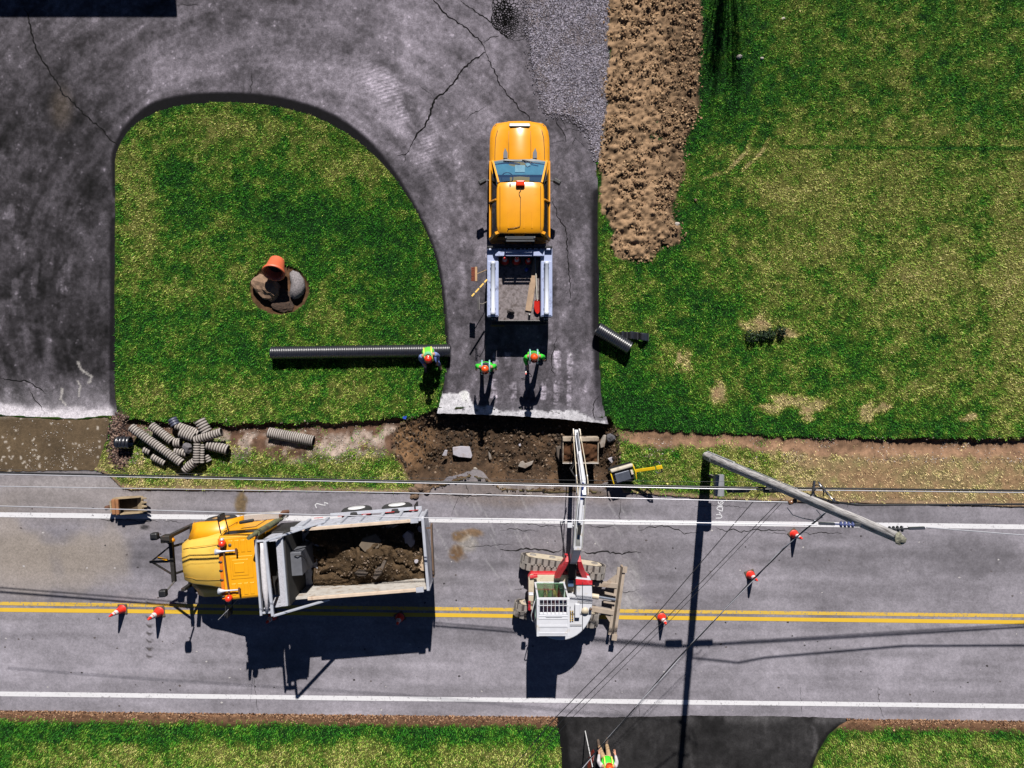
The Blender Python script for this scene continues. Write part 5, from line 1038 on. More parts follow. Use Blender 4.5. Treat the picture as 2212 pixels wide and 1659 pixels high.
    m.box(u0, u1, -v0, -v0 + .05, zt - .14, zt - .02); m.build('side_ribs', alub, root)
    m = MB(); red = M('reflector_red', (220, 40, 40), .5)
    for k in range(5): u = 3.4 + k * .8; m.box(u, u + .3, -v0 + .071, -v0 + .076, zb - .02, zb + .06)
    build_each(m, 'reflector_strip', red, root)
    m = MB(); m.box(3.9, 7.0, -.16, -.05, 1.0, 1.04); m.build('rear_fender', alub, root); m = MB(); m.box(6.75, 6.8, -.55, .0, .35, 1.1); m.build('mud_flap', blk, root)
    # front bulkhead, tarp gear, hoist cover
    m = MB(); m.box(2.86, 2.95, -v1, -v0, zb, 3.05); m.build('bulkhead', M('shaded_dirty_bulkhead', (36, 33, 31), .8, .1, .3, 6), root, .01)  # shade on the inner face and dirt both put into this dark colour
    for v in (.36, 2.40):
        m = MB(); m.hexa([T(2.18, v + .03, 2.2), T(2.86, v + .03, 1.2), T(2.86, v, 1.2), T(2.18, v, 2.2), T(2.18, v + .03, 3.2), T(2.86, v + .03, 3.05), T(2.86, v, 3.05), T(2.18, v, 3.2)]); m.build('shield_side', alu, root)
    m = MB(); m.box(2.1, 2.82, -2.35, -.3, .7, 2.1); m.build('hydraulic_tank', blk, root, .02)
    m = MB(); m.box(2.68, 2.88, -2.42, -.34, 3.02, 3.12); m.build('cab_shield', M('mill_aluminium', (206, 206, 216), .5, .1, .2, 30), root, .01)
    m = MB(); m.bar(T(2.88, .3, 3.10), T(2.88, 2.4, 3.10), .06, .10); m.build('shield_lip', alub, root)
    m = MB(); m.bar(T(2.13, .25, 3.28), T(2.13, 2.58, 3.28), .07, .16); m.bar(T(2.13, 2.52, 3.25), T(2.5, 2.52, 3.25), .05, .12); m.bar(T(2.13, .32, 3.25), T(2.5, .32, 3.25), .05, .12); m.build('tarp_housing', alub, root, .01)
    m = MB(); m.lathe([(0, 0), (.05, 0), (.065, .25), (.09, .5), (.095, 1.4), (.075, 1.75), (.06, 1.78), (.06, 2.15), (0, 2.15)], T(2.30, .38, 3.27), (0, -1, 0), 14); tr = m.build('tarp_roll', M('tarp_cloth', (226, 222, 226), .8, 0, .12, 14, .3, 40), root)
    m = MB(); m.bar(T(2.50, .27, 3.55), T(2.56, 2.55, 3.55), .085); m.bar(T(2.56, 2.55, 3.55), T(3.95, 2.58, 2.25), .06, .09); m.bar(T(2.50, .27, 3.55), T(4.0, .08, 2.2), .06, .09); m.build('tarp_arm', alub, root, .01)
    m = MB(); m.box(2.96, 3.30, -1.62, -.88, 1.3, 2.70); m.build('hoist_cover', M('hoist_grey', (124, 126, 134), .5, .3, .15), root, .015)
    m = MB(); m.tube([T(3.1, 1.0, 2.72), T(3.2, .95, 2.80), T(3.32, 1.0, 2.7), T(3.4, 1.2, 2.5)], .015, 6); m.build('hose', blk, root)
    # plow mount at the front
    m = MB()
    m.bar(T(-1.05, .18, .3), T(-1.08, .18, 2.35), .16, .10); ps = m.build('plow_post', frm, root, .01)
    m = MB(); m.bar(T(-1.05, 2.1, .3), T(-1.05, 2.1, 1.5), .14, .10); m.build('plow_post', frm, root, .01)
    m = MB(); m.bar(T(-1.2, .30, 1.75), T(-1.2, 1.75, 1.75), .12, .14); m.bar(T(-.95, .5, 1.2), T(-.95, 1.9, 1.2), .08, .14); m.bar(T(-1.2, .6, 1.7), T(-.85, .6, 1.1), .07); m.bar(T(-1.2, 1.5, 1.7), T(-.85, 1.5, 1.1), .07); m.build('plow_frame', frm, root, .01)
    m = MB(); m.bar(T(-1.2, .55, 1.8), T(-1.95, 1.05, 1.65), .05); m.bar(T(-1.2, 1.5, 1.8), T(-1.95, 1.05, 1.65), .05); m.bar(T(-1.2, 1.05, 1.8), T(-1.98, 1.05, 1.68), .08, .06); m.build('lift_arm', frm, root)
    MB().bar(T(-1.3, .98, 1.88), T(-1.62, .90, 1.84), .05, .05).build('lift_cylinder', cab, root)
    for (u, v, z), (a, b, c) in (((-1.42, .10, 2.3), (-1.2, .45, 1.9)), ((-1.32, 1.95, 2.25), (-1.15, 1.72, 1.85))):
        m = MB(); m.bar(T(a, b, c), T(u, v, z - .1), .045); am = m.build('lamp_arm', frm, root)
        m = MB(); m.bar(T(u - .14, v, z), T(u + .1, v, z), .24, .22); m.build('plow_lamp', M('black_plastic', (26, 26, 30)), am, .05)
    m = MB(); m.bar(T(-1.1, .1, 2.2), T(-1.1, .34, 2.2), .3, .34); m.build('lamp_box', frm, root, .03); MB().lathe([(0, 0), (.09, 0), (.07, .08), (0, .09)], T(-.98, .30, 2.1), (0, -.3, 1), 14).build('amber_lamp', M('amber_lens', (250, 160, 10), .3), root)
    return root, T
DUMP, DT = dump_truck()
# load of soil in the tipper (rests in it: its own thing)
def soil_load():
    n, k = 90, 50; V_ = []; c_ = []
    us = np.linspace(3.0, 7.13, n); vs_ = np.linspace(.27, 2.37, k); U, Vv = np.meshgrid(us, vs_); u, v = U.ravel(), Vv.ravel(); x, y = u * 60, v * 60
    z = 1.42 + .66 * np.exp(-((u - 5.35) / 1.15) ** 2 - ((v - 1.35) / .75) ** 2) + (fbm(x, y, 30, 4, 501) - .5) * .40 + (fbm(x, y, 7, 3, 503) - .5) * .12 - .18 * ss(3.7, 3.0, u)
    ridge = np.abs(fbm(x + 200, y, 46, 2, 507) - .5); z = z - .16 * (1 - ss(0, .06, ridge))
    n2 = fbm(x, y, 5, 3, 505); c = np.asarray(alb(90, 73, 54))[None] * (.3 + 1.15 * n2[:, None])
    m4 = DUMP.matrix_basis; P = np.array([(m4 @ Vector(DT(a, b, d)))[:] for a, b, d in zip(u, v, z)])
    idx = np.arange(n * k).reshape(k, n); q = np.stack([idx[:-1, :-1], idx[1:, :-1], idx[1:, 1:], idx[:-1, 1:]], -1).reshape(-1, 4)
    o = np_mesh('soil_load', P, q, GROUND, c); tag(o, 'brown heap of dug soil and rubble filling the silver tipper body', 'soil')
    u = rng.uniform(3.2, 7.05, 1500); v = rng.uniform(.35, 2.3, 1500); i = np.clip(((u - 3.0) / 4.13 * (n - 1)).astype(int), 0, n - 1); j = np.clip(((v - .27) / 2.1 * (k - 1)).astype(int), 0, k - 1); zz = z[j * n + i]
    r = .01 + .035 * rng.random(1500) ** 4; Q = ICO[None] * (1 + rng.uniform(-.3, .3, (1500, 12, 1))) * r[:, None, None] + np.array([(m4 @ Vector(DT(a, b, d)))[:] for a, b, d in zip(u, v, zz)])[:, None]
    cs = np.array([alb(*c) for c in ((104,86,66),(80,66,50),(120,100,80),(146,128,112))])[rng.integers(0, 4, 1500)]
    tag(np_mesh('load_rubble', Q.reshape(-1, 3), (ICF[None] + (np.arange(1500) * 12)[:, None, None]).reshape(-1, 3), STONE, np.repeat(cs, 12, 0), False), 'small stones strewn over the soil in the tipper body', 'stones', kind='stuff')
    def z_at(a, b): return float(z[int((b - .27) / 2.1 * (k - 1)) * n + int((a - 3.0) / 4.13 * (n - 1))])
    for a, b, sx, sy, sz, rot, mt, lb in ((6.52,.95,.30,.2,.16,.6,con,'white concrete chunk on the soil load near the tailgate'),(6.62,1.10,.14,.24,.12,.2,con,'second pale chunk touching the white one on the soil load'),(6.98,.72,.14,.13,.10,.9,con,'pale chunk in the shaded rear corner of the tipper'),
                                      (5.95,.52,.30,.07,.05,.1,con2,'thin pale slab at the shaded edge of the soil load'),(4.98,1.92,.24,.14,.10,.1,M('dark_slab',(96,84,74)),'dark slab with a white edge near the side of the soil load'),(5.55,1.90,.14,.45,.10,-.5,M('dark_slab',(96,84,74)),'long dark slab tilted against the side of the tipper'),
                                      (5.35,.95,.45,.3,.10,.2,M('slate_grey_slab',(116,102,86),.9,0,.2),'broad grey brown slab on top of the soil load'),(6.75,1.75,.09,.08,.07,.3,con,'small white lump near the rear of the soil load'),(6.95,1.85,.26,.34,.10,.2,M('sand_pile',(206,180,152),.95,0,.2),'pale sandy lump in the rear corner of the tipper')):
        m = MB(); rr = random.Random(int(a * 100)); 
        p = DUMP.matrix_basis @ Vector(DT(a, b, z_at(a, b)))
        q = [(math.cos(t) * sx * rr.uniform(.75, 1.1), math.sin(t) * sy * rr.uniform(.75, 1.1)) for t in np.linspace(0, 6.283, 7)[:-1]]; m.prism(q, -sz, sz * .7)
        o = m.build('rubble_chunk', mt, None, .015); o.location = p; o.rotation_euler = (rr.uniform(-.25, .25), rr.uniform(-.25, .25), rot); tag(o, lb, 'rubble chunk')
soil_load()

# ------------------------------------------------------------------ mini excavator
def excavator():
    root = empty('excavator', (2.05, -7.6, ZR), label='white and red tracked excavator reaching over the road into the pit', cat='excavator')
    def A(x, y, z): return (x - 2.05, y + 7.6, z - ZR)
    white = M('excavator_white', (226, 228, 236), .45, 0, .05, 5, dirt=(206, 190, 160), dirt_amt=.22, dscale=4); cream = M('worn_cream', (214, 200, 176), .6, 0, .1, 5, dirt=(170, 140, 110), dirt_amt=.3); red = M('excavator_red', (214, 30, 44), .5, 0, .1, 6, dirt=(236, 110, 116), dirt_amt=.35, dscale=5)
    blk = M('black_steel', (40, 38, 38)); dusty = M('dusty_rubber', (148, 141, 135), .9, 0, .2, 9, dirt=(120, 108, 96), dirt_amt=.4); trd = M('track_groove', (66, 58, 56), .9, 0, .2, 9); blade = M('dusty_blade', (184, 168, 152), .7, .1, .12, 5, dirt=(150, 124, 100), dirt_amt=.4)
    bluish = M('hose_black', (52, 56, 74), .5, 0, .2); chrome = M('piston_chrome', (214, 222, 236), .2, .8)
    # undercarriage
    c0 = Vector((2.07, -7.62)); d = Vector((.9905, -.137)); nn = Vector((.137, .9905))
    def Uc(s, t, z): p = c0 + d * s + nn * t; return A(p.x, p.y, z + ZR)
    for t0 in (.83, -.83):
        Lh, r = 1.08, .36; prof = []
        for i in range(60):
            a = i / 60 * (4 * Lh + 2 * math.pi * r)
            if a < 2 * Lh: s, z, nx, nz = -Lh + a, 2 * r, 0, 1
            elif a < 2 * Lh + math.pi * r: q = (a - 2 * Lh) / r; s, z, nx, nz = Lh + r * math.sin(q), r + r * math.cos(q), math.sin(q), math.cos(q)
            elif a < 4 * Lh + math.pi * r: s, z, nx, nz = Lh - (a - 2 * Lh - math.pi * r), 0, 0, -1
            else: q = (a - 4 * Lh - math.pi * r) / r; s, z, nx, nz = -Lh - r * math.sin(q), r - r * math.cos(q), -math.sin(q), -math.cos(q)
            prof.append((s, z, nx, nz))
        w = .225; m = MB()
        rings = [[Uc(s, t0 + o, z + e * nz * 0 - .0) for o, e in ((-w, 0), (w, 0))] + [Uc(s - nx * .06, t0 + w, z - nz * .06), Uc(s - nx * .06, t0 - w, z - nz * .06)] for s, z, nx, nz in prof]
        m.loft(rings + [rings[0]], cap=False); tk = m.build('track', trd, root)
        lug = MB()
        for i, (s, z, nx, nz) in enumerate(prof):
            tx, tz = nz, -nx
            for half in (0, 1):
                if (i + half) % 2: continue
                a0, a1 = (t0 - w, t0 + .02) if half else (t0 - .02, t0 + w)
                for_ = [Uc(s + tx * ds + nx * h, tt, z + tz * ds + nz * h) for h in (0, .045) for ds, tt in ((-.074, a0), (.074, a0), (.074, a1), (-.074, a1))]
                lug.hexa(for_)
        lug.build('track_lugs', dusty, tk)
        m = MB(); m.loft([[Uc(s * .93, t0 + o, r + (z - r) * .86) for s, z, _, _ in prof[::3]] for o in (-.16, .235)]); m.build('track_frame', cream, root)
        for s in (-Lh, -.4, .4, Lh): MB().lathe([(0, .03), (.1, .03), (.12, 0)], Uc(s, t0 + .236, r), (nn.x, nn.y, 0), 14).build('roller', dusty, tk)
    m = MB(); m.bar(Uc(-.6, 0, .45), Uc(.6, 0, .45), 1.3, .3); m.build('undercarriage_frame', blk, root)
    # dozer blade
    m = MB(); ring = []
    for t in (-1.2, 1.2): ring.append([Uc(2.05, t - .12, .05), Uc(2.02, t - .12, .2), Uc(2.06, t - .12, .46), Uc(2.16, t - .12, .48), Uc(2.10, t - .12, .2), Uc(2.13, t - .12, .05)])
    m.loft(ring); bl = m.build('dozer_blade', blade, root, .008)
    m = MB(); m.bar(Uc(1.93, -1.3, .40), Uc(1.93, 1.06, .40), .10, .06); m.build('blade_rib', blade, bl)
    m = MB(); m.bar(Uc(2.05, 1.03, .5), Uc(2.2, 1.03, .5), .22, .04); m.bar(Uc(2.0, -1.34, .5), Uc(2.18, -1.34, .5), .20, .04); build_each(m, 'blade_end', blade, bl)
    for t in (.42, -.52):
        m = MB(); m.bar(Uc(.7, t * .9, .42), Uc(1.95, t, .38), .17, .16); m.build('blade_arm', blade, root, .01)
    m = MB(); m.prism([(Uc(1.6, .5, 0)[0], Uc(1.6, .5, 0)[1]), (Uc(1.97, .48, 0)[0], Uc(1.97, .48, 0)[1]), (Uc(1.97, .86, 0)[0], Uc(1.97, .86, 0)[1])], .3, .4); m.prism([(Uc(1.65, -.6, 0)[0], Uc(1.65, -.6, 0)[1]), (Uc(1.97, -.98, 0)[0], Uc(1.97, -.98, 0)[1]), (Uc(1.97, -.56, 0)[0], Uc(1.97, -.56, 0)[1])], .3, .4); build_each(m, 'blade_gusset', blade, bl)
    m = MB(); m.tube([Uc(.75, 0, .55), Uc(1.35, -.02, .52)], .09, 12); m.build('blade_cylinder', cream, root); m = MB(); m.tube([Uc(1.35, -.02, .52), Uc(1.95, -.04, .5)], .045, 10); m.build('cylinder_rod', chrome, root)
    m = MB(); m.bar(Uc(1.55, .13, .45), Uc(1.95, .1, .45), .05, .14); m.bar(Uc(1.55, -.17, .45), Uc(1.95, -.18, .45), .05, .14); m.build('blade_lug', blade, root)
    # house
    cx, cy, R = 2.0, -7.68, 1.08; arc = [(cx + R * math.cos(a), cy + 1.14 * R * math.sin(a)) for a in np.linspace(-.35, -math.pi + .35, 22)]
    out = [(3.04, -6.98), (3.06, -7.6)] + arc + [(.96, -7.9), (.95, -7.0), (1.05, -6.86), (2.9, -6.86)]
    q = [A(x, y, 0)[:2] for x, y in out]
    if sum(q[i][0] * q[(i + 1) % len(q)][1] - q[(i + 1) % len(q)][0] * q[i][1] for i in range(len(q))) < 0: q = q[::-1]
    m = MB(); m.prism(q, .72, 1.0); m.build('house_base', red, root, .02)
    qd = [((a - 0) * .93, (b + .05) * .90 - .03) for a, b in q]; m = MB(); m.prism(qd, 1.0, 1.03); m.build('house_deck', cream, root, .01)
    arc2 = [(x, y) for x, y in out]; eng = [(2.52, -6.92), (3.03, -6.95), (3.055, -7.6)] + [p for p in arc if p[0] > 1.3] + [(1.2, -8.55), (1.2, -8.32), (2.22, -8.32), (2.22, -7.5), (2.52, -7.5)]
    q = [A(x, y, 0)[:2] for x, y in eng]
    if sum(q[i][0] * q[(i + 1) % len(q)][1] - q[(i + 1) % len(q)][0] * q[i][1] for i in range(len(q))) < 0: q = q[::-1]
    m = MB(); m.prism(q, 1.0, 1.62); eg = m.build('engine_cover', white, root, .03)
    m = MB()
    for a, b in (((2.24, -8.0), (3.02, -8.0)), ((2.72, -6.98), (2.72, -8.6)), ((2.26, -8.38), (2.70, -8.38)), ((2.55, -7.62), (3.04, -7.62))): m.bar(A(*a, 1.622), A(*b, 1.622), .012, .012)
    m.build('panel_gap', blk, eg)
    m = MB(); m.box(*[c for c in (2.46 - 2.05, 2.62 - 2.05, -8.12 + 7.6, -7.66 + 7.6, 1.62 - ZR, 1.72 - ZR)]); m.build('cover_hump', white, eg, .02)
    MB().lathe([(.12, 0), (.12, .02), (0, .025)], A(2.80, -7.92, 1.62), (0, 0, 1), 18).build('filler_cap', cream, eg); MB().lathe([(.04, 0), (.045, .1), (0, .1)], A(2.98, -7.84, 1.62), (0, 0, 1), 12).build('exhaust_tip', M('burnt_brown', (96, 74, 56)), eg)
    MB().lathe([(.035, 0), (.03, .05), (0, .06)], A(2.29, -7.8, 1.62), (0, 0, 1), 10).build('plug', blk, eg)
    m = MB(); ochre = M('ochre_marking', (176, 140, 40), .6)
    for k in range(5):
        y = -7.96 - .075 * k
        m.box(2.30 - 2.05, 2.345 - 2.05, y + 7.6, y + 7.6 + .05, 1.6215 - ZR, 1.6235 - ZR); m.box(2.37 - 2.05, 2.42 - 2.05, y + 7.6 + (.0 if k % 2 else .012), y + 7.6 + .05, 1.6215 - ZR, 1.6235 - ZR)
    build_each(m, 'maker_lettering', ochre, eg)
    m = MB(); q = [A(x, y, 0)[:2] for x, y in ((.96, -7.98), (1.14, -8.1), (1.14, -6.9), (1.02, -6.9), (.955, -7.0))]; m.prism(q, 1.0, 1.22); sc_ = m.build('side_cover', cream, root, .02)
    m = MB(); m.bar(A(1.0, -6.93, 1.19), A(1.26, -6.89, 1.19), .10, .10); m.bar(A(.985, -7.75, 1.2), A(.985, -8.05, 1.12), .09, .12); build_each(m, 'side_trim', red, sc_, .02)
    m = MB(); q = [A(x, y, 0)[:2] for x, y in ((2.5, -7.06), (3.04, -7.06), (3.04, -6.93), (2.5, -6.88))]; m.prism(q, 1.62, 1.66); m.build('front_trim', red, root)
    # cab with glass front and top
    x0, x1, y0, y1, zb, zt = 1.15, 2.19, -8.34, -7.14, 1.0, 2.74
    m = MB()
    for x in (x0 + .04, x1 - .04): m.bar(A(x, y1 - .03, zb), A(x, y1 - .03, zt), .06); m.bar(A(x, y0 + .05, zb), A(x, y0 + .05, zt - .03), .08); m.bar(A(x, y1, zt - .03), A(x, y0, zt - .03), .08); m.bar(A(x, y1, zb + .04), A(x, y0, zb + .04), .08); m.bar(A(x, -7.75, zb), A(x, -7.75, zt - .03), .05)
    for y, z in ((y1 - .03, zt - .03), (y1 - .03, zb + .04), (y0 + .04, zb + .05)): m.bar(A(x0, y, z), A(x1, y, z), .07)
    cb = m.build('cab_frame', white, root, .008)
    m = MB(); m.box(x0 - 2.05, x1 - 2.05, y0 + 7.6, -7.60 + 7.6, zt - .06 - ZR, zt + .0 - ZR); rf = m.build('cab_roof', white, root, .02)
    m = MB(); 
    for y in (-7.70, -7.78, -8.0, -8.04, -8.24): m.bar(A(x0 + .05, y, zt + .003), A(x1 - .05, y, zt + .003), .035, .02)
    m.bar(A(1.44, -7.69, zt + .014), A(1.95, -7.69, zt + .014), .06, .03); m.build('roof_rib', white, rf, .005)
    gt_ = glass_mat('cab_glass_top', (.50, .34, .36), .72); gf = glass_mat('cab_glass_front', (.78, .90, .80), .88); gs = glass_mat('side_glass_excavator', (.2, .26, .32), .75)
    m = MB(); m.box(x0 + .06 - 2.05, x1 - .06 - 2.05, -7.60 + 7.6, -7.18 + 7.6, zt - .06 - ZR, zt - .045 - ZR); m.build('roof_window', gt_, root)
    m = MB()
    for k in range(8): x = x0 + .09 + k * (x1 - x0 - .18) / 7; m.bar(A(x, y1 - .05, zt + .02), A(x, -7.62, zt + .02), .016)
    m.bar(A(x0 + .05, -7.36, zt + .02), A(x1 - .05, -7.36, zt + .02), .022); m.build('roof_guard', white, root)
    m = MB(); m.panel([A(x1 - .07, y1 - .02, zb + .08), A(x0 + .07, y1 - .02, zb + .08), A(x0 + .07, y1 - .02, zt - .07), A(x1 - .07, y1 - .02, zt - .07)], .008); m.build('front_window', gf, root)
    for x in (x0 + .03, x1 - .03):
        m = MB(); m.panel([A(x, y0 + .1, zb + .5), A(x, y1 - .08, zb + .5), A(x, y1 - .08, zt - .08), A(x, y0 + .1, zt - .08)], .008); m.build('side_window', gs, root)
    m = MB(); m.box(x0 - 2.05, x1 - 2.05, y0 + .0 + 7.6, y0 + .03 + 7.6, zb - ZR, zt - .07 - ZR); m.build('rear_panel', white, root); m = MB(); m.box(x0 + .03 - 2.05, x1 - .03 - 2.05, y0 + .04 + 7.6, y1 - .05 + 7.6, 1.0 - ZR, 1.05 - ZR); m.build('cab_floor', M('floor_mat', (120, 140, 110), .9), root)
    m = MB(); m.box(1.42 - 2.05, 1.92 - 2.05, -8.2 + 7.6, -7.72 + 7.6, 1.05 - ZR, 1.50 - ZR); m.bar(A(1.67, -8.18, 1.5), A(1.67, -8.24, 2.1), .46, .12); m.build('driver_seat', M('seat_black', (34, 36, 40), .8), root, .05)
    m = MB(); m.bar(A(1.5, -7.32, 1.05), A(1.5, -7.36, 1.6), .03); m.bar(A(1.62, -7.30, 1.05), A(1.62, -7.34, 1.55), .03); m.build('travel_lever', blk, root)
    m = MB(); m.box(1.96 - 2.05, 2.1 - 2.05, -7.6 + 7.6, -7.22 + 7.6, 1.05 - ZR, 1.42 - ZR); m.build('console', M('console_grey', (60, 64, 74), .6), root, .03)
    m = MB(); m.tube([A(1.14, -7.2, 2.1), A(1.06, -7.2, 2.15)], .014, 6); mi = m.build('mirror_arm', blk, root); m = MB(); m.bar(A(1.0, -7.2, 2.0), A(1.0, -7.2, 2.24), .16, .06); m.build('mirror', white, mi, .03)
    m = MB(); m.tube([A(1.13, -7.5, 1.9), A(1.02, -7.95, 1.9), A(1.04, -8.2, 1.7), A(1.12, -8.3, 1.6)], .016, 6); m.build('door_handrail', white, root)
    # boom foot
    bx = 2.42
    for s in (-1, 1):
        m = MB(); x = bx + s * .20; xo = bx + (s * .20 if s > 0 else -.50)
        m.loft([[A(xa - w, y, z), A(xa + w, y, z), A(xa + w, y, z + h), A(xa - w, y, z + h)] for xa, y, z, h, w in ((xo + (0 if s < 0 else .22), -6.95, .9, .35, .09), ((xo + x) / 2 + (0 if s < 0 else .08), -6.6, 1.0, .45, .10), (x, -6.3, 1.05, .55, .07), (x, -6.15, 1.15, .3, .05))]); m.build('boom_bracket', red, root, .02)
    m = MB(); m.box(bx - .13 - 2.05, bx + .13 - 2.05, -7.0 + 7.6, -6.3 + 7.6, .85 - ZR, 1.3 - ZR); m.build('swing_post', blk, root, .02)
    m = MB(); m.box(2.27 - 2.05, 2.45 - 2.05, -7.2 + 7.6, -7.0 + 7.6, 1.1 - ZR, 1.35 - ZR); m.build('hose_block', M('blue_grey', (84, 112, 150), .5), root)
    # boom: two boxes to a knee, then the stick
    pts = [Vector((bx, -6.35, 1.35)), Vector((2.45, -5.62, 2.35)), Vector((2.60, -3.62, 2.55))]
    m = MB(); rings = []
    for p, w, h, up in ((pts[0], .11, .12, Vector((0, -.6, .8))), (pts[0].lerp(pts[1], .4), .12, .2, Vector((0, -.6, .8))), (pts[1], .12, .24, Vector((0, -.25, .97))), (pts[1].lerp(pts[2], .55), .11, .17, Vector((0, .05, 1))), (pts[2], .09, .11, Vector((0, .05, 1)))):
        rings.append([A(*(p + Vector((-w, 0, 0)) - up * h)), A(*(p + Vector((w, 0, 0)) - up * h)), A(*(p + Vector((w, 0, 0)) + up * h)), A(*(p + Vector((-w, 0, 0)) + up * h))])
    m.loft(rings); bm_ = m.build('boom', white, root, .015)
    m = MB()
    for i in range(7): x = bx - .10 + i * .033; m.tube([A(x, -6.36, 1.56), A(x + .01, -6.0, 2.05), A(x + .02, -5.68, 2.50)], .014, 6)
    m.build('boom_hose', bluish, bm_)
    m = MB(); m.panel([A(bx - .12, -6.34, 1.545), A(bx + .12, -6.34, 1.545), A(bx + .15, -5.72, 2.42), A(bx - .10, -5.72, 2.42)], .01); m.build('hose_guard', bluish, bm_)
    m = MB()
    for i in range(6):
        x = bx - .06 + i * .033; e = 2.50 - .10 + i * .02; m.tube([A(x + .02, -5.68, 2.52), A(e, -5.3, 2.70), A(e + .02, -4.85, 2.74)], .013, 5)
    for xo in (-.135, .135): m.tube([A(2.46 + xo, -5.6, 2.60), A(2.53 + xo, -4.4, 2.68), A(2.60 + xo * .8, -3.7, 2.66)], .014, 6)
    m.build('steel_pipe', M('pipe_cream', (206, 206, 200), .4, .1), bm_)
    m = MB(); m.tube([A(2.49, -4.75, 2.86), A(2.55, -4.05, 2.80)], .06, 12); m.build('arm_cylinder', white, root); m = MB(); m.tube([A(2.55, -4.05, 2.80), A(2.60, -3.5, 2.86)], .034, 10); m.build('cylinder_rod', M('blue_rod', (70, 90, 170), .3, .4), root)
    m = MB(); m.bar(A(2.47, -5.12, 2.84), A(2.50, -4.82, 2.86), .10, .06); m.build('cylinder_foot', blk, root)
    m = MB(); m.box(2.13 - 2.05, 2.29 - 2.05, -4.98 + 7.6, -4.82 + 7.6, 2.5 - ZR, 2.56 - ZR); m.bar(A(2.29, -4.9, 2.5), A(2.36, -4.95, 2.5), .03); m.build('work_lamp', white, root, .01)
    # stick, slightly right of the boom axis
    a, b = Vector((2.62, -3.75, 2.72)), Vector((2.60, -2.08, .75)); dd = (b - a).normalized(); up = Vector((1, 0, 0)).cross(dd).normalized(); up = up if up.z > 0 else -up
    m = MB(); rings = []
    for t, w, h in ((-.10, .06, .08), (.12, .085, .17), (.5, .075, .12), (1.0, .06, .07)):
        p = a.lerp(b, t); rings.append([A(*(p + Vector((-w, 0, 0)) - up * h)), A(*(p + Vector((w, 0, 0)) - up * h)), A(*(p + Vector((w, 0, 0)) + up * h)), A(*(p + Vector((-w, 0, 0)) + up * h))])
    m.loft(rings); st = m.build('stick', white, root, .012)
    m = MB(); m.tube([A(*(a.lerp(b, .0) + up * .22)), A(*(a.lerp(b, .55) + up * .20))], .055, 12); bc = m.build('bucket_cylinder', white, root); m = MB(); m.tube([A(*(a.lerp(b, .55) + up * .20)), A(*(a.lerp(b, .9) + up * .18))], .032, 10); m.build('cylinder_rod', chrome, bc)
    for x in (-.115, .115):
        m = MB(); m.bar(A(*(a.lerp(b, .88) + up * .16 + Vector((x, 0, 0)))), A(2.6 + x, -2.22, .52), .035, .07); m.bar(A(*(a.lerp(b, .80) + Vector((x, 0, 0)))), A(*(a.lerp(b, .97) + up * .16 + Vector((x, 0, 0)))), .03, .07); m.build('bucket_link', cream, root)
        m = MB(); m.bar(A(2.6 + x * 1.5, -3.9, 2.62), A(2.6 + x * 1.5, -3.35, 2.36), .035, .2); m.build('boom_fork', white, root, .01)
        m = MB(); m.tube([A(2.6 + x * 1.35, -3.9, 2.78), A(2.6 + x * 1.5, -3.5, 2.62), A(2.6 + x * 1.35, -2.9, 1.95), A(2.6 + x * 1.1, -2.3, 1.15)], .016, 6); m.build('stick_pipe', cream, st)
    m = MB(); m.tube([A(2.50, -2.75, 1.85), A(2.38, -3.05, 1.95), A(2.28, -3.2, 1.8), A(2.36, -3.35, 2.1), A(2.5, -3.5, 2.5)], .017, 6); m.tube([A(2.50, -2.70, 1.8), A(2.42, -3.05, 1.9), A(2.33, -3.25, 1.9), A(2.40, -3.4, 2.2), A(2.5, -3.6, 2.55)], .017, 6); m.build('loose_hose', blk, root)
    m = MB()
    for x in (2.50, 2.70): m.bar(A(x, -2.02, .86), A(x, -2.22, .62), .03, .1)
    build_each(m, 'stick_tip', white, root)
    # bucket, open side up
    xa, xb = 2.16, 3.40; prof = [(-2.36, .56), (-2.28, .36), (-2.32, .10), (-2.52, -.10), (-2.80, -.16), (-3.02, -.06), (-3.16, .26), (-3.20, .50)]
    m = MB(); inn = [(y + .025 * (-1 if y > -2.7 else 1), z + .03) for y, z in prof]
    m.loft([[A(x, y, z) for y, z in prof] + [A(x, y, z) for y, z in inn[::-1]] for x in (xa, xb)]); bk = m.build('bucket', M('bucket_cream', (186, 170, 150), .7, .1, .2, 6, dirt=(84, 62, 46), dirt_amt=.75), root)
    for x in (xa, xb - .03):
        m = MB(); q = prof + [(-2.78, .60)]; m.loft([[A(x + o, y, z) for y, z in prof] for o in (0, .03)]); m.build('bucket_side', M('bucket_cream', (222, 206, 184)), bk)
    m = MB(); m.bar(A(xa, -2.37, .57), A(xb, -2.37, .57), .14, .06); m.build('bucket_lip', M('bucket_cream', (222, 206, 184)), bk, .01)
    m = MB(); m.bar(A(xa, -3.2, .5), A(xb, -3.2, .5), .03, .06); m.build('cutting_edge', M('worn_edge', (230, 222, 214), .5, .2), bk)
    return root
EXC = excavator()
m = MB(); rings = []
V_ = []; us = np.linspace(2.2, 3.37, 26); vs_ = np.linspace(-3.17, -2.42, 18); U, Vv = np.meshgrid(us, vs_); u, v = U.ravel(), Vv.ravel(); z = .45 + .20 * np.sin((u - 2.2) / 1.17 * np.pi) * np.sin((v + 3.17) / .75 * np.pi) + (fbm(u * 60, v * 60, 9, 3, 601, .65) - .5) * .30
idx = np.arange(u.size).reshape(18, 26); qd = np.stack([idx[:-1, :-1], idx[:-1, 1:], idx[1:, 1:], idx[1:, :-1]], -1).reshape(-1, 4)
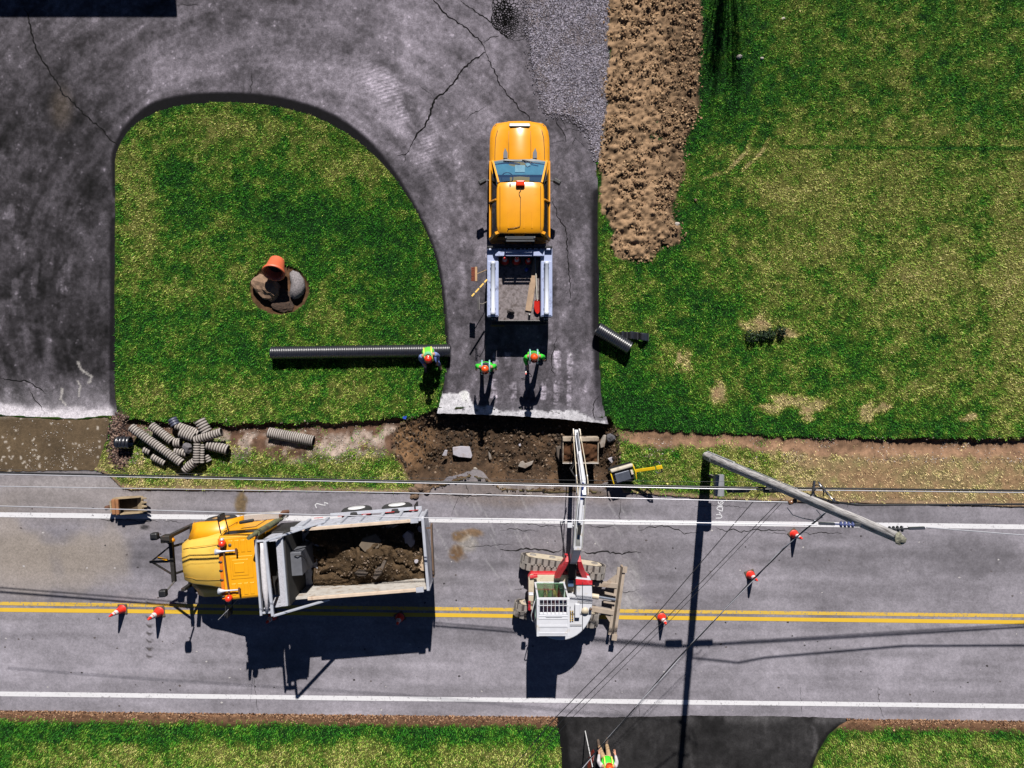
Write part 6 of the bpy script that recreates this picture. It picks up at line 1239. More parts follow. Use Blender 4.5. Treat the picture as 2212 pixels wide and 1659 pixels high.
tag(np_mesh('bucket_soil', np.stack([u, v, z], 1), qd, GROUND, np.asarray(alb(96, 66, 46))[None] * (.3 + 1.1 * fbm(u * 60, v * 60, 6, 3, 603)[:, None])), 'brown soil heaped in the excavator bucket', 'soil')

# spare bucket lying on the tarmac
def spare_bucket():
    c = W(284, 1089, 0); root = empty('digger_bucket', (c.x, c.y, ZR), label='spare rusty tan digger bucket with four teeth on the tarmac', cat='bucket')
    def B(px, py, z): p = W(px, py, z); return (p.x - c.x, p.y - c.y, z)
    tan = M('tan_bucket', (186, 164, 130), .7, .15, .2, 6, dirt=(104, 80, 58), dirt_amt=.5); dk = M('bucket_inside', (84, 68, 48), .8, 0, .3, 6)
    prof = [(-.60, .30), (-.58, .10), (-.40, .02), (-.05, .02), (.35, .10), (.62, .30)]
    m = MB(); inn = [(x * .94, z + .03) for x, z in prof]; m.loft([[(x, y, z) for x, z in prof] + [(x, y, z) for x, z in inn[::-1]] for y in (-.30, .30)]); m.build('shell', dk, root)
    for y, t in ((.29, .0), (-.33, 0)):
        m = MB(); q = prof + [(.50, .44), (-.30, .46), (-.55, .42)]; m.loft([[(x, y + o, z) for x, z in q] for o in (0, .035)]); m.build('side_plate', tan, root, .006)
    m = MB(); m.bar((-.5, -.30, .42), (-.5, .30, .42), .14, .12); m.bar((-.32, -.3, .50), (-.32, .3, .50), .12, .10); m.build('cross_tube', M('rust_tube', (164, 110, 66), .8, 0, .2), root, .02)
    m = MB(); m.bar((-.62, -.22, .3), (-.62, .24, .3), .06, .3); m.build('rear_plate', tan, root)
    m = MB(); m.panel([(.30, -.30, .12), (.62, -.30, .32), (.62, .30, .32), (.30, .30, .12)], .03); m.build('floor_lip', tan, root)
    for i in range(4): y = -.24 + i * .16; m = MB(); m.hexa([(.55, y - .05, .28), (.80, y - .03, .40), (.80, y + .03, .40), (.55, y + .05, .28), (.55, y - .05, .36), (.80, y - .02, .43), (.80, y + .02, .43), (.55, y + .05, .36)]); m.build('tooth', tan, root, .008)
    m = MB(); m.lathe([(0, 0), (.09, 0), (.09, .16), (.05, .16), (.05, .2), (0, .2)], (-.74, -.02, .34), (-.2, 0, 1), 14); m.build('pin', M('rust', (104, 66, 44)), root)
    root.rotation_euler = (0, 0, math.radians(4)); root.scale = (.88, .88, .88)
spare_bucket()

# walk-behind compaction machine
def compactor():
    c = W(1341, 1021, 0); root = empty('compactor', (c.x, c.y, -.06), label='black and yellow compaction machine with a raised yellow handle by the pit', cat='compactor')
    root.rotation_euler = (0, 0, math.radians(16))
    yel = M('machine_yellow', (250, 208, 10), .45, 0, .08); blk = M('machine_black', (34, 34, 38), .4, 0, .15); wh = M('dusty_cover', (214, 204, 186), .7, 0, .12, 7, dirt=(150, 132, 110), dirt_amt=.4)
    m = MB(); m.loft([[(-.36, -.22, 0), (.36, -.22, 0), (.36, .26, 0), (-.36, .26, 0)], [(-.42, -.30, .12), (.42, -.30, .12), (.42, .30, .12), (-.42, .30, .12)], [(-.40, -.29, .16), (.40, -.29, .16), (.40, .29, .16), (-.40, .29, .16)]]); m.build('base_plate', blk, root)
    m = MB(); m.box(-.36, .36, -.24, .24, .16, .58); m.build('engine_housing', blk, root, .03)
    m = MB(); m.box(-.30, .22, -.20, .12, .60, .66); m.build('top_tray', M('tray_grey', (110, 116, 130), .25, .4, .2), root, .02)
    m = MB(); m.bar((-.40, .25, .60), (.40, .25, .60), .12, .16); m.build('front_cover', wh, root, .04)
    m = MB(); m.tube([(-.40, .24, .56), (-.41, 0, .66), (-.40, -.26, .56)], .022, 8); m.tube([(.40, .28, .60), (.42, 0, .68), (.40, -.26, .56)], .022, 8); build_each(m, 'guard_frame', yel, root)
    m = MB(); m.box(.26, .34, -.06, .1, .6, .68); m.build('yellow_cap', wh, root, .01)
    m = MB(); m.bar((.44, .02, .62), (1.04, .0, .98), .11, .05); m.build('handle_arm', yel, root, .015)
    m = MB(); m.lathe([(0, 0), (.06, 0), (.06, .1), (0, .1)], (.46, -.06, .55), (0, 1, 0), 12); m.build('hinge', M('bright_metal', (190, 194, 204)), root)
    m = MB(); m.tube([(1.02, .13, .98), (1.10, .22, 1.0), (1.22, .17, 1.06), (1.24, 0, 1.08), (1.22, -.17, 1.06), (1.10, -.20, 1.0), (1.02, -.12, .98)], .024, 8); m.build('handle_loop', blk, root)
    m = MB(); m.bar((1.08, 0, 1.02), (1.27, .0, 1.10), .14, .07); m.build('control_box', yel, root, .02)
compactor()
# ------------------------------------------------------------------ utility pole and its fittings
PB = W(1526, 985, 0); PT = W(1943, 1163, 12.4)
def pole_at(h): return PB.lerp(PT, h / 12.4)
def utility_pole():
    root = empty('utility_pole', (PB.x, PB.y, 0), label='weathered grey wooden utility pole leaning over the road', cat='utility pole')
    def R_(p): return tuple(Vector(p) - PB)
    wd = bpy.data.materials.new('weathered_pole_wood'); wd.use_nodes = True; n = wd.node_tree; p = n.nodes['Principled BSDF']; p.inputs['Roughness'].default_value = .85
    tc = n.nodes.new('ShaderNodeTexCoord'); mp = n.nodes.new('ShaderNodeMapping'); mp.inputs['Scale'].default_value = (14, 14, .7); n.links.new(tc.outputs['Object'], mp.inputs[0])
    nz = n.nodes.new('ShaderNodeTexNoise'); nz.inputs['Scale'].default_value = 3; nz.inputs['Detail'].default_value = 8; n.links.new(mp.outputs[0], nz.inputs['Vector'])
    cr_ = n.nodes.new('ShaderNodeValToRGB'); e_ = cr_.color_ramp.elements; e_[0].position = .32; e_[0].color = (*alb(116, 110, 110), 1); e_[1].position = .66; e_[1].color = (*alb(232, 228, 228), 1); n.links.new(nz.outputs[0], cr_.inputs[0]); n.links.new(cr_.outputs[0], p.inputs['Base Color'])
    bmp = n.nodes.new('ShaderNodeBump'); bmp.inputs['Strength'].default_value = .5; bmp.inputs['Distance'].default_value = .02; n.links.new(nz.outputs[0], bmp.inputs['Height']); n.links.new(bmp.outputs[0], p.inputs['Normal'])
    k = 26; pts = [pole_at(-.3 + 12.7 * i / k) for i in range(k + 1)]
    m = MB(); m.tube([R_(q) for q in pts], [.150 - .054 * i / k + rnd.uniform(-.003, .003) for i in range(k + 1)], 22); m.build('shaft', wd, root)
    moss = M('mossy_end_grain', (134, 132, 116), .95, 0, .5, 26, .6, 30); m = MB(); m.blob(R_(pole_at(12.41)), (.108, .108, .05), 3, .25); m.build('pole_top', moss, root)
    alu = M('guard_plastic', (196, 200, 206), .5, .1, .1); d = Vector((.1, .16, 0))
    m = MB(); m.tube([R_(pole_at(h) + Vector((.03, .155 - .002 * h, 0))) for h in (0, 1, 2, 3)], .032, 8); m.build('cable_guard', alu, root)
    m = MB(); m.tube([R_(pole_at(h) + Vector((.04, .15 - .003 * h, 0))) for h in (3, 4, 5.2, 6, 7.8)], .012, 6); m.build('ground_wire', alu, root)
    m = MB(); m.lathe([(.166, -.03), (.170, -.03), (.170, .03), (.166, .03)], R_(pole_at(1.0)), PT - PB, 20); m.build('strap', alu, root)
    blk = M('black_plastic', (26, 26, 30)); por = M('brown_porcelain', (130, 92, 66), .3); chrome = M('bright_metal', (190, 194, 204)); blu = M('blue_polymer', (80, 90, 140), .35)
    q = pole_at(7.9); m = MB(); m.lathe([(0, 0), (.05, 0), (.06, .05), (.04, .08), (.06, .11), (.05, .2), (.0, .2)], R_(q + Vector((-.02, -.14, 0))), (-1, -.3, .1), 14); m.build('insulator', por, root)
    for s, cm, h in ((-1, blu, 11.2), (1, M('black_polymer', (40, 42, 48), .4), 11.6)):
        q = pole_at(h); m = MB(); o = q + Vector((s * .16, -.02, 0)); prof = [(0, 0), (.016, 0)]
        for i in range(4): t = .09 + i * .075; prof += [(.016, t - .02), (.06, t), (.06, t + .012), (.016, t + .03)]
        m.lathe(prof + [(.016, .45), (0, .45)], R_(o), (s, .04, 0), 14); ins = m.build('insulator', cm, root)
        m = MB(); m.bar(R_(o + Vector((s * -.12, 0, 0))), R_(o + Vector((s * .06, 0, 0))), .06, .05); m.bar(R_(o + Vector((s * .45, .02, 0))), R_(o + Vector((s * .75, .03, 0))), .05, .05); build_each(m, 'clamp', chrome, ins)
    # cable closures and slack loops on the span next to the pole
    q = pole_at(5.45)
    for xo, L in ((-.62, .62), (.42, .70)):
        m = MB(); m.lathe([(0, 0), (.07, .01), (.085, .04), (.085, L - .04), (.07, L - .01), (0, L)], R_(q + Vector((xo - L / 2, -.30, -.10 + .06))), (1, .02, -.01), 14); m.build('splice_closure', blk, root)
        m = MB()
        for f in (.2, .8): m.bar(R_(q + Vector((xo - L / 2 + L * f, -.30, .02))), R_(q + Vector((xo - L / 2 + L * f, -.30, .10))), .03)
        build_each(m, 'closure_hanger', chrome, root)
    m = MB(); m.tube([R_(q + Vector((.1 + .28 * math.cos(a), -.3 + .12 * math.sin(a) * .3, .1 + .24 * math.sin(a)))) for a in np.linspace(.2, 2.9, 10)], .012, 6); m.build('slack_loop', blk, root)
    q = pole_at(8.7); 
    for j in range(3):
        m = MB(); m.tube([R_(q + Vector((.12 + .2 * j * .6 + .16 * math.cos(a + j), .10 + .22 * math.sin(a * 1.1) + .05 * j, .12 * math.sin(a + 1.3 * j)))) for a in np.linspace(0, 5.2, 14)], .014, 6); m.build('jumper_loop', blk if j < 2 else chrome, root)
    m = MB(); m.bar(R_(q + Vector((0, -.12, 0))), R_(q + Vector((.05, .46, .05))), .04, .05); m.build('service_bracket', chrome, root)
    m = MB(); m.tube([R_(q + Vector(v)) for v in ((-.55, -.16, 0), (-.40, -.34, -.05), (-.15, -.42, -.05), (.1, -.46, -.02), (.25, -.38, .02), (.1, -.2, .05))], .011, 6); m.build('service_wire', chrome, root)
    return root
POLE = utility_pole()
BX = W(1552, 1044, 1.15); bxr = empty('utility_box', (W(1533, 1033, 0).x, W(1533, 1033, 0).y, 0), label='grey metal box on a post in the shadow beside the pole foot', cat='box')
gm = M('grey_box_metal', (176, 178, 184), .45, .3, .08)
m = MB(); m.bar((0, .10, 0), (0, .10, .95), .09); m.build('post', M('grey_post', (120, 116, 112), .8), bxr)
m = MB(); n = 8; ring = [(-.16, .0)] + [(.16 * math.cos(a), .16 + .12 * math.sin(a)) for a in np.linspace(math.pi, 0, n)] + [(.16, .0)]
m.loft([[(x, y, .95 + z) for x, z in ring] for y in (-.42, .28)], smooth=False); m.build('box_body', gm, bxr, .015)
m = MB(); m.box(-.15, .15, -.435, -.422, .96, 1.16); m.build('box_door', gm, bxr); m = MB(); m.bar((0, -.44, 1.08), (.02, -.46, 1.13), .02); m.build('latch', M('bright_metal', (190, 194, 204)), bxr)

# ------------------------------------------------------------------ overhead wires
def wire(pts, r, mat, label, sag=0.0, group='overhead wires strung from the utility pole', n=30):
    P = []
    for i in range(len(pts) - 1):
        a, b = Vector(pts[i]), Vector(pts[i + 1])
        for k in range(n): t = k / n; p = a.lerp(b, t); p.z -= sag * 4 * t * (1 - t); P.append(p)
    P.append(Vector(pts[-1])); c = P[len(P) // 2].copy(); m = MB(); m.tube([p - c for p in P], r, 6); o = m.build('overhead_wire', mat); o.location = c
    return tag(o, label, 'wire', group)
alw = M('bare_aluminium_wire', (214, 214, 222), .35, .3, .05); bkw = M('black_cable', (22, 22, 26), .5)
def lerp_far(a, b, t): a, b = Vector(a), Vector(b); return a + (b - a) * t
a = W(0, 1024.5, 4.1); b = W(1106, 1047.5, 5.0); c_ = W(1600, 1057, 5.5); d_ = W(2212, 1064, 4.9)
wire([lerp_far(b, a, 1.25), a, b, c_, d_, lerp_far(c_, d_, 2.6)], .015, alw, 'thickest pale messenger cable, crossing the excavator arm')
a2 = W(0, 1021, 4.3); b2 = W(1106, 1044, 5.15); c2 = W(1600, 1053, 5.62); d2 = W(2212, 1060, 5.05)
wire([lerp_far(b2, a2, 1.25), a2, b2, c2, d2, lerp_far(c2, d2, 2.6)], .026, bkw, 'thick black telephone cable bundled just above the pale messenger')
wire([W(3600, 1120, 4.6), W(2212, 1089, 5.1), W(1850, 1091, 5.5), W(1790, 1082, 5.8), pole_at(6.1)], .028, bkw, 'black twisted cable leaving the pole to the right')
e0 = W(0, 1050.5, 6.7); e1 = pole_at(7.9) + Vector((-.2, -.18, 0)); wire([lerp_far(e1, e0, 1.2), e0, W(850, 1064, 7.2), e1], .011, alw, 'thin bare wire ending at the brown insulator on the pole')
f0 = W(0, 1093, 9.9); f1 = pole_at(11.2) + Vector((-.95, -.02, 0)); wire([lerp_far(f1, f0, 1.2), f0, W(940, 1119, 10.5), f1], .0105, alw, 'topmost thin bare wire running left from the pole head')
g1 = pole_at(11.6) + Vector((.95, .02, 0)); wire([g1, W(2212, 1156, 11.3), W(3300, 1172, 10.6)], .0105, alw, 'topmost thin bare wire running right from the pole head')
wire([W(-60, 1012, 4.6), W(700, 1030, 5.0), W(1460, 1040, 5.7), pole_at(5.9)], .004, M('hair_wire', (60, 60, 64)), 'hair thin dark wire above the telephone cable')
wire([W(1642, 1066, 5.5), W(1420, 1325, 5.2), W(1200, 1550, 5.0), W(1080, 1690, 4.9)], .011, bkw, 'single dark wire dropping from the closure toward the lower left')
wire([W(1690, 1076, 5.5), W(1440, 1335, 5.2), W(1215, 1555, 5.0), W(1100, 1690, 4.9)], .010, bkw, 'upper of two paired dark wires dropping to the lower left')
wire([W(1697, 1078, 5.5), W(1450, 1338, 5.2), W(1228, 1558, 5.0), W(1112, 1690, 4.9)], .007, bkw, 'lower of two paired dark wires dropping to the lower left')
h = [Vector(v) for v in (W(1784, 1106, 8.9), W(1690, 1187, 7.9), W(1490, 1395, 6.8), W(1260, 1655, 6.4), W(1195, 1730, 6.3))]
def twist(ph, r, mat, label):
    P = []
    for i in range(len(h) - 1):
        for k in range(24):
            t = k / 24; p = h[i].lerp(h[i + 1], t); s_ = (i + t) * 7.5; w_ = .02 + .016 * math.sin(s_ * .9); P.append(p + Vector((math.cos(s_ + ph) * w_, math.cos(s_ + ph) * w_ * .6, math.sin(s_ + ph) * w_)))
    wire(P, r, mat, label, n=1)
twist(0, .016, bkw, 'black strand of the twisted service drop crossing the lane diagonally'); twist(3.14, .011, alw, 'pale strand twisted round the black diagonal service drop')

# ------------------------------------------------------------------ people
def skin_mesh(name, nodes, edges, mat, parent, sub=2):
    me = bpy.data.meshes.new(name); me.from_pydata([n[:3] for n in nodes], edges, []); me.update(); me.materials.append(mat)
    o = bpy.data.objects.new(name, me); C.objects.link(o); o.parent = parent
    md = o.modifiers.new('skin', 'SKIN'); md.use_smooth_shade = True
    if not me.skin_vertices: me.attributes
    L = me.skin_vertices[0].data
    for i, n in enumerate(nodes): L[i].radius = (n[3], n[4] if len(n) > 4 else n[3]); L[i].use_root = (i == 0)
    ss_ = o.modifiers.new('subsurf', 'SUBSURF'); ss_.levels = sub; ss_.render_levels = sub
    return o
SKIN = M('skin_tone', (206, 150, 122), .6, 0, .08)
def person(loc, rz, J, cols, label, hat=True, vest=True, sleeves=None):
    root = empty('person', loc, rz, label, 'person')
    j = dict(pel=(0, 0, .95), wai=(0, .0, 1.12), che=(0, .01, 1.33), nec=(0, .0, 1.49), hea=(0, .03, 1.64), hL=(-.10, 0, .92), hR=(.10, 0, .92), kL=(-.12, .03, .50), kR=(.12, .03, .50), aL=(-.13, -.02, .09), aR=(.13, -.02, .09),
             sL=(-.20, 0, 1.43), sR=(.20, 0, 1.43), eL=(-.27, -.02, 1.16), eR=(.27, -.02, 1.16), wL=(-.27, .08, .93), wR=(.27, .08, .93), tL=(-.15, .14, .04), tR=(.15, .14, .04)); j.update(J)
    def v(k): return Vector(j[k])
    nodes = [(*j['pel'], .13, .10), (*j['wai'], .135, .095), (*j['che'], .15, .11), (*j['nec'], .058), (*(v('nec').lerp(v('hea'), .5)), .066), (*j['hea'], .088, .10), (*(v('hea') + (v('hea') - v('nec')).normalized() * .10), .055)]
    edges = [(0, 1), (1, 2), (2, 3), (3, 4), (4, 5), (5, 6)]
    fwd = Vector((0, 1, 0)); hd = (v('hea') - v('nec')).normalized(); face = (fwd - hd * fwd.dot(hd)).normalized()
    nodes.append((*(v('hea') + face * .112 - hd * .01), .014)); edges.append((5, 7))      # nose
    for s in 'LR':
        b = len(nodes); nodes += [(*j['h' + s], .085), (*j['k' + s], .055), (*j['a' + s], .04), (*j['t' + s], .035)]; edges += [(0, b), (b, b + 1), (b + 1, b + 2), (b + 2, b + 3)]
        b = len(nodes); w = v('w' + s); ee = v('e' + s); dr = (w - ee).normalized(); palm = w + dr * .075
        nodes += [(*j['s' + s], .058), (*j['e' + s], .042), (*w, .028), (*palm, .036, .02)]; edges += [(2, b), (b, b + 1), (b + 1, b + 2), (b + 2, b + 3)]
        side = dr.cross(Vector((0, 0, 1)) if abs(dr.z) < .9 else Vector((0, 1, 0))).normalized(); curl = side.cross(dr).normalized() * (-.018)
        for i, L in enumerate((.068, .08, .075, .06)):
            f = len(nodes); o = side * (-.03 + .02 * i); nodes += [(*(palm + o + dr * .045), .0095), (*(palm + o + dr * (.045 + L * .5) + curl), .0085), (*(palm + o + dr * (.045 + L * .9) + curl * 2.4), .0075)]; edges += [(b + 3, f), (f, f + 1), (f + 1, f + 2)]
        f = len(nodes); nodes += [(*(palm + side * -.045 - dr * .01), .011), (*(palm + side * -.058 + dr * .035 + curl), .0095)]; edges += [(b + 2, f), (f, f + 1)]
    skin_mesh('body', nodes, edges, SKIN, root, 2)
    tr = M('trousers_' + cols['tn'], cols['trousers'], .9, 0, .14, 9, .3, 30)
    n_ = [(*j['pel'], .155, .125), (*(v('pel').lerp(v('wai'), .55)), .155, .12)]; e_ = [(0, 1)]
    for s in 'LR': b = len(n_); n_ += [(*j['h' + s], .105), (*(v('h' + s).lerp(v('k' + s), .5)), .092), (*j['k' + s], .076), (*(v('a' + s).lerp(v('k' + s), .12)), .068)]; e_ += [(0, b), (b, b + 1), (b + 1, b + 2), (b + 2, b + 3)]
    skin_mesh('trousers', n_, e_, tr, root)
    bt = M('work_boot', cols.get('boots', (86, 68, 54)), .8, 0, .2)
    for s in 'LR':
        a_, t_ = v('a' + s), v('t' + s); skin_mesh('boot', [(*(a_ + Vector((0, 0, .10))), .055), (*(a_ - Vector((0, 0, .02))), .062), (*t_, .052, .042), (*(t_ + (t_ - a_).normalized() * .05), .04, .03)], [(0, 1), (1, 2), (2, 3)], bt, root)
    sl = M('sleeve_' + cols['sn'], cols['sleeve'], .9, 0, .12, 9)
    for s in 'LR':
        skin_mesh('sleeve', [(*(v('s' + s)), .105), (*(v('s' + s).lerp(v('e' + s), .5)), .088), (*j['e' + s], .072), (*(v('e' + s).lerp(v('w' + s), .92)), .044)], [(0, 1), (1, 2), (2, 3)], sl, root)
    sh = M('shirt_' + cols['vn'], cols['vest'], .7, 0, .1, 9); n_ = [(*(v('pel').lerp(v('wai'), .5)), .20, .20), (*j['wai'], .205, .205), (*j['che'], .225, .225), (*(v('che').lerp(v('nec'), .72)), .15, .15)]; e_ = [(0, 1), (1, 2), (2, 3)]
    for s in 'LR': n_.append((*(v('che').lerp(v('s' + s), .92) + Vector((0, 0, .015))), .125)); e_.append((2, len(n_) - 1))
    ve = skin_mesh('vest' if vest else 'shirt', n_, e_, sh, root)
    if vest:
        st = M('vest_stripe', cols.get('stripe', (222, 232, 96)), .5, 0, .05); si = M('vest_silver', (150, 200, 196), .4)
        up = (v('nec') - v('che')).normalized(); ch = v('che')
        for s in (-1, 1):
            m = MB(); q = [ch + Vector((s * .125, y, 0)) + up * z for y, z in ((-.225, -.05), (-.20, .08), (-.10, .175), (.08, .175), (.19, .08), (.225, -.05))]; m.tube(q, .03, 6); m.build('vest_stripe', si if cols.get('silver') else st, ve)
        m = MB(); d_ = up; m.lathe([(.13, 0), (.165, .02), (.15, .06), (.095, .075)], v('nec') - up * .04, up, 16); m.build('collar', M('collar_' + cols['cn'], cols['collar'], .9), ve)
    top = v('hea') + hd * .075
    if hat:
        hm = M('hard_hat_' + cols['hn'], cols['hat'], .35, 0, .05, coat=.3); m = MB(); m.lathe([(.132, -.03), (.134, -.02), (.116, -.012), (.113, .03), (.097, .07), (.066, .098), (.03, .112), (0, .115)], top - hd * .02, hd, 24); ht = m.build('hard_hat', hm, root)
        m = MB(); q = [top - hd * .02 + face * (.10 - .1 * abs(math.cos(a)) * .0) * 1.0 + face * (.085 * math.sin(a)) + face.cross(hd) * (.115 * math.cos(a)) - hd * .025 for a in np.linspace(0, math.pi, 9)]; q2 = [p + hd * .012 for p in q]
        m.loft([q, q2], closed=False); m.add(q, [tuple(range(len(q)))]); m.add(q2, [tuple(range(len(q2) - 1, -1, -1))]); m.build('hat_peak', hm, ht)
        m = MB(); m.tube([top - hd * .02 + hd * (.03 + .09 * math.sin(a)) + face * (.118 * math.cos(a)) for a in np.linspace(.3, 2.84, 9)], .012, 6); m.build('hat_ridge', hm, ht)
    else:
        m = MB(); m.lathe([(.105, -.05), (.108, 0), (.095, .05), (.06, .085), (0, .10)], top - hd * .03 - face * .012, hd, 18); m.build('hair', M('brown_hair', (84, 60, 44), .8, 0, .3, 30), root)
    return root
lime = (40, 236, 30); base = dict(trousers=(52, 56, 78), tn='navy', sleeve=(46, 226, 40), sn='lime', vest=lime, vn='lime', hat=(255, 92, 14), hn='orange', collar=(40, 40, 60), cn='dark', silver=True)
# two standing by the pit, facing it
person(W(1051, 793, ZD), math.pi, dict(hea=(.02, .06, 1.64), hL=(-.1, 0, .92), aL=(-.2, -.02, .09), tL=(-.23, .14, .04), kL=(-.15, .02, .5), aR=(.16, -.02, .09), tR=(.19, .14, .04), eL=(-.30, -.05, 1.18), eR=(.30, -.05, 1.18), wL=(-.33, .06, .95), wR=(.33, .06, .95)), base,
       'worker in lime vest with dark collar and orange hard hat, arms hanging, facing the pit')
person(W(1149, 771, ZD), math.pi, dict(hea=(.0, .04, 1.64), aL=(-.24, -.02, .09), tL=(-.27, .12, .04), kL=(-.17, .02, .5), aR=(.16, .06, .09), tR=(.2, .22, .04), eL=(-.34, .02, 1.18), eR=(.30, .10, 1.17), wL=(-.36, .10, .95), wR=(.22, .32, 1.08)), dict(base, collar=(70, 150, 60), cn='green', vest=(80, 240, 50), vn='bright'),
       'worker in bright lime vest holding a white and red tool in one hand')
hp = W(1149, 771, 0); wp_ = Vector((hp.x - .22 - .03, hp.y - .42, 1.06)); tl = empty('hand_tool', (wp_.x, wp_.y, .98), label='white and red measuring tool with a black loop in a worker hand', cat='tool')
m = MB(); m.bar((0, .06, .0), (0, -.14, .06), .05, .04); m.build('grip', M('tool_white', (236, 226, 216), .5), tl, .01); m = MB(); m.bar((-.0, -.15, .06), (0, -.19, .07), .05, .05); m.build('tip', M('tool_red', (214, 40, 30), .5), tl); m = MB(); m.tube([(.02, -.1, .02), (.16, -.18, .0), (.2, -.26, -.1), (.05, -.30, -.15), (-.15, -.33, -.1), (-.12, -.38, -.12), (.0, -.36, -.16)], .014, 6); m.build('loop', bkw, tl)
# seated on the long black pipe
person(W(930, 760, .0), math.pi + .15, dict(pel=(0, -.02, .54), wai=(0, .02, .72), che=(0, .12, .92), nec=(0, .18, 1.07), hea=(0, .26, 1.21), hL=(-.11, .02, .52), hR=(.11, .02, .52), kL=(-.24, .42, .50), kR=(.24, .42, .50), aL=(-.25, .50, .10), aR=(.25, .50, .10), tL=(-.27, .66, .05), tR=(.27, .66, .05),
       sL=(-.20, .13, 1.02), sR=(.20, .13, 1.02), eL=(-.32, .20, .80), eR=(.32, .20, .80), wL=(-.24, .40, .66), wR=(.24, .40, .66)), dict(trousers=(92, 116, 186), tn='jeans', sleeve=(126, 146, 204), sn='denim', vest=(110, 214, 60), vn='leaf', hat=(252, 56, 22), hn='red', collar=(120, 200, 150), cn='mint', stripe=(222, 232, 96)),
       'worker in blue denim and green vest sitting on the long black pipe')
# flagger at the bottom edge, facing the site
person(W(1301, 1607, ZR), 0, dict(hea=(0, .05, 1.64), eL=(-.30, .02, 1.18), wL=(-.26, .26, 1.08), eR=(.32, .0, 1.18), wR=(.30, .16, .98), aL=(-.13, -.02, .09), aR=(.14, .05, .09), tR=(.17, .20, .04)), dict(trousers=(204, 170, 128), tn='tan', sleeve=(206, 200, 204), sn='grey', vest=(70, 238, 40), vn='flag', hat=(255, 92, 14), hn='orange', collar=(190, 186, 190), cn='grey', boots=(150, 132, 116), stripe=(206, 202, 206)),
       'worker with tan trousers and lime vest standing on the dark side driveway')
sp_ = empty('stop_paddle', (W(1264, 1579, ZR).x, W(1264, 1579, ZR).y, ZR), label='red road sign paddle on a white pole held beside the side driveway', cat='sign')
t_ = Vector((-.02, -.06, 2.15)); m = MB(); m.tube([(0, 0, 0), tuple(t_)], .018, 8); m.build('pole', M('white_pole', (236, 236, 236), .5), sp_)
m = MB(); q = [(.0 + .30 * math.cos(math.pi / 8 + k * math.pi / 4), .30 * math.sin(math.pi / 8 + k * math.pi / 4)) for k in range(8)]; m.loft([[(x * .35 + o + .0 - .02, x - .06, 1.72 + z) for x, z in q] for o in (0, .008)]); m.build('sign_face', M('sign_red', (150, 24, 20), .5), sp_)
# operator in the cab
person(Vector((1.67, -7.93, .55)), 0, dict(pel=(0, -.02, 1.0), wai=(0, -.04, 1.18), che=(0, -.03, 1.38), nec=(0, -.01, 1.54), hea=(0, .03, 1.68), hL=(-.11, .02, .98), hR=(.11, .02, .98), kL=(-.15, .46, .98), kR=(.15, .46, .98), aL=(-.14, .56, .60), aR=(.14, .56, .60), tL=(-.15, .70, .55), tR=(.15, .70, .55),
       sL=(-.2, -.03, 1.47), sR=(.2, -.03, 1.47), eL=(-.28, .10, 1.24), eR=(.28, .10, 1.24), wL=(-.22, .36, 1.20), wR=(.22, .36, 1.20)), dict(trousers=(196, 150, 92), tn='khaki', sleeve=(120, 96, 112), sn='plaid', vest=(128, 96, 104), vn='plaid', hat=(120, 60, 60), hn='x', collar=(0, 0, 0), cn='x'),
       'driver in tan trousers and dark plaid shirt seated in the excavator cab', hat=False, vest=False)

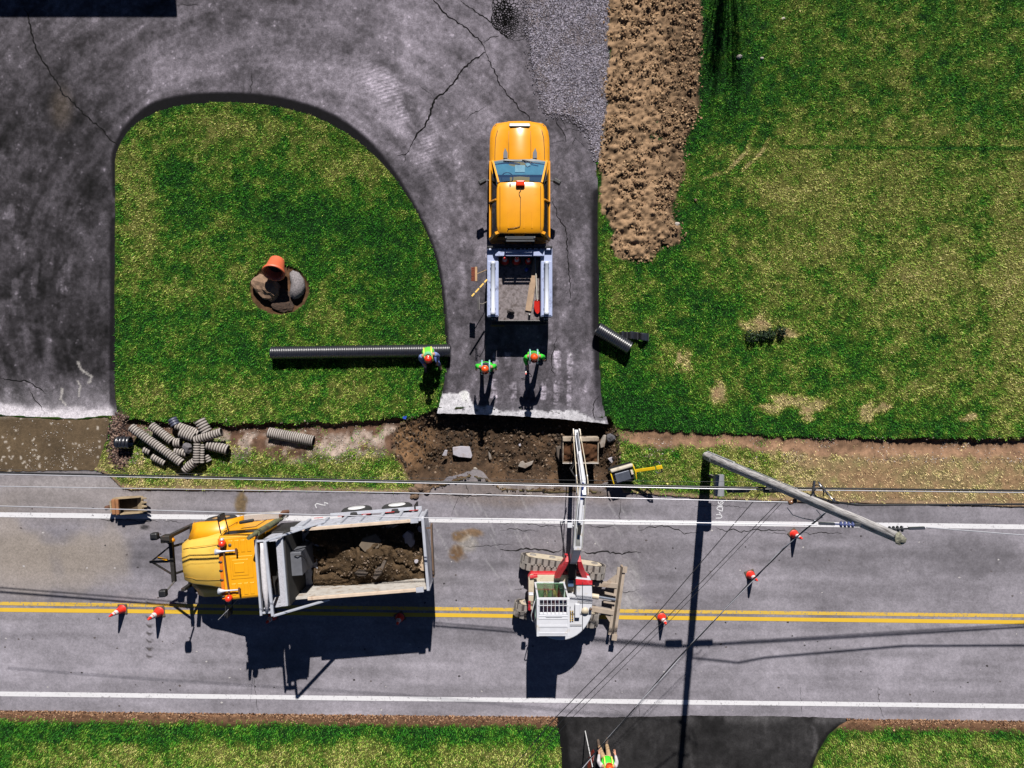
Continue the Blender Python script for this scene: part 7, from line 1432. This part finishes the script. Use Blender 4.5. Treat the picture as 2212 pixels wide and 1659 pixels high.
# ------------------------------------------------------------------ beyond the frame: what throws the shadows at its upper edge
def house():
    root = empty('house', (-20, 22, 0), label='grey gabled house beyond the head of the driveway, out of the frame', cat='house')
    ex = gx(402); ey = gy(-248) + 0.02; eh = 4.0      # eave corner above the drive
    sd_ = M('house_siding', (196, 192, 186), .8, 0, .08); rf = M('roof_shingle', (84, 80, 82), .9, 0, .2, 20)
    def L_(x, y, z): return (x + 20, y - 22, z)
    x0, x1 = ex - 16, ex - .45; y0, y1 = ey + .5, ey + 9.5
    m = MB(); m.hexa([L_(x0, y0, 0), L_(x1, y0, 0), L_(x1, y1, 0), L_(x0, y1, 0), L_(x0, y0, eh - .1), L_(x1, y0, eh - .1), L_(x1, y1, eh - .1), L_(x0, y1, eh - .1)]); wl = m.build('wall', sd_, root)
    yr = (y0 + y1) / 2; m = MB(); rs = []
    for x in (ex - 16.4, ex): rs.append([L_(x, ey - .02, eh), L_(x, yr, eh + 2.2), L_(x, y1 + .5, eh), L_(x, y1 + .5, eh - .12), L_(x, yr, eh + 2.06), L_(x, ey - .02, eh - .12)])
    m.loft(rs); m.build('roof', rf, root)
    for k in range(3):
        m = MB(); x = x0 + 2.5 + k * 4.5; m.box(x + 20, x + 20 + 1.4, y0 - .03 - 22, y0 + .02 - 22, 1.1, 2.5); m.build('window', M('window_glass', (60, 70, 84), .1), root)
    m = MB(); m.box(x1 - 3.4 + 20, x1 - .6 + 20, y0 - .03 - 22, y0 + .02 - 22, 0, 2.3); m.build('garage_door', M('garage_white', (226, 226, 224), .6), root)
house()
def bare_tree():
    bx_, by_ = gx(1588), gy(-330); root = empty('bare_tree', (bx_, by_, 0), label='leafless tree with steep slender branches beyond the lawn, out of the frame', cat='tree')
    bark = M('bark', (92, 80, 72), .9, 0, .25, 12); rr = random.Random(12); m = MB(); m.tube([(0, 0, -.1), (.03, 0, 1.5), (0, .02, 2.6)], [.17, .14, .11], 10); m.build('trunk', bark, root); m = MB()
    for i in range(34):
        a = rr.uniform(0, 6.28); sp_ = rr.uniform(.1, .95); L = rr.uniform(3.6, 5.9) * (1 - .12 * sp_); z0 = rr.uniform(1.9, 2.6); d = Vector((math.cos(a) * sp_, math.sin(a) * sp_ * .6, 0))
        q = [Vector((0, 0, z0)), Vector((0, 0, z0)) + d * .35 + Vector((0, 0, L * .3)), Vector((0, 0, z0)) + d * .75 + Vector((0, 0, L * .65)), Vector((0, 0, z0)) + d * 1.1 + Vector((rr.uniform(-.1, .1), 0, L))]
        m.tube(q, [.030, .022, .015, .009], 5, False)
        for k in range(5):
            t = rr.uniform(.3, .95); p = q[1].lerp(q[3], t); e = p + Vector((rr.uniform(-.3, .3) + d.x * .25, rr.uniform(-.2, .2), rr.uniform(.5, 1.1))); m.tube([p, e], [.012, .006], 4, False)
    m.build('crown', bark, root)
bare_tree()
